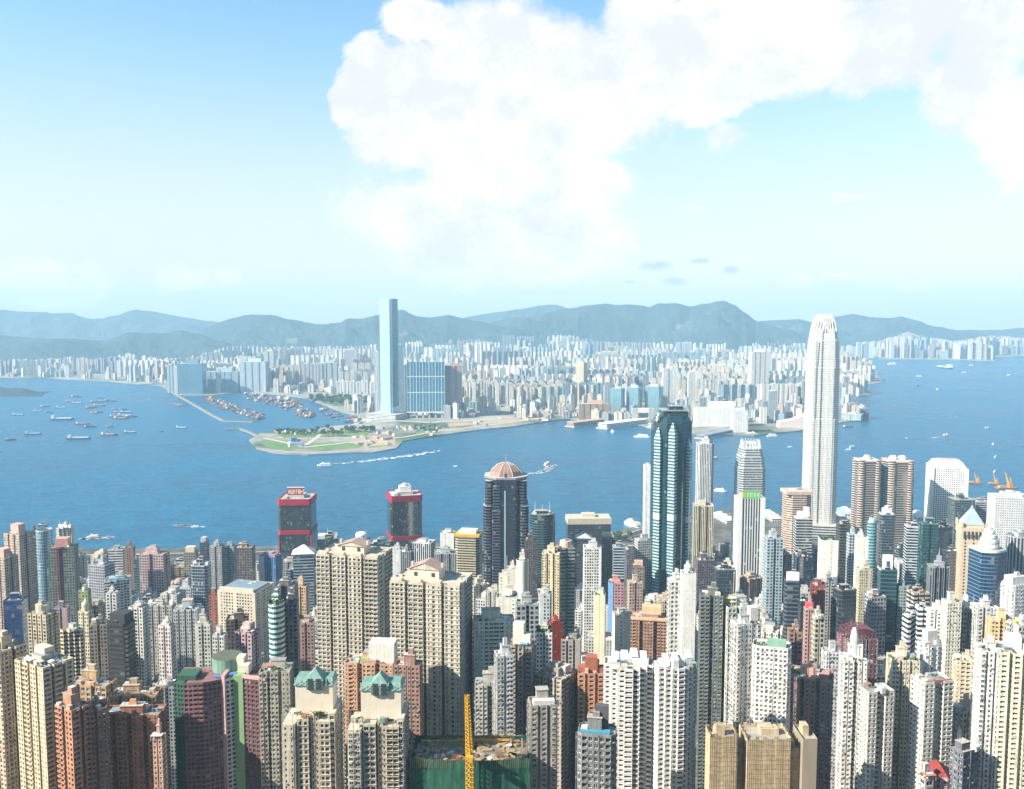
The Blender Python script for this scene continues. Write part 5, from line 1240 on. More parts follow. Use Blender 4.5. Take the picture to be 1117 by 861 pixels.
T(232, 248, 694, 740, 625, -4, 'ribs2', 'fin', (.72, .71, .66), 'small white tower right of the turquoise striped tower', None, seed=77)
T(201, 216, 603, 640, 1270, 0, 'rect', 'grid', (.32, .28, .25), 'dark office with a beige head house on the left waterfront', None, OB, seed=78, crown=c_block((.66, .55, .42), .8, .8, 8))
T(218, 228, 592, 630, 1380, 0, 'rect', 'hband', (.10, .12, .17), 'thin dark blue tower with a grey cap at the left waterfront', 'thin dark blue tower', OT, seed=79, q=1.2, crown=c_block((.45, .46, .5), .8, .8, 8))
T(208, 231, 618, 680, 1050, -6, 'chamf', 'curt', (.60, .61, .62), 'white framed tower with a dark glass arch front', 'white arch-fronted tower', OT, over=dict(glass=(.03, .06, .11)), seed=80, crown=c_block((.72, .72, .7), .9, .3, 4))
T(229, 245, 597, 655, 1150, -4, 'ribs2', 'fin', (.42, .42, .42), 'grey ribbed waterfront tower, left one of two with round caps', None, seed=81, crown=c_drum((.35, .35, .36), .3, 6))
T(244, 258, 597, 655, 1160, -4, 'ribs2', 'fin', (.42, .42, .42), 'grey ribbed waterfront tower, right one of two with round caps', None, seed=82, crown=c_drum((.3, .3, .31), .3, 6))
T(256, 278, 598, 640, 1200, 2, 'rect', 'grid', (.22, .17, .16), 'brown grey flat-topped office slab on the left waterfront', 'brown grey office slab', OT, seed=83)
T(239, 298, 648, 700, 800, -14, 'rect', 'res', (.62, .55, .43), 'broad cream market building with a blue grey hall roof', 'cream market building', 'market_building', 'market building', seed=84, q=.9, rich=6, plant=False, crown=c_two(c_block((.20, .28, .34), .86, .8, 2.0), c_block((.6, .56, .46), .9, .06, 4, 0, -.46)))
T(247, 271, 676, 735, 690, 10, 'ribs2', 'res', (.17, .115, .095), 'dark brown mottled tower in front of the cream market building', 'dark brown tower', seed=85)
T(257, 284, 692, 748, 630, -20, 'ribs3', 'res', (.46, .32, .34), 'mauve ribbed tower with stacked roof blocks', 'mauve ribbed tower', seed=86, crown=c_block((.56, .42, .42), .4, .4, 7))
T(228, 239, 650, 700, 860, 0, 'rect', 'res', (.36, .13, .10), 'thin brick red tower left of the cream market building', None, seed=87)
T(283, 307, 608, 660, 1210, -12, 'rect', 'vert', (.14, .30, .60), 'bright blue office block with a white left side', 'bright blue office block', OB, seed=88, crown=c_two(c_side((.72, .72, .72)), c_block((.5, .22, .2), .8, .7, 2.5)))
T(299, 325, 640, 700, 760, 0, 'h', 'res', (.20, .20, .20), 'twin dark grey towers joined under beige caps', None, seed=89, crown=c_block((.48, .42, .34), .5, .4, 4))
T(290, 313, 660, 735, 610, -8, 'round', 'band', (.66, .76, .74), 'curved tower with white and teal bands and a roof garden', 'teal banded tower', seed=90, over=dict(glass=(.03, .16, .17)), crown=c_green, q=1.2)
T(310, 326, 658, 735, 622, 6, 'rect', 'res', (.13, .14, .17), 'dark slate wing joined right of the teal banded tower', None, seed=91, q=1.2)
T(320, 343, 606, 660, 1080, 8, 'rect', 'hband', (.34, .42, .50), 'blue grey office tower under a white tent-like roof', 'white tent roof', OT, seed=92, crown=c_hip((.80, .80, .78), 9, 1.15, 1.5), plant=False, rich=0)
T(322, 337, 640, 690, 820, -8, 'ribs2', 'fin', (.62, .42, .26), 'orange beige slim tower before the white tent roof', None, seed=93)
T(325, 343, 680, 730, 680, 8, 'ribs2', 'res', (.54, .34, .30), 'salmon and navy low tower right of the dark slate wing', None, seed=94)
T(346, 369, 588, 612, 1290, 10, 'rect', 'curt', (.12, .16, .16), 'dark green glass office with white roof plant and a mast', 'dark green glass office', OT, seed=95, over=dict(glass=(.02, .05, .05)), crown=c_two(c_block((.7, .7, .68), .9, .6, 5), c_masts(1, 14)))
T(384, 405, 590, 612, 1300, 0, 'chamf', 'res', (.50, .55, .52), 'grey green tower topped by a white dome and spikes', 'white-domed waterfront tower', OT, seed=96, crown=c_two(c_drum((.8, .8, .78), .42, 7, 16, True), c_masts(3, 14)))
T(403, 427, 594, 620, 1320, 0, 'rect', 'hband', (.10, .32, .27), 'turquoise green block with a white oval dish roof', 'turquoise block', OB, seed=97, crown=c_drum((.78, .8, .8), .4, 3, 18))
T(424, 440, 600, 660, 1130, 0, 'rect', 'blankw', (.76, .76, .75), 'white blank-sided tower right of the turquoise block', None, OT, seed=98)
T(437, 452, 602, 650, 1100, -18, 'rect', 'vert', (.22, .23, .25), 'dark striped office with white edges', None, OT, seed=99)
T(450, 475, 593, 640, 1180, -14, 'rect', 'vert', (.72, .72, .72), 'white office tower with a dark glass centre panel', 'white dark-centred office', OT, seed=100, over=dict(ww=.7))
T(474, 498, 604, 650, 1150, 6, 'ribs3', 'vert', (.60, .61, .62), 'white and black finned office right of the white dark-centred one', None, OT, seed=101)
T(480, 497, 582, 620, 1270, -6, 'rect', 'blankw', (.68, .68, .66), 'pale grey blank tower left of the gold-roofed block', None, OT, seed=102)
T(496, 527, 586, 630, 1250, -10, 'chamf', 'band', (.52, .44, .30), 'beige banded office block with a gold cornice and white roof plant', 'gold-roofed block', OB, seed=103, q=.8, crown=c_two(c_block((.62, .38, .06), 1.03, 1.03, 3.4), c_block((.74, .7, .58), .7, .6, 8)))
T(577, 606, 562, 640, 1260, 0, 'round', 'hband', (.07, .11, .13), 'dark teal rounded tower with white masts beside the copper dome', 'dark teal rounded tower', OT, seed=104, over=dict(glass=(.015, .04, .05)), crown=c_masts(3, 16))
T(572, 586, 590, 660, 1080, 0, 'rect', 'res', (.10, .08, .08), 'dark brown slim tower right of the copper-domed tower', None, OT, seed=105)
T(617, 666, 572, 610, 1370, 2, 'rect', 'hband', (.07, .075, .09), 'wide dark waterfront block with a beige crenellated top storey', 'wide dark waterfront block', OB, seed=106, q=.5, crown=c_two(c_block((.56, .50, .40), 1.02, 1.02, 9), c_block((.6, .54, .44), .3, .4, 14), c_masts(1, 18)))
T(591, 612, 604, 700, 900, -10, 'ribs3', 'fin', (.70, .58, .38), 'beige gold ribbed tower below the dark teal rounded tower', 'beige gold tower', seed=107)
T(607, 627, 598, 700, 910, 8, 'ribs2', 'band', (.50, .40, .36), 'banded brown tower with a round pinkish roof', 'round pink-roofed tower', seed=108, crown=c_drum((.66, .48, .40), .46, 7, 18), over=dict(accent=(.2, .36, .26)))
T(625, 648, 588, 640, 1150, -4, 'rect', 'hband', (.07, .09, .12), 'dark glass office with a grey sloping skylight', 'dark skylight office', OT, seed=109, crown=c_hip((.45, .48, .5), 6, .8))
T(636, 656, 598, 700, 850, 0, 'rect', 'fin', (.80, .78, .72), 'slim white slab with a dark central groove', 'slim white slab', seed=110, q=.9, over=dict(ww=.6))
T(654, 671, 586, 640, 1180, 4, 'rect', 'res', (.22, .18, .17), 'dark brown office with pale head house behind the slim white slab', None, OT, seed=111, crown=c_block((.5, .42, .34), .7, .7, 5))
T(668, 683, 597, 640, 1150, 0, 'rect', 'hband', (.52, .60, .64), 'pale blue glass block', None, OB, seed=112)
T(681, 695, 600, 650, 1080, 0, 'chamf', 'res', (.13, .13, .15), 'dark charcoal tower left of the grey grid office', None, OT, seed=113)
T(692, 712, 590, 650, 1200, 10, 'rect', 'grid', (.52, .53, .53), 'grey grid office just left of the star-plan tower', 'grey grid office', OT, seed=114)
T(702, 711, 508, 580, 1400, 0, 'rect', 'blankw', (.80, .80, .78), 'thin white slab peeking out left of the star-plan tower', None, OT, seed=115, q=1.5)
T(664, 681, 636, 690, 840, -10, 'rect', 'res', (.42, .22, .24), 'maroon tower with a sky blue blank side wall', 'sky blue side wall', seed=116, crown=c_two(c_side((.20, .38, .66)), c_block((.62, .28, .26), .5, .5, 4)))
T(684, 701, 636, 690, 830, 4, 'ribs2', 'res', (.56, .46, .32), 'beige brown slim tower with a pink stripe', None, seed=117, over=dict(accent=(.5, .3, .3)))
T(690, 703, 618, 660, 960, -8, 'rect', 'res', (.24, .18, .16), 'dark brown tower with a salmon roof block below the grey grid office', None, seed=118, crown=c_block((.62, .4, .3), .7, .7, 6))
T(687, 728, 676, 720, 700, -10, 'ribs3', 'bal', (.44, .26, .19), 'brown balconied block with a sunlit orange crown', 'orange-crowned brown block', AB, seed=119, q=.6, opened=True, own=60, crown=c_two(c_block((.70, .46, .28), .5, .5, 9, .08, .1), c_block((.66, .42, .28), 1.04, .2, 1.6, 0, -.42)))
T(759, 779, 484, 560, 1480, -6, 'chamf', 'vert', (.74, .75, .75), 'white slender tower with pale vertical stripes right of the star-plan tower', 'white slender tower', OT, seed=120, q=1.0, rich=2)
T(756, 778, 552, 620, 1330, -8, 'ribs3', 'vert', (.72, .63, .46), 'cream tower with tall dark arches in front of the white slender tower', 'cream arched tower', OT, seed=121)
T(757, 780, 612, 650, 1000, 4, 'rect', 'res', (.14, .12, .14), 'dark plum block under the cream arched tower', None, OB, seed=122)
T(779, 800, 622, 655, 950, 0, 'rect', 'curt', (.12, .17, .20), 'dark blue grey office between the star-plan tower and the green sign', None, OB, seed=123)
T(833, 854, 588, 650, 1000, 0, 'ribs2', 'grid', (.46, .54, .58), 'pale blue grey glazed tower with vertical bays', 'pale blue grey tower', OT, seed=124, q=.9, over=dict(glass=(.05, .10, .13)))
T(852, 886, 540, 600, 1400, 0, 'oct', 'band', (.58, .45, .36), 'octagonal tan banded block left of the tallest pale tower', 'tan octagonal block', OT, seed=125, over=dict(wh=.42), crown=c_two(c_block((.6, .46, .38), 1.02, 1.02, 5), c_block((.7, .62, .54), .5, .4, 6)))
T(866, 886, 566, 610, 1140, -4, 'rect', 'hband', (.70, .70, .70), 'white framed office with glass bays and a stepped white head', 'white framed office', OT, seed=126, over=dict(wh=.78, glass=(.04, .05, .06)), crown=c_two(c_block((.78, .78, .76), .7, .5, 8), c_block((.78, .78, .76), .3, .3, 14, .2)))
T(866, 887, 608, 650, 1100, -4, 'rect', 'curt', (.03, .045, .08), 'navy glass base block below the white framed office', None, OB, seed=127, over=dict(glass=(.01, .02, .045)))
T(893, 914, 590, 650, 1050, -6, 'rect', 'blankw', (.80, .77, .70), 'white slab wall with a garden on its roof below the tallest pale tower', 'white garden-roofed slab', OT, seed=128, plant=False, rich=1, crown=c_green, over=dict(blank=.9))
T(912, 928, 572, 640, 1120, 0, 'chamf', 'hband', (.12, .10, .09), 'dark bronze office right of the white garden-roofed slab', None, OT, seed=129)
T(924, 936, 583, 640, 1080, 0, 'rect', 'grid', (.50, .56, .60), 'slim blue grey gridded office under the bronze twins', None, OT, seed=130)
T(933, 947, 586, 630, 1020, -6, 'rect', 'blankw', (.76, .74, .68), 'pale stone blank-walled slim office under the bronze twins', 'pale blank-walled office', OT, seed=131, over=dict(blank=.9))
T(945, 958, 570, 650, 1060, 4, 'round', 'hband', (.30, .48, .52), 'slim rounded turquoise glass tower under the bronze twins', 'rounded turquoise tower', OT, seed=132, over=dict(glass=(.05, .18, .21)), crown=c_drum((.6, .64, .66), .4, 5))
T(957, 977, 562, 620, 1180, -4, 'chamf', 'curt', (.26, .34, .36), 'grey teal glass tower with a stepped white head between the bronze twins', 'grey teal glass tower', OT, seed=133, crown=c_two(c_block((.7, .7, .68), .5, .5, 8), c_drum((.75, .75, .72), .18, 11)))
T(958, 978, 622, 720, 800, -8, 'rect', 'hband', (.06, .12, .14), 'dark teal glass tower with a white left edge and white sign frame on top', 'white sign frame', OT, seed=134, over=dict(glass=(.01, .05, .065)), crown=c_two(c_block((.78, .78, .78), .62, .1, 14, -.05, -.2), c_block((.08, .09, .12), .2, .12, 8, -.02, -.2), c_block((.76, .76, .74), .08, 1.0, 1, -.5)))
T(934, 951, 622, 690, 880, 0, 'rect', 'fin', (.62, .55, .38), 'beige tower between dark green glass sides', 'green-sided beige tower', OT, seed=135, crown=c_hip((.62, .55, .4), 5, .8))
T(944, 966, 652, 700, 790, 8, 'rect', 'grid', (.40, .40, .42), 'grey stepped office left of the white sign frame', None, OB, seed=136)
T(977, 991, 640, 700, 800, -4, 'rect', 'res', (.30, .38, .38), 'grey green slim tower right of the dark teal glass tower', None, OT, seed=137)
T(987, 1006, 575, 640, 1120, -10, 'rect', 'hband', (.56, .62, .68), 'pale blue white striped tower right of the bronze twins', 'pale blue striped tower', OT, seed=138)
T(1003, 1023, 572, 640, 1060, -6, 'ribs2', 'curt', (.10, .20, .22), 'teal glass tower with a flat dark roof', 'teal flat-roofed tower', OT, seed=139, over=dict(glass=(.015, .07, .08)))
T(1018, 1038, 576, 630, 1120, 6, 'rect', 'curt', (.04, .06, .12), 'navy cube-topped office below the white round-window tower', 'navy cube-topped office', OT, seed=140, over=dict(glass=(.012, .02, .05)))
T(1012, 1036, 620, 700, 930, -14, 'stag', 'vert', (.30, .31, .34), 'grey stone stepped tower with a small spire', 'grey spired tower', OT, seed=141, crown=c_spire(20, .8, (.34, .35, .38)))
T(1030, 1046, 602, 650, 1000, 0, 'rect', 'hband', (.07, .075, .11), 'dark indigo office left of the pyramid roof', None, OT, seed=142)
T(990, 1013, 648, 700, 770, 6, 'ribs3', 'band', (.50, .42, .36), 'beige banded tower with dark window rows below the teal glass', 'beige banded tower', OT, seed=143)
T(1035, 1062, 546, 600, 1420, 0, 'rect', 'curt', (.26, .34, .36), 'grey teal glass block behind the pyramid roof', None, OB, seed=144)
T(1060, 1085, 548, 580, 1450, -6, 'rect', 'band', (.36, .42, .46), 'blue grey flat waterfront block behind the drum-topped tower', None, OB, seed=145)
T(1080, 1125, 544, 590, 1330, -8, 'rect', 'grid', (.74, .75, .76), 'white broad grid-fronted hotel block at the right edge', 'white grid-fronted block', OB, seed=146, q=.6, over=dict(ww=.5, wh=.5), crown=c_block((.6, .62, .64), .5, .5, 6))
T(1094, 1130, 588, 640, 1010, 4, 'round', 'vert', (.40, .42, .46), 'grey columned round office at the right edge below the white grid', None, OT, seed=147)
T(855, 873, 634, 700, 760, -8, 'chamf', 'hband', (.10, .12, .16), 'dark office with a rounded white head panel', 'rounded white-headed office', OT, seed=148, crown=c_block((.74, .75, .76), .8, .3, 8, 0, -.3))
T(871, 884, 656, 700, 730, 0, 'rect', 'curt', (.08, .09, .14), 'dark blue latticed office right of the rounded white-headed office', None, OT, seed=149)
T(884, 900, 638, 705, 780, -14, 'rect', 'blankw', (.24, .075, .06), 'oxblood brown tower with a plain wall', 'oxblood tower', OT, seed=150)
T(898, 910, 634, 690, 800, 0, 'ribs2', 'res', (.48, .48, .48), 'grey slim tower right of the oxblood tower', None, seed=151)
T(908, 935, 645, 690, 770, 10, 'chamf', 'curt', (.12, .13, .14), 'dark grey glass office with a green sloping base', None, OT, seed=152)
T(877, 888, 664, 730, 640, -8, 'ribs2', 'res', (.56, .36, .34), 'white and pink slim tower with a red roof block', 'red-topped slim tower', seed=153, crown=c_block((.6, .12, .14), .8, .6, 5))
T(886, 899, 674, 730, 630, 4, 'ribs2', 'grid', (.60, .57, .46), 'cream and olive gridded slim tower right of the red-topped one', None, seed=154)
T(859, 875, 690, 740, 600, -6, 'ribs2', 'res', (.34, .22, .18), 'russet brown tower behind the mauve brown tower', None, seed=155)
T(985, 1004, 672, 715, 640, 6, 'stag', 'band', (.70, .72, .72), 'white stepped low block with banded balconies', 'white stepped low block', AB, seed=156)
T(999, 1014, 664, 720, 660, -8, 'ribs2', 'band', (.74, .74, .72), 'white banded slim tower left of the white stepped tower', None, seed=157)
T(544, 556, 628, 680, 860, 0, 'rect', 'blankw', (.70, .66, .54), 'cream low slab, shortest of the stepped trio before the copper-domed tower', None, seed=158)
T(553, 566, 620, 680, 850, 0, 'rect', 'blankw', (.74, .71, .60), 'cream slab, middle of the stepped trio before the copper-domed tower', None, seed=159)
T(563, 577, 612, 680, 845, 0, 'round', 'blankw', (.72, .70, .62), 'cream rounded slab, tallest of the stepped trio before the copper-domed tower', 'cream stepped trio', seed=160)
T(541, 565, 652, 700, 650, -4, 'rect', 'blankw', (.74, .72, .64), 'white low block with a framed blank front and a tall white pole', 'framed white block', AB, seed=161, crown=c_masts(1, 30))
T(561, 588, 660, 720, 640, 6, 'ribs2', 'grid', (.44, .47, .46), 'grey green low block with white balconies', None, AB, seed=162)
T(587, 602, 648, 700, 700, -4, 'chamf', 'fin', (.52, .56, .58), 'pale blue grey tower below the beige gold tower', None, seed=163)
T(585, 603, 690, 740, 570, -6, 'ribs2', 'res', (.70, .70, .64), 'white slim block with dark side and planted roof left of the red wall', None, AB, seed=164, crown=c_green)
T(598, 614, 680, 720, 640, 14, 'rect', 'blankw', (.36, .045, .03), 'vivid red blank-walled building with a sloping top', 'vivid red wall', AB, seed=165, over=dict(blank=.97), plant=False, rich=1, crown=c_hip((.36, .05, .03), 5, .6))
T(612, 634, 698, 745, 640, -8, 'ribs3', 'res', (.38, .35, .33), 'dull grey tower behind the brick red stepped tower', None, seed=166)
T(648, 661, 650, 745, 640, -10, 'rect', 'blankw', (.72, .68, .50), 'very slim pale yellow tower standing alone', 'slim pale yellow tower', seed=167, q=1.3, over=dict(blank=.9))
T(668, 690, 672, 720, 655, 6, 'stag', 'blankw', (.74, .71, .64), 'white stepped building with a zigzag side', 'zigzag white building', AB, seed=168)
T(1108, 1130, 600, 650, 1080, 0, 'rect', 'curt', (.36, .46, .48), 'grey green glass office at the far right edge', None, OT, seed=169)

# ---- nearest row just past both edges
for _k, (_x0, _x1, _y, _D, _c, _w) in enumerate(((1128, 1168, 735, 470, (.74, .70, .62), 'pale'), (1160, 1200, 715, 560, (.60, .52, .42), 'tan'), (1185, 1225, 760, 460, (.5, .45, .4), 'grey brown'), (1135, 1170, 690, 600, (.78, .76, .7), 'white'), (-70, -28, 740, 470, (.58, .46, .36), 'brown'), (-110, -72, 725, 560, (.66, .58, .46), 'buff'), (-60, -26, 690, 640, (.6, .58, .54), 'grey'))):
    T(_x0, _x1, _y, 861, _D, 10 * (_k % 4) - 15, 'ribs3', 'res', _c, _w + ' ribbed tower just beyond the ' + ('right' if _x0 > 0 else 'left') + ' edge of the hillside row', None, seed=300 + _k)
# ------------------------------------------------------------------ the setting: water, ground, far land, hills
def sheet(name, pts, z, mat, kind='structure', thick=0.0):
    mb = MB(); mb.face([(p[0], p[1], z) for p in pts], 0)
    if thick: 
        n = len(pts)
        for i in range(n):
            a, b = pts[i], pts[(i + 1) % n]; mb.face([(a[0], a[1], z - thick), (b[0], b[1], z - thick), (b[0], b[1], z), (a[0], a[1], z)], 0)
    o = mb.build(name, [mat]); o['kind'] = kind; return o
def ccw(pts):
    a = sum(pts[i][0] * pts[(i + 1) % len(pts)][1] - pts[(i + 1) % len(pts)][0] * pts[i][1] for i in range(len(pts)))
    return pts if a > 0 else pts[::-1]

m_water, gg, bs = new_mat('sea_water')
pos = gg.n('ShaderNodeNewGeometry').outputs['Position']
xx, yy, _ = gg.sep(pos)
big = gg.noise(gg.xyz(gg.m('MULTIPLY', xx, .6), yy), .0016, 5, .6, .6)
mid = gg.noise(gg.xyz(gg.m('MULTIPLY', xx, .55), yy), .03, 6, .68)
fine = gg.noise(gg.xyz(gg.m('MULTIPLY', xx, .5), yy), .12, 5, .75)
gg.put(bs.inputs['Base Color'], gg.mix(gg.mapr(gg.m('ADD', gg.m('MULTIPLY', big, .25), gg.m('ADD', gg.m('MULTIPLY', mid, .35), gg.m('MULTIPLY', fine, .4))), .42, .58), (.001, .062, .15), (.004, .155, .29)))
gg.put(bs.inputs['Roughness'], gg.mapr(big, .3, .7, .24, .36))
bs.inputs['IOR'].default_value = 1.33
bp = gg.n('ShaderNodeBump', Strength=1.0, Distance=6.0)
gg.put(bp.inputs['Height'], gg.m('ADD', mid, gg.m('MULTIPLY', fine, .5)))
m_water.node_tree.links.new(bp.outputs[0], bs.inputs['Normal'])
sheet('sea', [(-15500, 1000), (15500, 1000), (15500, 15500), (-15500, 15500)], 0.0, m_water)

# island ground: one sloping sheet
m_gnd, gg, bs = new_mat('city_ground')
pos = gg.n('ShaderNodeNewGeometry').outputs['Position']
nn = gg.noise(pos, .02, 6, .65); n2_ = gg.noise(pos, .15, 4, .6)
c = gg.mix(gg.mapr(nn, .35, .65), (.055, .055, .055), (.19, .185, .175)); c = gg.mix(gg.mapr(n2_, .55, .65), c, (.035, .055, .025))
gg.put(bs.inputs['Base Color'], c); bs.inputs['Roughness'].default_value = .9
def shore_y(x):
    px = CX + x / 1650 * F
    pts = [(-900, 1560), (-200, 1590), (80, 1600), (110, 1570), (300, 1590), (420, 1640), (540, 1600), (640, 1640), (690, 1720), (760, 1860), (850, 1900), (950, 1820), (1010, 1760), (1060, 1700), (1120, 1690), (1400, 1700), (2200, 1700)]
    for (a, b), (c_, d) in zip(pts, pts[1:]):
        if a <= px <= c_: return b + (d - b) * (px - a) / (c_ - a)
    return 1600
mb = MB(); xs = [-1500 + 50 * i for i in range(61)]; ys = [0, 30, 80, 150, 220, 300, 350, 400, 450, 500, 560, 620, 700, 800, 900, 1000, 1060]
for i in range(len(xs) - 1):
    for j in range(len(ys)):
        y0a = ys[j]; y0b = ys[j]
        if j < len(ys) - 1: y1a = y1b = ys[j + 1]
        else: y1a, y1b = shore_y(xs[i]), shore_y(xs[i + 1])
        q = [(xs[i], y0a), (xs[i + 1], y0b), (xs[i + 1], y1b), (xs[i], y1a)]
        mb.face([(x, y, ground_z(x, y) - 2.5) for x, y in q], 0)
    a, b = (xs[i], shore_y(xs[i])), (xs[i + 1], shore_y(xs[i + 1]))
    mb.face([(*a, -.9), (*b, -.9), (*b, 3.5), (*a, 3.5)][::-1], 1)
o = mb.build('ground', [m_gnd, M_CONC]); o['kind'] = 'structure'
# waterfront road with a kerb and dashed centre line
M_ASPH = plain((.05, .05, .052), .9, .3); 
mb = MB(); mk = MB(); ml = MB()
for i in range(len(xs) - 1):
    a, b = (xs[i], shore_y(xs[i])), (xs[i + 1], shore_y(xs[i + 1]))
    mb.face([(a[0], a[1] - 62, 3.54), (b[0], b[1] - 62, 3.54), (b[0], b[1] - 40, 3.54), (a[0], a[1] - 40, 3.54)], 0)
    mk.face([(a[0], a[1] - 40, 3.68), (b[0], b[1] - 40, 3.68), (b[0], b[1] - 36, 3.68), (a[0], a[1] - 36, 3.68)], 0); mk.face([(a[0], a[1] - 40, 3.5), (b[0], b[1] - 40, 3.5), (b[0], b[1] - 40, 3.68), (a[0], a[1] - 40, 3.68)], 0)
    for k in range(5):
        f0, f1 = k / 5, k / 5 + .1; L = lambda f: (a[0] + (b[0] - a[0]) * f, a[1] + (b[1] - a[1]) * f - 51)
        p, q = L(f0), L(f1); ml.face([(p[0], p[1] - .25, 3.545), (q[0], q[1] - .25, 3.545), (q[0], q[1] + .25, 3.545), (p[0], p[1] + .25, 3.545)], 0)
for m_, nm, mt in ((mb, 'waterfront_road', M_ASPH), (mk, 'pavement', M_CONC), (ml, 'road_marking', M_WHITE)):
    o = m_.build(nm, [mt]); o['kind'] = 'structure'

# far shore: traced as ground positions
m_land, gg, bs = new_mat('far_land')
pos = gg.n('ShaderNodeNewGeometry').outputs['Position']
c = gg.mix(gg.mapr(gg.noise(pos, .008, 6, .65), .35, .65), (.20, .19, .17), (.44, .41, .36)); c = gg.mix(gg.mapr(gg.noise(pos, .004, 5, .6), .5, .6), c, (.06, .10, .045))
gg.put(bs.inputs['Base Color'], c); bs.inputs['Roughness'].default_value = .9
LZ = 3.0
def gp(px, py): 
    v = gnd(px, py, LZ); return (v.x, v.y)
coast = [(-260, 410), (-40, 411), (60, 413), (120, 416), (176, 421), (186, 428), (200, 431), (232, 431), (262, 428), (300, 430), (332, 434), (352, 441), (372, 449), (398, 455), (396, 462), (360, 465), (335, 470), (300, 470), (284, 472), (272, 480), (280, 489), (300, 494), (335, 496), (375, 494), (408, 493), (432, 489), (440, 481), (470, 476), (520, 469), (560, 465), (600, 459), (622, 457), (660, 462), (700, 464), (740, 472), (772, 476), (800, 474), (822, 475), (850, 472), (880, 469), (900, 464), (922, 460), (947, 458), (944, 455), (928, 452), (930, 440), (936, 432), (949, 430), (947, 426), (944, 420), (958, 418), (966, 415), (955, 409), (942, 405), (925, 402), (905, 397), (900, 394), (960, 391.5), (1020, 392.5), (1085, 393.5), (1092, 392), (1060, 390), (1130, 388.5), (1300, 388)]
land = [gp(*p) for p in coast]
land = land + [(13500, 14000), (-13500, 14000)]
sheet('far_land', ccw(land), LZ, m_land, thick=4)
# breakwaters and piers
def strip(name, pts, wd, z, mat, label, cat):
    mb = MB(); q = [gnd(*p, z) for p in pts]
    for a, b in zip(q, q[1:]):
        d = (b - a).normalized(); n_ = Vector((-d.y, d.x, 0)) * wd / 2; a2, b2 = a - d * 1, b + d * 1
        mb.prism(ccw([(a2 + n_)[:2], (a2 - n_)[:2], (b2 - n_)[:2], (b2 + n_)[:2]]), -.8, z, 0, 0)
    o = mb.build(name, [mat]); return prop(o, label, cat)
M_ROCK = plain((.30, .27, .23), .9, .35, .05)
strip('breakwater', [(188, 428), (206, 438), (232, 453), (244, 459), (276, 460)], 13, 3.4, M_ROCK, 'long bent stone breakwater enclosing the crowded boat shelter', 'breakwater')
strip('breakwater', [(246, 468), (262, 467.5), (272, 471), (284, 477)], 12, 3.5, M_ROCK, 'short curved stone breakwater reaching out from the green point', 'breakwater')
# grass on the reclaimed point
m_gr, gg, bs = new_mat('rough_grass'); pos = gg.n('ShaderNodeNewGeometry').outputs['Position']
c = gg.mix(gg.mapr(gg.noise(pos, .012, 5, .65), .4, .6), (.07, .19, .03), (.17, .23, .07)); gg.put(bs.inputs['Base Color'], c); bs.inputs['Roughness'].default_value = .95
for k, pts in enumerate([[(283, 482), (294, 490), (318, 492), (330, 487), (310, 481), (296, 478)], [(330, 489), (352, 491), (392, 489), (400, 484), (352, 483), (334, 485)], [(455, 474), (478, 469), (470, 464), (450, 468)], [(402, 489), (428, 486), (424, 482), (404, 484)]]):
    sheet('grass', ccw([gp(*p) for p in pts]), LZ + .05, m_gr, 'stuff')
sheet('grass', ccw([gp(*p) for p in [(336, 433), (370, 432), (408, 436), (408, 447), (388, 446), (360, 441)]]), LZ + .05, m_gr, 'stuff')
sheet('grass', ccw([gp(*p) for p in [(300, 473), (340, 470), (376, 469), (405, 470), (400, 476), (345, 477), (310, 478)]]), LZ + .15, m_gr, 'stuff')
m_soil = plain((.50, .36, .24), .95, .35, .01)
for k, pts in enumerate([[(388, 479), (430, 476), (432, 485), (404, 487), (380, 483)], [(490, 466), (560, 460), (610, 455), (600, 452), (540, 458), (488, 462)], [(300, 478), (330, 479), (345, 476), (320, 474)]]):
    sheet('bare_ground', ccw([gp(*p) for p in pts]), LZ + .1, m_soil)

# tracks, huts and plant on the reclaimed point
m_track = plain((.55, .50, .42), .95, .3, .05)
def track(pts, wd, zz):
    mb = MB(); q = [gnd(*p, LZ) for p in pts]
    for a, b in zip(q, q[1:]):
        d = (b - a).normalized(); n_ = Vector((-d.y, d.x, 0)) * wd / 2
        mb.face([tuple(a - n_)[:2] + (zz,), tuple(b - n_)[:2] + (zz,), tuple(b + n_)[:2] + (zz,), tuple(a + n_)[:2] + (zz,)], 0)
    o = mb.build('track', [m_track]); o['kind'] = 'structure'
track([(288, 478), (312, 483), (330, 488), (350, 486), (400, 481), (440, 477), (480, 470), (540, 463), (600, 455)], 16, LZ + .25)
track([(330, 488), (345, 478), (352, 472), (372, 468), (400, 466), (430, 463)], 14, LZ + .22)
track([(300, 492), (340, 494), (380, 492), (408, 490)], 8, LZ + .28)
track([(398, 455), (404, 461), (430, 459), (470, 461), (540, 457)], 26, LZ + .19)
track([(384, 464), (396, 459), (402, 450), (408, 444)], 16, LZ + .3)
_rs = random.Random(404)
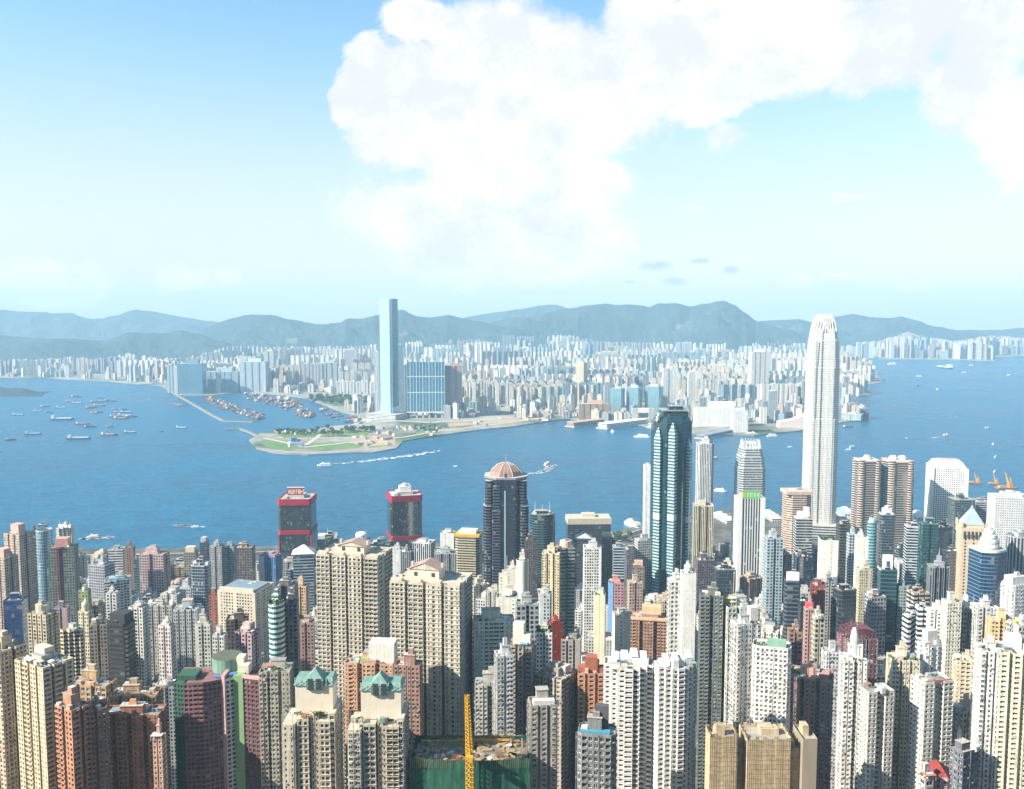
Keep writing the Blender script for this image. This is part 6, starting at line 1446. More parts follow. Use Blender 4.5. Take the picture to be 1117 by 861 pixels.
for k in range(60):
    px, py = _rs.choice([(_rs.uniform(384, 436), _rs.uniform(475, 486)), (_rs.uniform(490, 600), _rs.uniform(456, 465)), (_rs.uniform(300, 345), _rs.uniform(470, 474)), (_rs.uniform(410, 480), _rs.uniform(466, 476))])
    p = gnd(px, py, LZ); col = _rs.choice([((.76, .76, .74), 'white'), ((.62, .3, .16), 'rust red'), ((.25, .35, .5), 'blue'), ((.55, .5, .42), 'tan'), ((.7, .55, .15), 'yellow')])
    rt = root('site_hut', col[1] + ' site hut or container on the reclaimed point', 'hut', (p.x, p.y, LZ), _rs.uniform(0, 3.1), col[1] + ' site huts on the reclaimed point'); L, B, h = _rs.uniform(10, 40), _rs.uniform(6, 14), _rs.uniform(3, 8)
    mb = MB(); mb.box(0, 0, 0, L, B, h, 0); mb.build('wall', [plain(col[0], .8, .2)], rt); mb = MB(); mb.prism(rect(L + 1, B + 1), h, h + 1.8, 0, 0, 1, 1, rect(L, .4)); mb.build('roof', [ROOFS[k % 3]], rt)
p = gnd(322, 487, LZ); rt = root('vent_building', 'blue and white ventilation building standing alone on the grassy point', 'building', (p.x, p.y, LZ), .4)
mb = MB(); mb.box(0, 0, 0, 40, 24, 14, 0); mb.build('wall', [M_WHITE], rt); mb = MB(); mb.box(-4, 2, 14, 18, 16, 14, 0); mb.cyl(12, 0, 14, 5, 8, 0); mb.build('vent_shaft', [plain((.10, .25, .5), .6, .2)], rt)
mb = MB(); _e = [gnd(*q, 0) for q in coast[23:37]]
for a, b in zip(_e, _e[1:]):
    n = int((b - a).length / 6)
    for i in range(n):
        c = a.lerp(b, i / n); mb.box(c.x + _rs.uniform(-3, 3), c.y + _rs.uniform(-5, 2), -1, _rs.uniform(3, 7), _rs.uniform(3, 7), _rs.uniform(2, 4.6), 0, _rs.uniform(0, 3))
o = mb.build('rock_seawall', [M_ROCK]); o['kind'] = 'stuff'

# hills: profile of each ridge as seen from here, turned into ground and height
m_hill, gg, bs = new_mat('wooded_hill'); pos = gg.n('ShaderNodeNewGeometry').outputs['Position']
c = gg.mix(gg.mapr(gg.noise(pos, .004, 7, .68), .35, .65), (.018, .040, .055), (.034, .064, .072)); c = gg.mix(gg.mapr(gg.noise(pos, .0015, 6, .7), .62, .68), c, (.16, .14, .10))
gg.put(bs.inputs['Base Color'], c); bs.inputs['Roughness'].default_value = .95
from mathutils import noise as mnoise
def ridge(prof, D, depth, y_foot, seed, mat=m_hill):
    rg = random.Random(seed); mb = MB(); NX = 260; NY = 20; px0, px1 = prof[0][0], prof[-1][0]
    def hgt(px):
        for (a, b), (c_, d) in zip(prof, prof[1:]):
            if a <= px <= c_:
                t = (px - a) / (c_ - a); t = t * t * (3 - 2 * t) * .6 + t * .4; return b + (d - b) * t
        return prof[-1][1]
    ph = [rg.uniform(0, 6.28) for _ in range(12)]
    grid = []
    for j in range(NY * 2 + 1):
        row = []; t = (j - NY) / NY
        for i in range(NX + 1):
            px = px0 + (px1 - px0) * i / NX
            y = D + depth * t
            x = (px - CX) / F * D * (y / D if t < 0 else 1 + .3 * (y / D - 1)) / direction(px, 345)[1]
            zc = P(px, hgt(px), D).z
            s = abs(t)
            nz = mnoise.fractal(Vector((x / 1100, y / 900, seed * 3.1)), .9, 2.1, 6)
            k = max(0, (1 - s)) ** 1.25
            bump_ = nz * zc * .62 * (4 * s * (1 - s)) ** .8 if s < 1 else 0
            jag = mnoise.fractal(Vector((x / 260, y / 260, seed)), .8, 2.2, 4) * 12 * (1 - s)
            k = k + bump_ / max(zc, 1)
            row.append((x, y, max(-.5, zc * k + jag)))
        grid.append(row)
    for j in range(NY * 2):
        for i in range(NX): mb.face([grid[j][i], grid[j][i + 1], grid[j + 1][i + 1], grid[j + 1][i]], 0)
    o = mb.build('hills', [mat]); o['kind'] = 'structure'
    for p_ in o.data.polygons: p_.use_smooth = True
ridge([(-330, 352), (-200, 345), (-60, 338), (0, 338), (30, 340), (65, 344), (100, 350), (125, 344), (148, 338), (165, 340), (200, 346), (228, 351), (262, 352), (310, 356), (380, 352)], 12600, 1200, 380, 1)
ridge([(-260, 366), (-60, 362), (60, 370), (110, 374), (140, 363), (180, 364), (196, 360), (215, 364), (240, 372), (270, 380)], 8200, 900, 385, 2)
ridge([(196, 372), (225, 358), (250, 348), (275, 343), (295, 344), (315, 348), (345, 353), (365, 354), (377, 351), (390, 353), (412, 347), (428, 340), (440, 339), (455, 345), (467, 346), (488, 344), (505, 347), (520, 350), (545, 356), (575, 365)], 9300, 1000, 385, 3)
ridge([(470, 356), (520, 344), (545, 340), (565, 338), (590, 333), (606, 333), (625, 338), (650, 345), (680, 352)], 12400, 900, 380, 4)
ridge([(515, 356), (540, 351), (560, 346), (580, 347), (600, 341), (620, 337), (640, 333), (660, 332), (690, 333), (708, 335), (718, 331), (736, 330), (752, 334), (770, 331), (782, 328), (790, 329), (800, 333), (812, 341), (825, 350), (838, 354), (860, 360), (880, 366)], 9800, 1000, 385, 5)
ridge([(800, 358), (830, 351), (850, 349), (870, 349), (890, 352), (910, 346), (932, 343), (950, 346), (970, 347), (985, 346), (1000, 350), (1020, 356), (1050, 362), (1080, 366)], 11000, 900, 385, 6)
ridge([(960, 362), (1010, 359), (1050, 360), (1090, 360), (1110, 358), (1160, 354), (1260, 345), (1420, 340)], 12200, 900, 385, 7)
ridge([(-260, 402), (-80, 416), (-30, 418), (5, 424), (20, 423), (40, 429), (44, 431)], gnd(10, 430).y, 160, 430, 8)
# ------------------------------------------------------------------ ordinary buildings between the landmarks
ZB = {}
def zb_mark(x0, x1, yt, yb, D):
    n = 0
    for i in range(int(max(x0, 0)) // 2, int(min(x1, 1117)) // 2 + 1):
        for j in range(int(max(yt, 300)) // 2, int(min(yb, 861)) // 2 + 1):
            if ZB.get((i, j), 1e9) > D: n += 1; ZB[(i, j)] = D
    return n
def zb_test(x0, x1, yt, yb, D):
    n = 0
    for i in range(int(max(x0, 0)) // 2, int(min(x1, 1116)) // 2 + 1):
        for j in range(int(max(yt, 300)) // 2, int(min(yb, 860)) // 2 + 1):
            if ZB.get((i, j), 1e9) > D: n += 1
    return n
for (x0, x1, yt, yv, D, X, Y, r) in PLACED:
    zb_mark(x0 + 1, x1 - 1, yt + 1, proj(X, Y - r * .7, ground_z(X, Y))[1], D)

def skyline(px):
    pts = [(-50, 610), (60, 606), (110, 606), (150, 612), (230, 612), (290, 618), (340, 606), (420, 604), (520, 606), (600, 600), (690, 606), (780, 594), (860, 592), (1000, 590), (1060, 584), (1200, 580)]
    for (a, b), (c, d) in zip(pts, pts[1:]):
        if a <= px <= c: return b + (d - b) * (px - a) / (c - a)
    return 600
FILL = [  # outline, style, wall, words, weight
    ('ribs3', 'res', (.72, .68, .60), 'pale cream', 2), ('ribs2', 'fin', (.70, .70, .68), 'off-white', 5), ('ribs3', 'fin', (.52, .50, .45), 'stone grey', 3), ('ribs2', 'res', (.60, .50, .38), 'beige', 2),
    ('rect', 'grid', (.50, .51, .52), 'mid grey', 2), ('ribs2', 'bal', (.78, .78, .76), 'white', 5), ('rect', 'band', (.60, .58, .54), 'grey beige', 2), ('ribs3', 'res', (.48, .34, .28), 'dusty brown', 2),
    ('rect', 'hband', (.16, .19, .22), 'dark blue grey', 3), ('ribs2', 'res', (.58, .42, .38), 'faded pink', 1), ('chamf', 'curt', (.20, .26, .30), 'steel blue', 2), ('ribs2', 'fin', (.40, .42, .38), 'olive grey', 1),
    ('h', 'res', (.62, .58, .50), 'sand', 1), ('cross', 'fin', (.60, .58, .55), 'buff', 1), ('rect', 'vert', (.58, .60, .62), 'silver grey', 1), ('ribs2', 'res', (.30, .22, .18), 'dark brown', 1), ('ribs3', 'bal', (.62, .48, .30), 'honey', 1), ('rect', 'res', (.36, .46, .40), 'sage green', 1)]
FEAT = {'pale cream': 'ribbed', 'off-white': 'finned', 'stone grey': 'finned', 'beige': 'plain', 'mid grey': 'gridded', 'white': 'balconied', 'grey beige': 'banded', 'dusty brown': 'ribbed', 'dark blue grey': 'glassy', 'faded pink': 'plain',
        'steel blue': 'glass', 'olive grey': 'finned', 'sand': 'notched', 'buff': 'cross-shaped', 'silver grey': 'striped', 'dark brown': 'plain', 'honey': 'balconied', 'sage green': 'flat-fronted'}
used_labels = set(o.get('label') for o in COL.objects if o.get('label'))
def where(px, py, D, refs, k=0, near=None):
    c = sorted(refs, key=lambda r: math.hypot((r[0] - px), (r[1] + 12 - py) * .8) + abs(r[2] - D) * .03)
    r = c[k]; dx_, dy_ = px - r[0], D - r[2]
    if abs(dx_) > 14: s = 'left of' if dx_ < 0 else 'right of'
    else: s = 'behind' if dy_ > 0 else 'in front of'
    return s, r[3]
def make_label(col, feat, noun, px, py, D, refs, size):
    tries = []
    for k in range(7):
        s, nm = where(px, py, D, refs, k)
        tries.append('%s %s %s %s the %s' % (col, feat, noun, s, nm)); tries.append('%s %s %s %s %s the %s' % (size, col, feat, noun, s, nm))
    for k in range(5):
        for j in range(k + 1, 6):
            (s, nm), (s2, nm2) = where(px, py, D, refs, k), where(px, py, D, refs, j)
            tries.append('%s %s %s, %s the %s and %s the %s' % (col, feat, noun, s, nm, s2, nm2))
    for t in tries:
        if t not in used_labels and len(t.split()) <= 16: used_labels.add(t); return t
    return tries[-1]
rg = random.Random(77)
bag = [f for f in FILL for _ in range(f[4])]
fills = []
Dn = 600.0
while Dn < 1600:
    s = Dn / F; step = 25 + 10 * (Dn > 1000)
    xm = -150.0
    while xm < 1265:
        wpx = rg.uniform(13, 24) / s if Dn < 1000 else rg.uniform(15, 30) / s
        px = xm + wpx / 2; D = Dn + rg.uniform(-10, 10); xm += wpx + rg.uniform(0.5, 9) / s
        X = (px - CX) / F * D; W_ = wpx * s
        if D + 26 > shore_y(X) - 66: continue
        rad = W_ * .6
        if any(math.hypot(X - q[5], D + W_ * .4 - q[6]) < (rad + q[7]) * .82 for q in PLACED): continue
        h = rg.choice([rg.uniform(22, 50), rg.uniform(35, 85), rg.uniform(50, 105)]) * (1.0 if D < 1150 else .8)
        gz = ground_z(X, D); yt = proj(X, D, gz + h)[1]; lim = skyline(px)
        for q in PLACED:
            if q[4] > D + 4 and q[0] - 1 < px + wpx / 2 and q[1] + 1 > px - wpx / 2: lim = max(lim, q[3] - 3)
        if yt < lim: yt = lim + rg.uniform(0, 9)
        top = P(px, yt, D).z
        if top - gz < 11: continue
        yb = proj(X, D, gz)[1]
        off = px + wpx / 2 < 0 or px - wpx / 2 > 1117     # just past the edges, for a step to the side
        if not off and zb_test(px - wpx / 2, px + wpx / 2, yt, yb, D) < 9: continue
        if off and rg.random() < .45: continue
        zb_mark(px - wpx / 2, px + wpx / 2, yt, yb, D)
        shp, sty, wall, word, _ = rg.choice(bag)
        if top - gz < 30 and shp in ('cross', 'h'): shp = 'rect'
        hh = top - gz; low = hh < 38; office = sty in ('curt', 'band', 'hband', 'vert', 'grid')
        name = (OB if low else OT) if office else (AB if low else AT)
        noun = 'block' if low else 'tower'
        size = 'slim' if W_ < 16 else ('broad' if W_ > 22 else ('tall' if hh > 70 else 'short'))
        v = rg.uniform(.8, 1.14)
        lab = make_label(word, FEAT[word], noun, px, yt, D, REFS, size)
        T(px - wpx / 2, px + wpx / 2, yt, yt + 16, D, rg.uniform(-24, 24), shp, sty, tuple(round(min(.8, c * v), 2) for c in wall), lab, None, name, rich=rg.randint(2, 5), seed=int(px * 31 + D), q=rg.uniform(.7, 1.1),
          crown=rg.choice([None, None, None, c_block(tuple(round(min(.8, c * rg.uniform(.8, 1.2)), 2) for c in wall), .5, .5, rg.uniform(3, 7), rg.uniform(-.2, .2)), c_drum((.6, .58, .54), .25, 4)]))
    Dn += step

# low quays and piers on the near waterfront
def pier(px, py, L, wd, rz, label, col):
    p = gnd(px, py, 3); rt = root('ferry_pier', label, 'pier', (p.x, p.y, 0), R(rz), 'ferry piers on the near waterfront')
    mb = MB(); mb.box(0, 0, -1.5, wd + 4, L + 6, 4.5, 0); mb.build('deck', [M_CONC], rt)
    mb = MB(); mb.box(0, 0, 3, wd, L, 8, 0, 0, 0, 4, 5); mb.build('hall', [mat_of('grid', (.66, .66, .62))[0]], rt)
    mb = MB(); mb.prism(rect(wd + 1.5, L + 1.5), 11, 14, 0, 0, 1, 1, rect(wd * .3, L * .95)); mb.build('pier_roof', [plain(col, .7, .2)], rt)
    for i in range(3): 
        mb = MB(); mb.box(0, (i - 1) * L * .3, 13.6, wd * .4, L * .12, 3, 0); mb.build('roof_lantern', [M_WHITE], rt)
for px, py, L, wd, rz, col, lab in ((790, 568, 70, 22, 12, (.7, .72, .7), 'ferry pier with a pale roof between the star-plan tower and the green sign'), (842, 566, 70, 24, 4, (.72, .72, .7), 'ferry pier with a pale roof left of the tallest pale tower'),
                                   (924, 562, 60, 26, -4, (.3, .5, .46), 'ferry pier with a green roof right of the tallest pale tower'), (1003, 566, 60, 22, -10, (.6, .62, .66), 'ferry pier with a grey roof beside the right bronze tower'),
                                   (655, 588, 60, 26, 10, (.7, .68, .62), 'ferry pier with a cream roof right of the wide dark waterfront block')):
    pier(px, py, L, wd, rz, lab, col)

# trees
def leaf_ball(mb, c, r, n, rg, s=1.0, flat=.8):
    for _ in range(n):
        v = Vector((rg.gauss(0, 1), rg.gauss(0, 1), rg.gauss(0, 1))).normalized() * r * rg.uniform(.45, 1.05); v.z *= flat
        o = Vector(c) + v; a = Vector((rg.gauss(0, 1), rg.gauss(0, 1), rg.gauss(0, 1))).normalized() * s * rg.uniform(.6, 1.3); b = a.orthogonal().normalized() * s
        mb.face([tuple(o + a), tuple(o + b), tuple(o - a), tuple(o - b)], 0)
TREES = []
for k in range(4):
    rg2 = random.Random(50 + k); tr = MB(); cr = MB(); h = rg2.uniform(9, 14)
    tr.tube((0, 0, -1), (0, 0, h * .55), .35, 0, 6, .22)
    for i in range(6):
        a = rg2.uniform(0, 6.28); r = rg2.uniform(1.4, 3.6); c = (r * math.cos(a), r * math.sin(a), h * rg2.uniform(.55, .88))
        tr.tube((0, 0, h * .4), c, .16, 0, 4, .06); leaf_ball(cr, c, rg2.uniform(1.6, 2.8), 60, rg2, .7)
    leaf_ball(cr, (0, 0, h * .8), 2.8, 80, rg2, .75)
    TREES.append((tr.mesh('trunk', [M_TRUNK]), cr.mesh('crown', [M_LEAF if k % 2 else M_LEAF2])))
def tree(x, y, z, label, group, sc=1.0, rg=rnd):
    tm, cm = rg.choice(TREES); rt = root('tree', label, 'tree', (x, y, z), rg.uniform(0, 6.28), group); s = sc * rg.uniform(.8, 1.25); rt.scale = (s, s, s)
    for nm, me in (('trunk', tm), ('crown', cm)):
        o = bpy.data.objects.new(nm, me); COL.objects.link(o); o.parent = rt
rg = random.Random(88)
for i in range(130):
    t = rg.random(); px = 338 + t * 68; py = 433 + t * 4 + rg.uniform(0, 8); v = gnd(px, py, LZ); tree(v.x, v.y, LZ, 'dark green tree in the belt of trees behind the boat shelter', 'belt of trees behind the boat shelter', 1.9, rg)
for i in range(80):
    px, py = rg.choice([(rg.uniform(340, 374), rg.uniform(470, 477)), (rg.uniform(300, 345), rg.uniform(473, 476)), (rg.uniform(376, 408), rg.uniform(469, 473))]); v = gnd(px, py, LZ); tree(v.x, v.y, LZ, 'dark bushy tree on the grassy reclaimed point', 'trees on the grassy reclaimed point', 1.5, rg)
for i in range(20):
    v = gnd(rg.uniform(452, 480), rg.uniform(465, 473), LZ); tree(v.x, v.y, LZ, 'bright green tree in front of the wide blue slab tower', 'trees in front of the wide blue slab tower', 1.1, rg)
for i in range(16):
    v = gnd(rg.uniform(664, 692), rg.uniform(586, 592), 4); tree(v.x, v.y, 4, 'green tree in the waterfront park left of the star-plan tower', 'trees of the waterfront park', 1.0, rg)
for i in range(26):
    D = rg.uniform(430, 620); px = rg.choice([rg.uniform(0, 20), rg.uniform(176, 300), rg.uniform(560, 660), rg.uniform(1040, 1066)]); X = (px - CX) / F * D
    if any(math.hypot(X - q[5], D - q[6]) < q[7] + 4 for q in PLACED): continue
    tree(X, D, ground_z(X, D) - 2.5, 'green street tree down between the hillside towers', 'street trees between the hillside towers', 1.0, rg)
# ------------------------------------------------------------------ the city across the water
FREFS = []
FPL = []
for (x0, x1, yt, yv, D, X, Y, r) in PLACED: pass
def far(x0, x1, yt, yb, shp, sty, wall, label, ref=None, name='office_tower', cat=None, q=.7, rz=0.0, group=None, crown=None, over=None, top=True, depth=None):
    D = depth or gnd(0, yb, 4).y; X, Y, z, w, d = spot(x0, x1, yt, D, R(rz), q, 90)
    rt = root(name, label, cat or name.replace('_', ' '), (X, Y, LZ), R(rz), group); H = z - LZ; pl = shape(shp, w, d)
    m, fh, bay = mat_of(sty, wall, **(over or {})); wc = wall if isinstance(wall, tuple) else CLR[wall]; wp = plain(wc, .8, .15)
    mb = MB(); mb.prism(pl, 0, H, 0, None, fh, bay); mb.build('wall', [m], rt)
    mb = MB(); mb.face([(p[0], p[1], H) for p in pl], 0); mb.build('roof', [ROOFS[1]], rt)
    if top:
        mb = MB(); mb.box(w * .05, 0, H, w * .5, d * .5, max(3, w * .12), 0); mb.build('plant_room', [wp], rt)
    if crown: crown(rt, pl, H, w, d, wp, m)
    FPL.append((x0, x1, yt, yb, D))
    zb_mark(x0, x1, yt, yb, D)
    if ref: FREFS.append(((x0 + x1) / 2, yt, D, ref))
    return rt, H, w, d

# the tallest tower on the far shore
def far_tallest():
    D = gnd(0, 457, 4).y; X, Y, z, w, d, _ = frame_of(413, 434, 326, D, R(-24), 1.0, LZ); H = z - LZ
    rt = root('office_tower', 'tallest pale turquoise glass tower alone on the far shore', 'office tower', (X, Y, LZ), R(-24))
    m = facade((.52, .72, .80), (.28, .50, .62), .99, .8, ctn=.05, gloss=.1, ior=1.8, stain=.04)
    m_shade = facade((.12, .22, .28), (.05, .14, .19), .99, .8, ctn=.03, gloss=.1, ior=1.7, stain=.04)  # darker facade copy: shade of the right face put into the colour
    def plan(s): a = w / 2 * s; c = a * .22; return [(-a + c, -a), (a - c, -a), (a - c, -a + c * .6), (a, -a + c), (a, a - c), (a - c, a), (-a + c, a), (-a, a - c), (-a, -a + c), (-a + c, -a + c * .6)]
    mb = MB()
    prof = [(0, 1.22), (.05, 1.12), (.11, 1.03), (.18, 1.0), (.9, .985), (1.0, .95)]
    for (h0, s0), (h1, s1) in zip(prof, prof[1:]): mb.prism(plan(s0), H * h0, H * h1, 0, None, 4.2, 4, plan(s1))
    mb.build('wall', [m], rt)
    mb = MB(); mb.face([(p[0], p[1], H - 8) for p in plan(.95)], 0); mb.build('roof', [ROOFS[1]], rt)
    for f in (.30, .31, .47, .75, .06):
        mb = MB(); p = plan(1.006); mb.prism(p, H * f, H * f + 6, 0, None); mb.build('plant_band', [plain((.34, .48, .52), .5, .1)], rt)
    for s in (-1, 1):
        mb = MB(); mb.prism([(s * w * .52, -w * .38), (s * w * .545, -w * .38), (s * w * .545, w * .38), (s * w * .52, w * .38)], H * .10, H * (1.0 if s > 0 else .62), 0, 0, 4.2, 4); mb.build('shaded_side', [m_shade], rt)
    mb = MB(); mb.box(0, -10, 0, w * 2.4, w * 2, 22, 0, 0, 1, 5, 8); mb.build('podium', [mat_of('band', 'pale')[0], ROOFS[1]], rt)
    FREFS.append((423, 390, D, 'tallest far tower')); zb_mark(412, 435, 326, 458, D)
far_tallest()
# wide blue slab with white ribs on legs
def far_slab():
    D = gnd(0, 456, 4).y; X, Y, z, w, d, _ = frame_of(444, 485, 395, D, R(4), .18, LZ); H = z - LZ
    rt = root('apartment_tower', 'wide blue glass slab tower striped with white ribs, right of the tallest far tower', 'apartment tower', (X, Y, LZ), R(4))
    m = facade((.16, .36, .48), (.03, .13, .22), .9, .8, ctn=.1, gloss=.12, ior=1.7, stain=.05)
    mb = MB(); mb.prism(rect(w, d), 26, H, 0, 1, 3.4, 3.2, bottom=True); mb.build('wall', [m, ROOFS[1]], rt)
    for i in range(13):
        mb = MB(); mb.box(-w / 2 + w * i / 12, -d / 2 - .6, 26, 2.2 if i % 2 else 1.2, 1.4, H - 24 + (4 if i % 3 == 0 else 0), 0); mb.build('white_rib', [plain((.62, .72, .76), .6, .1)], rt)
    for i in range(6):
        mb = MB(); mb.box(-w / 2 + w * (i + .5) / 6, 0, 0, 7, d * .9, 26, 0); mb.build('leg', [M_CONC], rt)
    for h in (.38, .7):
        mb = MB(); mb.box(0, -d / 2 - .5, 26 + (H - 26) * h, w * 1.005, 1.2, 3.5, 0); mb.build('refuge_band', [plain((.55, .66, .7), .6, .1)], rt)
    mb = MB(); mb.box(0, 0, 22, w * 1.02, d * 1.3, 3.5, 0); mb.build('podium', [M_WHITE], rt)
    FREFS.append((464, 420, D, 'wide blue slab tower')); zb_mark(444, 485, 395, 450, D)
far_slab()
far(485, 504, 399, 455, 'ribs3', 'res', (.46, .29, .27), 'brown violet far tower standing right of the wide blue slab', 'brown violet far tower', AT, over=dict(accent=(.2, .26, .36)))
far(433, 440, 376, 450, 'rect', 'curt', (.35, .5, .56), 'narrow blue glass tower half hidden behind the tallest far tower', None, over=dict(glass=(.1, .22, .3)))
far(439, 447, 398, 448, 'ribs2', 'res', (.42, .42, .46), 'grey tower wedged left of the wide blue slab', None, AT)
far(408, 414, 384, 452, 'rect', 'fin', (.66, .68, .68), 'thin white tower close left of the tallest far tower', None, AT)
far(182, 189, 398, 429, 'ribs2', 'res', (.55, .64, .68), 'pale grey tower flanking the big plain blue block', None, AT)
far(189, 194, 400, 431, 'rect', 'fin', (.78, .78, .76), 'thin white tower left of the big plain blue block', None, AT)
far(194, 224, 397, 430, 'rect', 'hband', (.16, .30, .40), 'big plain blue block with a white arcade base on the breakwater corner', 'big plain blue block', OB, q=.5, over=dict(glass=(.06, .17, .26)), crown=None)
far(225, 262, 406, 428, 'ribs5', 'res', (.42, .52, .60), 'wide blue grey ribbed block right of the big plain blue block', 'wide blue grey ribbed block', AB, q=.35)
far(262, 292, 395, 428, 'ribs4', 'res', (.58, .64, .68), 'pale blue grey wall of towers behind the wide ribbed block', None, AT, q=.4)
far(288, 300, 383, 424, 'ribs2', 'fin', (.66, .69, .70), 'white grey twin-ribbed tower behind the boat shelter', None, AT)
far(293, 299, 396, 423, 'rect', 'curt', (.12, .46, .48), 'bright turquoise tower behind the boat shelter', 'bright turquoise far tower', OT, over=dict(glass=(.04, .28, .3)))
for k, (a, b) in enumerate(((329, 338), (338, 345), (345, 352))): far(a, b, 397, 424, 'ribs2', 'fin', (.58, .54, .56), ['mauve white tower, first from the left in the row above the belt of trees', 'mauve white tower, second in the row above the belt of trees', 'mauve white tower, third in the row above the belt of trees'][k], None, AT, group='row of towers above the belt of trees')
far(351, 369, 396, 424, 'ribs3', 'res', (.46, .50, .48), 'green grey ribbed slab ending the row above the belt of trees', 'green grey ribbed slab', AT, q=.5)
far(376, 391, 382, 412, 'rect', 'res', (.46, .46, .50), 'plain grey violet slab rising above the white low blocks', 'grey violet slab', AT, q=.5)
for k, a in enumerate((367, 374, 381, 388, 396, 403)): far(a, a + 6, 416 + (k % 2), 430, 'ribs2', 'fin', (.80, .80, .78), 'small white block in the even row left of the tallest far tower', None, AB, group='even row of small white blocks left of the tallest far tower')
far(628, 641, 396, 440, 'rect', 'fin', (.62, .55, .42), 'tall beige slab tower alone above the far ferry terminal', 'tall beige far slab', AT, q=.8, rz=-35)
far(631, 664, 441, 458, 'ribs5', 'band', (.62, .42, .28), 'orange beige hotel block with deep bays on the far quay', 'orange beige far block', AB, q=.3)
for k, (a, b) in enumerate(((666, 682), (683, 701), (703, 724))): far(a, b, 424 - k, 455, 'chamf', 'curt', (.46, .56, .58), ['far waterfront tower with half grey, half blue glass, right of the orange beige far block', 'far waterfront tower, middle of three behind the white portal building', 'far waterfront tower, rightmost of three behind the white portal building'][k], ['left gateway tower', None, 'right gateway tower'][k], OT, rz=-24, over=dict(glass=(.10, .26, .32)), group='three waterfront glass towers')
def portal():
    D = gnd(0, 462, 4).y; X, Y, z, w, d, _ = frame_of(689, 714, 446, D, 0, .3, LZ); H = z - LZ
    rt = root('hotel_building', 'low white building pierced by a square opening on the far quay', 'building', (X, Y, LZ))
    for s in (-1, 1):
        mb = MB(); mb.box(s * w * .37, 0, 0, w * .26, d, H, 0, 0, 0, 4, 4); mb.build('wing', [mat_of('grid', (.72, .66, .58))[0]], rt)
    mb = MB(); mb.box(0, 0, H * .72, w * .48, d, H * .28, 0); mb.box(0, 0, 0, w * .48, d, H * .2, 0); mb.build('bridge', [plain((.72, .66, .58), .8, .1)], rt)
    zb_mark(689, 714, 446, 462, D)
portal()
far(722, 737, 402, 452, 'ribs2', 'fin', (.76, .76, .74), 'white stepped tower with a tall mast behind the far quay', 'white masted far tower', OT, crown=c_masts(1, 60))
far(750, 758, 406, 448, 'rect', 'fin', (.76, .74, .70), 'slim white tower left of the long white terminal', None, OT)
far(817, 839, 384, 440, 'ribs4', 'fin', (.78, .76, .70), 'broad tall ivory far tower with vertical shadow lines', 'tall ivory far tower', OT, q=.7)
far(837, 848, 427, 460, 'rect', 'band', (.56, .58, .60), 'grey tower on a white base near the far point', None, OT)
far(849, 857, 415, 445, 'rect', 'curt', (.05, .26, .30), 'dark teal tower right of the tall ivory far tower', None, OT, over=dict(glass=(.02, .15, .18)))
far(757, 812, 446, 466, 'rect', 'blankw', (.80, .78, .74), 'long white terminal building on the far quay right of the star-plan tower', 'long white terminal', 'terminal_building', 'building', q=.3)
far(797, 816, 448, 472, 'rect', 'blankw', (.76, .73, .68), 'cream square end block of the long white terminal', None, OB, q=.8)
def sloped_hall():
    D = gnd(0, 467, 4).y; X, Y, z, w, d, _ = frame_of(848, 880, 452, D, 0, .4, LZ); H = z - LZ
    rt = root('concert_hall', 'windowless pale pink hall with a swooping sloped roof near the far point', 'building', (X, Y, LZ))
    mb = MB(); n = 10; hs = [.45 + .55 * (i / n) ** 2 for i in range(n + 1)]
    for i in range(n):
        x0, x1 = -w / 2 + w * i / n, -w / 2 + w * (i + 1) / n
        mb.face([(x0, -d / 2, 0), (x1, -d / 2, 0), (x1, -d / 2, H * hs[i + 1]), (x0, -d / 2, H * hs[i])], 0); mb.face([(x1, d / 2, 0), (x0, d / 2, 0), (x0, d / 2, H * hs[i]), (x1, d / 2, H * hs[i + 1])], 0)
    mb.face([(w / 2, -d / 2, 0), (w / 2, d / 2, 0), (w / 2, d / 2, H), (w / 2, -d / 2, H)], 0); mb.face([(-w / 2, d / 2, 0), (-w / 2, -d / 2, 0), (-w / 2, -d / 2, H * .45), (-w / 2, d / 2, H * .45)], 0); mb.build('wall', [plain((.70, .58, .52), .8, .08)], rt)
    mb = MB()
    for i in range(n):
        x0, x1 = -w / 2 + w * i / n, -w / 2 + w * (i + 1) / n; mb.face([(x0, -d / 2, H * hs[i]), (x1, -d / 2, H * hs[i + 1]), (x1, d / 2, H * hs[i + 1]), (x0, d / 2, H * hs[i])], 0)
    mb.build('roof', [plain((.66, .58, .54), .8, .1)], rt); FREFS.append((864, 455, D, 'sloped pink hall')); zb_mark(848, 880, 452, 467, D)
sloped_hall()
far(920, 936, 441, 456, 'ribs3', 'grid', (.34, .26, .28), 'brown violet hotel block on the far point right of the tallest pale tower', 'brown violet point block', OB, q=.7)
far(937, 948, 446, 457, 'rect', 'grid', (.32, .28, .32), 'lower violet block at the tip of the far point', None, OB)
far(919, 927, 411, 440, 'ribs2', 'res', (.48, .44, .46), 'mauve slender tower just right of the tallest pale tower', None, AT)
for k, (a, b) in enumerate(((934, 940), (941, 948))): far(a, b, 374, 405, 'rect', 'fin', (.50, .60, .66), ['tall pale blue twin tower on the eastern far shore, left one', 'tall pale blue twin tower on the eastern far shore, right one'][k], ['pale blue twin towers', None][k], AT, group='pale blue twin towers', q=1)
far(926, 950, 405, 414, 'ribs4', 'grid', (.62, .66, .66), 'white broad block below the pale blue twin towers', None, OB, q=.5)
far(927, 946, 416, 428, 'ribs4', 'fin', (.78, .76, .72), 'white comb-shaped block on the eastern far shore', None, AB, q=.4)
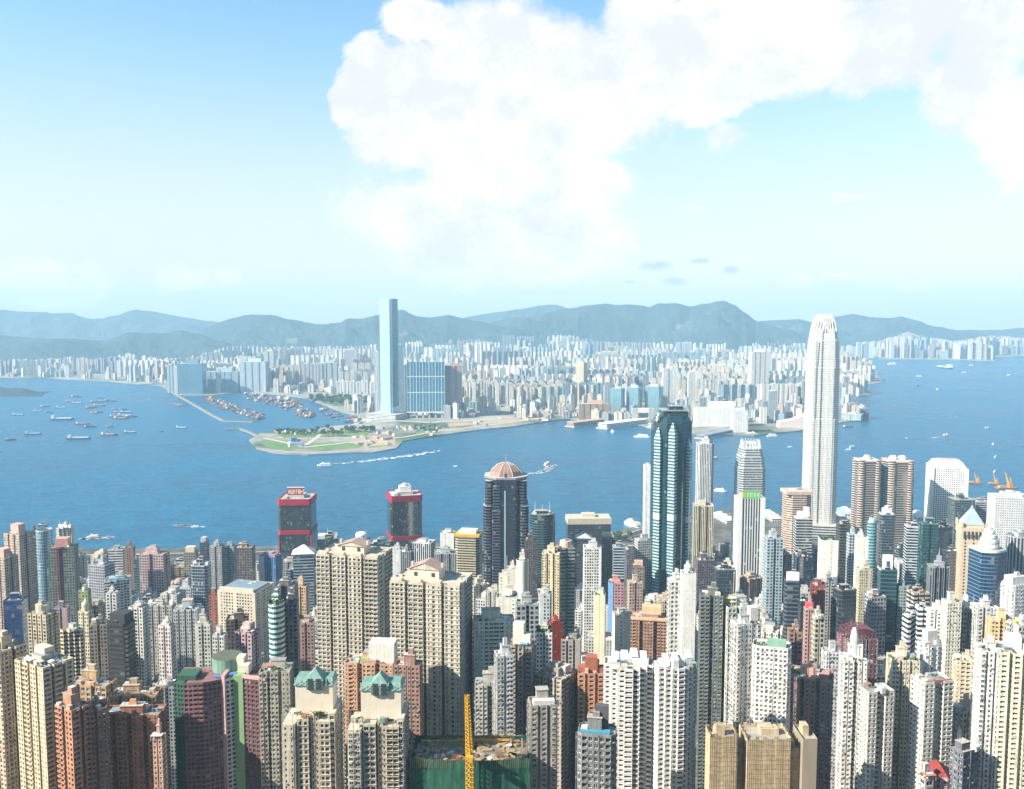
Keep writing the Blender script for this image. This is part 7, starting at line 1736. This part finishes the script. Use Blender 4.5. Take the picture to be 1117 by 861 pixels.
def dome_hall():
    D = gnd(0, 391, 4).y; X, Y, z, w, d, _ = frame_of(857, 872, 384, D, 0, 1, LZ)
    rt = root('round_hall', 'round pinkish red gasholder-like building far left of the tallest pale tower', 'building', (X, Y, LZ))
    mb = MB(); mb.cyl(0, 0, 0, w * .4, z - LZ, 0, 20); mb.build('drum', [plain((.62, .25, .27), .8, .1)], rt)
    mb = MB(); mb.dome(0, 0, z - LZ, w * .4, w * .3, 0, 20); mb.build('dome', [plain((.66, .33, .34), .8, .1)], rt)
dome_hall()
far(779, 800, 384, 391, 'rect', 'band', (.66, .44, .40), 'long low salmon building far behind the tall ivory far tower', None, OB, q=.4)
for a in (655, 661, 667): far(a, a + 6.2, 384, 400, 'ribs2', 'fin', (.80, .77, .68), 'ivory slab, one of the left trio in the middle of the far city', None, AT, group='ivory slabs, left trio')
for a in (677.5, 684): far(a, a + 6.5, 383, 400, 'ribs2', 'fin', (.80, .77, .68), 'ivory slab, one of the right pair in the middle of the far city', None, AT, group='ivory slabs, right pair')
far(716, 731, 406, 423, 'ribs3', 'res', (.62, .46, .38), 'pinkish brown broad block behind the white masted far tower', None, AB)
for k, a in enumerate((737, 743, 749)): far(a, a + 5.5, 374, 392, 'rect', 'fin', (.52, .58, .60), 'tall grey slab in a tight row of three on the far plain', None, AT, group='tight row of three grey slabs')
# long roofs of the ocean piers
def far_pier(a, b, wd, h, col, label):
    p, q = gnd(*a, 3), gnd(*b, 3); L = (q - p).length; c = (p + q) / 2; an = math.atan2(q.y - p.y, q.x - p.x)
    rt = root('pier_terminal', label, 'pier', (c.x, c.y, 0), an)
    mb = MB(); mb.box(0, 0, -1, L + 10, wd + 12, 4.2, 0); mb.build('deck', [M_CONC], rt)
    mb = MB(); mb.box(0, 0, 3.2, L, wd, h, 0, 0, 0, 5, 8); mb.build('hall', [mat_of('band', col)[0]], rt)
    mb = MB(); mb.prism(rect(L + 4, wd + 4), 3.2 + h, 6 + h, 0, 0, 1, 1, rect(L, wd * .5)); mb.build('roof', [plain(col, .7, .1)], rt)
far_pier((622, 465), (655, 461), 36, 14, (.56, .38, .30), 'brown ocean pier jutting out below the orange beige far block')
far_pier((657, 467), (704, 461), 44, 16, (.80, .80, .78), 'long white ocean pier terminal jutting into the water')
far_pier((764, 478), (796, 471), 30, 9, (.30, .34, .40), 'dark blue roofed pier below the long white terminal')
far_pier((710, 466), (742, 463), 30, 10, (.74, .73, .7), 'white low pier left of the star-plan tower')

# the mass of the far city: the largest three hundred by themselves, the rest as one
rg = random.Random(99)
def inside(px, py, poly):
    c = False; n = len(poly)
    for i in range(n):
        (x1, y1), (x2, y2) = poly[i], poly[i - 1]
        if (y1 > py) != (y2 > py) and px < (x2 - x1) * (py - y1) / (y2 - y1) + x1: c = not c
    return c
cpoly = coast + [(1500, 381), (-400, 381)]
keep_out = [(404, 452, 446, 475), (443, 453, 486, 475), (270, 462, 440, 500), (330, 430, 410, 446), (440, 457, 630, 470)]
def far_sky(px):
    pts = [(-60, 392), (40, 392), (70, 388), (110, 391), (145, 384), (175, 391), (215, 388), (235, 382), (250, 376), (300, 378), (370, 377), (420, 376), (470, 370), (530, 369), (560, 362), (600, 362), (625, 366), (650, 372), (700, 372), (760, 373), (800, 374), (870, 372), (905, 376), (960, 372), (990, 362), (1010, 368), (1045, 372), (1080, 366), (1117, 368), (1300, 368)]
    for (a, b), (c, d) in zip(pts, pts[1:]):
        if a <= px <= c: return b + (d - b) * (px - a) / (c - a)
    return 375
cand = []
PAL = [((.80, .77, .71), 'white', 9), ((.68, .60, .50), 'cream', 5), ((.52, .54, .56), 'pale grey', 3), ((.66, .54, .46), 'pinkish beige', 2), ((.32, .34, .40), 'slate grey', 3), ((.28, .40, .47), 'blue grey', 2), ((.56, .42, .36), 'brown', 1), ((.5, .62, .56), 'pale green', 1)]
pbag = [p for p in PAL for _ in range(p[2])]
def ok(px, py):
    if not inside(px, py, cpoly) or not inside(px, py + 1.0, cpoly): return False
    if any(a <= px <= c and b <= py <= d for a, b, c, d in keep_out): return False
    D = gnd(0, py, LZ).y
    if D > (11200 if px > 900 else 9300) or (px < 120 and py > 414): return False
    return not (px > 955 and py > 392.5)
def add(px, py, wd, h, col, sty, rz):
    D = gnd(0, py, LZ).y; s = D / F
    wp = wd / s; yt = py - h / s; lim = far_sky(px) + rg.uniform(0, 3)
    if yt < lim: yt = lim
    if py - yt > 1.2: cand.append((D, px, py, wp, yt, col, sty, rz))
for k in range(5200):
    px = rg.uniform(-30, 1150); py = 383 + 79 * rg.random() ** 1.2
    if px > 940 and rg.random() < .5: py = rg.uniform(382, 393)
    if not ok(px, py): continue
    D = gnd(0, py, LZ).y; up = max(0, (D - 5200) * .012) + (max(0, (D - 6000)) * .022 if 480 < px < 640 or px > 940 else 0)
    col = rg.choice(pbag); sty = rg.choice(['fin', 'res', 'res', 'grid', 'bal']); rz = R(rg.choice([-36, -30, -24, -12, 0, 20]))
    kind = rg.random(); big = 1.5 if px > 940 else 1.0
    if kind < .42: add(px, py, rg.uniform(20, 46), rg.uniform(14, 42) + up, col, sty, rz)                       # old low blocks
    elif kind < .55: add(px, py, rg.uniform(45, 95), rg.uniform(10, 26) + up * .6, col, rg.choice(['band', 'grid']), rz)  # broad sheds and podiums
    elif kind < .86: add(px, py, rg.uniform(18, 32) * big, rg.uniform(35, 80) + up, col, sty, rz)
    elif py < 446 or px > 940:                                                                    # an estate: a row of like towers
        n = rg.randint(3, 8); wd = rg.uniform(20, 34) * big; h = rg.uniform(70, 125) + up; D0 = D / F
        for i in range(n):
            qx, qy = px + i * wd * 1.25 / D0, py + i * rg.uniform(-.15, .15)
            if ok(qx, qy): add(qx, qy, wd, h, col, sty, rz)
cand.sort()
vis = []
for D, px, py, wp, yt, pc, sty, rz in cand:
    n = 0
    for i in range(int((px - wp / 2) * 2), int((px + wp / 2) * 2) + 1):
        for j in range(int(yt * 2), int(py * 2) + 1):
            if ZB.get(('f', i, j), 1e9) > D and ZB.get((i // 4, j // 4), 1e9) > D: n += 1
            if ZB.get(('f', i, j), 1e9) > D: ZB[('f', i, j)] = D
    if n < 5: continue
    vis.append((n, D, px, py, wp, yt, pc, sty, rz))
vis.sort(key=lambda q: -q[0])
FM = {}
mass = {}
cnt = {}
glab = {}
for idx, (n, D, px, py, wp, yt, pc, sty, rz) in enumerate(vis):
    wall, word, _ = pc
    s = mpp(yt, D); w = wp * s; X = P(px, yt, D).x; H = P(px, yt, D).z - LZ
    w2 = w / (abs(math.cos(rz)) + .7 * abs(math.sin(rz))); shp = rg.choice(['ribs2', 'rect', 'ribs3', 'h']) if w > 16 else 'rect'
    m, fh, bay = mat_of(sty, wall, blank=.1, ctn=.3)
    tall = 'tower' if (py - yt) > wp * 1.6 else 'block'
    cnt[tall] = cnt.get(tall, 0) + 1
    if cnt[tall] <= 125:
        sd, nm = where(px, yt, D, FREFS)
        lab = 'small %s %s of the far city, %s the %s' % (word, tall, sd, nm)
        if len(lab.split()) > 16: lab = lab.replace(' of the far city', '')
        rt = root('apartment_tower' if tall == 'tower' else 'apartment_block', lab, 'apartment ' + tall, (X, D + 5, LZ), rz, 'far city ' + word + ' ' + tall + 's ' + sd + ' the ' + nm)
        pl = shape(shp, w2, w2 * .7); mb = MB(); mb.prism(pl, 0, H, 0, None, fh, bay); mb.build('wall', [m], rt)
        mb = MB(); mb.face([(p[0], p[1], H) for p in pl], 0); mb.box(0, 0, H, w2 * .4, w2 * .3, rg.uniform(2.5, 6), 0); mb.build('roof', [ROOFS[idx % 5]], rt)
    else:
        key = (word, sty)
        mb = mass.setdefault('all', MB()); mats = FM.setdefault('mats', []);
        if m not in mats: mats.append(m)
        mi = mats.index(m); c, s_ = math.cos(rz), math.sin(rz)
        pl = [(X + x * c - y * s_, D + 5 + x * s_ + y * c) for x, y in shape('rect', w2, w2 * .7)]
        mb.prism(pl, LZ, H + LZ, mi, mi, fh, bay); mb.box(X, D + 5, H + LZ, w2 * .4, w2 * .3, rg.uniform(2, 6), mi, rz)
if mass:
    o = mass['all'].build('far_city', FM['mats']); prop(o, 'mass of tiny pale buildings filling the far city across the harbour', 'city', None, 'stuff')
print('far city', len(vis), 'candidates', len(cand))
# ------------------------------------------------------------------ ships and boats, each built once and copied
def hull_pts(L, B): return [(-L / 2, -B * .42), (-L * .42, -B / 2), (L * .25, -B / 2), (L * .42, -B * .28), (L / 2, 0), (L * .42, B * .28), (L * .25, B / 2), (-L * .42, B / 2), (-L / 2, B * .42)]
def hull(mb, L, B, h, mi=0, mt=1):
    p = hull_pts(L, B); q = [(x * .95, y * .9) for x, y in p]
    mb.prism(q, -.8, h, mi, mt, 1, 1, p)
    for i in range(len(p)):
        a, b = p[i], p[(i + 1) % len(p)]; k = .96
        mb.face([(*a, h), (*b, h), (*b, h + .9), (*a, h + .9)], mi); mb.face([(b[0] * k, b[1] * k, h), (a[0] * k, a[1] * k, h), (a[0] * k, a[1] * k, h + .9), (b[0] * k, b[1] * k, h + .9)], mi)
        mb.face([(*a, h + .9), (*b, h + .9), (b[0] * k, b[1] * k, h + .9), (a[0] * k, a[1] * k, h + .9)], mi)
M_HULL = plain((.07, .10, .15), .6, .25); M_RUST = plain((.30, .10, .07), .8, .35); M_DECK = plain((.32, .28, .24), .9, .3); M_HWHITE = plain((.80, .80, .79), .5, .08); M_HBLUE = plain((.06, .16, .32), .5, .2); M_ORANGE = plain((.72, .28, .03), .6, .2)
def proto(parts):
    return [(nm, mb.mesh(nm, mats)) for nm, mb, mats in parts]
def lighter(hm, L=60.0, seed=0):
    """derrick barge: hull, wheelhouse aft, hold cover, A-frame and boom"""
    rg = random.Random(seed); h = MB(); hull(h, L, L * .2, 3.2); hs = MB(); hs.box(-L * .36, 0, 3.2, L * .12, L * .15, 5, 0); hs.box(-L * .36, 0, 8.2, L * .08, L * .12, 3, 0)
    cv = MB(); cv.box(L * .04, 0, 3.2, L * .5, L * .13, 2.4 + rg.uniform(0, 2), 0)
    dr = MB()
    for s in (-1, 1): dr.tube((-L * .2, s * L * .07, 3.2), (-L * .18, 0, 20), .4, 0, 4)
    dr.tube((-L * .17, 0, 6), (L * .22, 0, 22), .45, 0, 4); dr.tube((-L * .18, 0, 20), (L * .22, 0, 22), .12, 0, 4)
    return proto([('hull', h, [hm, M_DECK]), ('wheelhouse', hs, [M_HWHITE]), ('hold_cover', cv, [rg.choice([M_DECK, M_RUST, M_CONC])]), ('derrick', dr, [rg.choice([M_STEEL, M_RUST])])])
def coaster(hm, L=80.0):
    h = MB(); hull(h, L, L * .17, 4.5); hs = MB(); hs.box(-L * .38, 0, 4.5, L * .12, L * .15, 8, 0); hs.box(-L * .37, 0, 12.5, L * .09, L * .17, 2.6, 0); hs.cyl(-L * .43, 0, 12, 1.4, 5, 0, 8)
    cv = MB(); cv.box(L * .06, 0, 4.5, L * .66, L * .13, 3, 0)
    ms = MB(); ms.tube((L * .38, 0, 4), (L * .38, 0, 16), .3, 0, 4); ms.tube((-L * .37, 0, 15), (-L * .37, 0, 21), .25, 0, 4)
    return proto([('hull', h, [hm, M_DECK]), ('wheelhouse', hs, [M_HWHITE]), ('hatch_cover', cv, [M_HWHITE]), ('mast', ms, [M_STEEL])])
def trawler(hm, L=28.0, wm=None):
    wm = wm or plain((.42, .30, .24), .8, .3)
    h = MB(); hull(h, L, L * .28, 2.6); hs = MB(); hs.box(-L * .15, 0, 2.6, L * .26, L * .18, 3.2, 0); hs.box(-L * .1, 0, 5.8, L * .14, L * .14, 2.4, 0)
    ms = MB(); ms.tube((-L * .02, 0, 2.6), (-L * .02, 0, 15), .3, 0, 4, .12)
    for s in (-1, 1): ms.tube((-L * .02, 0, 6), (-L * .02 + 2, s * L * .34, 14), .2, 0, 4, .1)
    ms.tube((-L * .38, -2, 2.6), (-L * .38, 0, 10), .2, 0, 4); ms.tube((-L * .38, 2, 2.6), (-L * .38, 0, 10), .2, 0, 4)
    return proto([('hull', h, [hm, M_DECK]), ('wheelhouse', hs, [wm]), ('mast', ms, [M_RUST])])
def ferry(L=34.0, hm=None):
    h = MB(); hull(h, L, L * .25, 2.6); d = MB(); d.box(-L * .04, 0, 2.6, L * .72, L * .22, 2.6, 0); w = MB(); w.box(-L * .04, 0, 3.4, L * .725, L * .225, 1, 0)
    u = MB(); u.box(-L * .06, 0, 5.2, L * .6, L * .2, 2.4, 0); u.box(L * .12, 0, 7.6, L * .12, L * .14, 2, 0); f = MB(); f.cyl(-L * .12, 0, 7.6, 1, 3, 0, 10)
    return proto([('hull', h, [hm or M_HWHITE, M_DECK]), ('lower_deck', d, [M_HWHITE]), ('window_strip', w, [M_DARK]), ('upper_deck', u, [M_HWHITE]), ('funnel', f, [M_RED])])
def crane_barge(L=48.0):
    h = MB(); h.prism(chamf(L, L * .36, 3), -.6, 3.4, 0, 1); c = MB(); c.box(-L * .2, 0, 3.4, 9, 9, 7, 0); c.box(-L * .2, 0, 10.4, 7, 7, 6, 0)
    j = MB(); b = Vector((-L * .14, 0, 10))
    for s in (-1, 1): j.tube((-L * .14, s * 3, 8), (L * .06, 0, 40), .9, 0, 4, .5); j.tube((-L * .26, s * 3, 8), (-L * .2, 0, 26), .6, 0, 4)
    j.tube((-L * .2, 0, 26), (L * .06, 0, 40), .2, 0, 4)
    for i in range(6): j.tube((-L * .14 + L * .2 * i / 6, 3 - 3 * i / 6, 8 + 32 * i / 6), (-L * .14 + L * .2 * (i + .6) / 6, -3 + 3 * (i + .6) / 6, 8 + 32 * (i + .6) / 6), .4, 0, 4)
    s = MB(); s.box(L * .2, 0, 3.4, L * .3, L * .2, 4, 0)
    return proto([('pontoon', h, [M_RUST, M_DECK]), ('crane_house', c, [M_ORANGE]), ('crane_jib', j, [plain((.82, .45, .06), .6, .1)]), ('deck_cargo', s, [plain((.5, .32, .2), .8, .3)])])
PROT = dict(lighter=lighter(M_HULL), lighter2=lighter(M_RUST, 56, 3), coaster=coaster(M_HULL), coaster2=coaster(plain((.05, .17, .24), .6, .2), 76), trawler=trawler(M_HULL), trawler2=trawler(M_RUST, 26), trawler3=trawler(M_HBLUE, 30, M_HWHITE), ferry=ferry(), ferry2=ferry(30, plain((.08, .26, .16), .6, .1)), crane=crane_barge())
PLEN = dict(lighter=60, lighter2=56, coaster=80, coaster2=76, trawler=28, trawler2=26, trawler3=30, ferry=34, ferry2=30, crane=48)
def boat(kind, px, py, lenpx, heading, label, name, cat, group=None):
    p = gnd(px, py, 0.4); an = R(heading); L = PLEN[kind]; s = lenpx * (p.y / F) / (L * (abs(math.cos(an)) + .25 * abs(math.sin(an))))
    rt = root(name, label, cat, (p.x, p.y, 0), an, group); rt.scale = (s, s, s * (.95 if s < 1.2 else .8))
    for nm, me in PROT[kind]:
        o = bpy.data.objects.new(nm, me); COL.objects.link(o); o.parent = rt
    return rt
G1 = 'cargo ships at anchor in the left harbour'
for a in [('coaster', 86, 479, 26, 8, 'large dark cargo ship with white hatch covers, longest hull nearest the near shore at left'), ('coaster2', 36, 474, 18, 14, 'slim cargo ship with white aft house, left of the large dark cargo ship'), ('lighter', 12, 480, 11, 30, 'small dark derrick lighter nearest the left edge'),
          ('lighter2', 119, 475, 20, 6, 'derrick lighter with rust and grey deck right of the large dark cargo ship'), ('coaster2', 142, 472, 14, 8, 'blue hulled coaster alone right of the rust decked lighter'), ('lighter', 120, 466, 9, 4, 'short derrick lighter just above the rust decked one'),
          ('lighter2', 90, 463, 16, 10, 'rusty lighter above the stern of the large dark cargo ship'), ('lighter', 98, 466, 14, 16, 'grey lighter touching the right side of the rusty lighter'), ('coaster', 68, 458, 26, 4, 'long low freighter in the middle of the anchorage at left'), ('coaster2', 20, 453, 13, 5, 'coaster alone at the far left of the anchorage'),
          ('lighter', 49, 444, 11, 3, 'lighter with a tall mast at the top left of the anchorage'), ('lighter', 53, 450, 9, 8, 'small lighter right under the tall masted lighter'), ('coaster2', 41, 449, 9, 6, 'small coaster left of the pair of small lighters'), ('coaster', 67, 445, 12, 4, 'dark coaster between the tall masted lighter and the big raft'),
          ('lighter', 83, 433, 12, 2, 'farthest lighter at the top of the anchorage'), ('lighter2', 76, 438, 10, 6, 'brown lighter below the farthest one'), ('coaster', 84, 440, 12, 4, 'white housed coaster in the upper middle of the anchorage'), ('coaster2', 198, 467, 13, -4, 'lone dark coaster outside the breakwater'), ('trawler', 177, 529 - 58, 4, 20, 'tiny boat left of the lone dark coaster')]:
    boat(*a, 'cargo_ship' if 'coaster' in a[0] else 'cargo_lighter', 'ship', G1)
for k, (px, py, ln) in enumerate([(99, 445, 12), (108, 443, 14), (104, 439, 12), (113, 438, 11), (118, 437, 9), (110, 434, 9), (124, 438, 8), (96, 446, 8)]):
    boat(['lighter', 'lighter2'][k % 2], px, py, ln, 4 + k * 2, 'derrick lighter in the left raft of moored lighters', 'cargo_lighter', 'ship', 'left raft of moored lighters')
for k, (px, py, ln) in enumerate([(126, 455, 14), (132, 457, 18), (136, 454, 16), (143, 455, 14), (130, 450, 12), (138, 450, 14), (134, 447, 10), (126, 447, 9)]):
    boat(['lighter', 'lighter2', 'coaster2'][k % 3], px, py, ln, 4 + k, 'derrick lighter in the right raft of moored lighters', 'cargo_lighter', 'ship', 'right raft of moored lighters')
for k, (px, py, ln) in enumerate([(103, 451, 10), (108, 450, 10), (104, 449, 7)]):
    boat(['lighter2', 'lighter'][k % 2], px, py, ln, 10 * k, 'derrick lighter in the small raft between the two big rafts', 'cargo_lighter', 'ship', 'small raft between the two big rafts')
for k, (px, py) in enumerate([(192, 441), (195, 443), (198, 442)]): boat('lighter2', px, py, 9, 10 - k * 6, 'rusty lighter moored outside the breakwater root', 'cargo_lighter', 'ship', 'rusty lighters at the breakwater root')
rg = random.Random(61)
zones = [((226, 256), (436, 446), 46, 'left cluster inside the boat shelter'), ((252, 286), (444, 457), 50, 'middle cluster inside the boat shelter'), ((268, 330), (430, 444), 70, 'far cluster along the shelter quay'), ((304, 340), (438, 455), 52, 'right cluster inside the boat shelter'), ((350, 392), (447, 462), 34, 'row along the cargo quay')]
nb = 0
for (xa, xb), (ya, yb), n, nm in zones:
    for i in range(int(n * 1.15)):
        t = rg.random(); px = xa + (xb - xa) * t; py = ya + (yb - ya) * min(1, max(0, t + rg.uniform(-.35, .35)))
        k = rg.choice(['trawler', 'trawler2', 'trawler2', 'trawler3', 'lighter2']); boat(k, px, py, rg.uniform(4.5, 8.5), rg.uniform(-25, 25) + rg.choice([0, 180, 60]), 'fishing boat or lighter moored in the ' + nm if False else 'moored working boat in the ' + nm, 'fishing_boat', 'boat', nm); nb += 1
# right harbour: ferries, launches and the orange crane barges
G2 = 'ferries and launches under way'
for a in [('ferry', 354, 508, 17, 186, 'white fast ferry with a long straight wake off the green point'), ('ferry', 597, 507, 9, 60, 'white catamaran ferry turning with a curved wake behind the copper dome'), ('ferry', 497, 509, 6, 0, 'small white launch right of the fast ferry wake'), ('ferry', 786, 536, 15, -20, 'white double-deck ferry left of the clawed grey tower'),
          ('ferry2', 780, 500, 7, 0, 'small dark ferry right of the star-plan tower'), ('ferry', 862, 488, 6, 10, 'tiny white launch left of the tallest pale tower'), ('ferry', 930, 488, 8, 20, 'white ferry in a pair just right of the tallest pale tower, nearer one'), ('ferry', 926, 491, 7, 0, 'white ferry in a pair just right of the tallest pale tower, lower one'),
          ('ferry', 974, 398, 12, 4, 'large white ship at the far end of the right harbour'), ('coaster', 1030, 402, 8, 90, 'white ship end-on at the far end of the right harbour'), ('ferry', 1032, 475, 8, 15, 'white launch with a short wake in the middle of the right harbour'), ('ferry', 989, 478, 3.5, 0, 'tiny white boat left of the launch with a short wake'),
          ('ferry', 1077, 467, 6, 10, 'white launch near the right edge, upper one'), ('ferry', 1083, 485, 5, 60, 'white launch near the right edge, second down'), ('ferry', 1086, 499, 6, 40, 'white launch near the right edge, third down'), ('ferry', 1085, 515, 6, 50, 'white launch just above the orange crane barges'),
          ('ferry2', 1022, 426, 5, 70, 'green and white ferry upper middle of the right harbour'), ('trawler2', 1001, 421, 6, 20, 'red hulled boat upper middle of the right harbour'), ('ferry', 1003, 411, 7, 0, 'white boat above the red hulled boat'), ('ferry', 1052, 407, 6, 10, 'white boat right of the end-on ship'),
          ('ferry', 1101, 410, 6, 30, 'white boat far off near the right edge'), ('ferry', 1060, 399, 5, 0, 'small white boat below the far shore at right'), ('lighter', 925, 466, 12, 4, 'grey work boats pontoon off the far point'), ('ferry', 960, 416, 13, -4, 'white ship berthed at the eastern far shore'), ('ferry', 944, 428, 12, 4, 'white ship berthed beside the comb-shaped block'),
          ('ferry', 668, 472, 3, 90, 'tiny white sailing launch off the long white pier'), ('ferry', 820, 484, 12, 0, 'blue grey ferry off the cream end block of the terminal'), ('ferry', 820, 474, 14, 0, 'white ferry berthed left of the far sloped hall'), ('ferry', 842, 476, 12, 180, 'white ferry berthed in front of the far sloped hall'),
          ('ferry', 700, 477, 18, 170, 'white liner berthed at the far pier'), ('ferry', 102, 586, 14, 184, 'white speedboat ferry close to the near shore at left'), ('ferry', 213, 575, 9, 184, 'white speedboat far out from the cream market building'), ('ferry', 690, 574, 22, 115, 'large white ferry berthed left of the star-plan tower')]:
    boat(*a, 'ferry' if 'ferry' in a[0] else 'boat', 'boat', G2)
for a in [('crane', 1063, 527, 16, 170, 'orange crane barge, leftmost of three with one tall jib'), ('crane', 1084, 528, 14, 176, 'orange crane barge, middle of the three'), ('crane', 1097, 533, 24, 184, 'orange crane barge, rightmost and largest of the three')]:
    boat(*a, 'crane_barge', 'barge', 'orange crane barges')
# foam
def wake(pts, w0, w1, seed, label):
    rg = random.Random(seed); mb = MB(); q = []; n = 40
    for i in range(n + 1):
        t = i / n * (len(pts) - 1); k = min(int(t), len(pts) - 2); f = t - k
        q.append(gnd(pts[k][0] + (pts[k + 1][0] - pts[k][0]) * f, pts[k][1] + (pts[k + 1][1] - pts[k][1]) * f, .3))
    for i in range(n):
        a, b = q[i], q[i + 1]; d = (b - a).normalized(); nn = Vector((-d.y, d.x, 0)); wa = w0 + (w1 - w0) * i / n
        for k in range(5):
            if rg.random() < .12 + .6 * (i / n) ** 1.6: continue
            o = nn * wa * rg.uniform(-.5, .5); h = nn * wa * rg.uniform(.06, .2); e = d * rg.uniform(0, 6)
            mb.face([tuple(a + o - h), tuple(b + o - h + e), tuple(b + o + h + e), tuple(a + o + h)], 0)
    o = mb.build('wake_foam', [M_FOAM]); prop(o, label, 'wake', None, 'stuff')
wake([(350, 508), (400, 503), (440, 498), (480, 492)], 14, 34, 1, 'long white wake of the fast ferry'); wake([(602, 507), (598, 513), (586, 516), (572, 517)], 24, 18, 2, 'curved white wake of the turning ferry')
wake([(86, 588), (104, 587), (122, 586)], 14, 16, 3, 'wake of the near speedboat at left'); wake([(190, 573), (222, 575)], 12, 10, 4, 'wake of the farther speedboat at left'); wake([(1034, 475), (1016, 478)], 10, 12, 5, 'short wake in the right harbour')

# ------------------------------------------------------------------ haze
mb = MB(); mb.prism([(-15900, -700), (15900, -700), (15900, 15900), (-15900, 15900)], -5, 760, 0, 0, bottom=True)
m = bpy.data.materials.new('haze'); m.use_nodes = True; nt = m.node_tree
for nd in list(nt.nodes): nt.nodes.remove(nd)
gg = G(nt); out = gg.n('ShaderNodeOutputMaterial'); pv = gg.n('ShaderNodeVolumePrincipled')
gg.put(pv.inputs['Color'], (.48, .78, 1.0)); pv.inputs['Density'].default_value = HAZE; pv.inputs['Anisotropy'].default_value = 0.0
nt.links.new(pv.outputs[0], out.inputs['Volume'])
o = mb.build('haze', [m]); prop(o, None, None, None, 'stuff')
for o in COL.objects:
    if o.get('label') and len(o['label'].split()) > 16: print('LONG', o['label'])
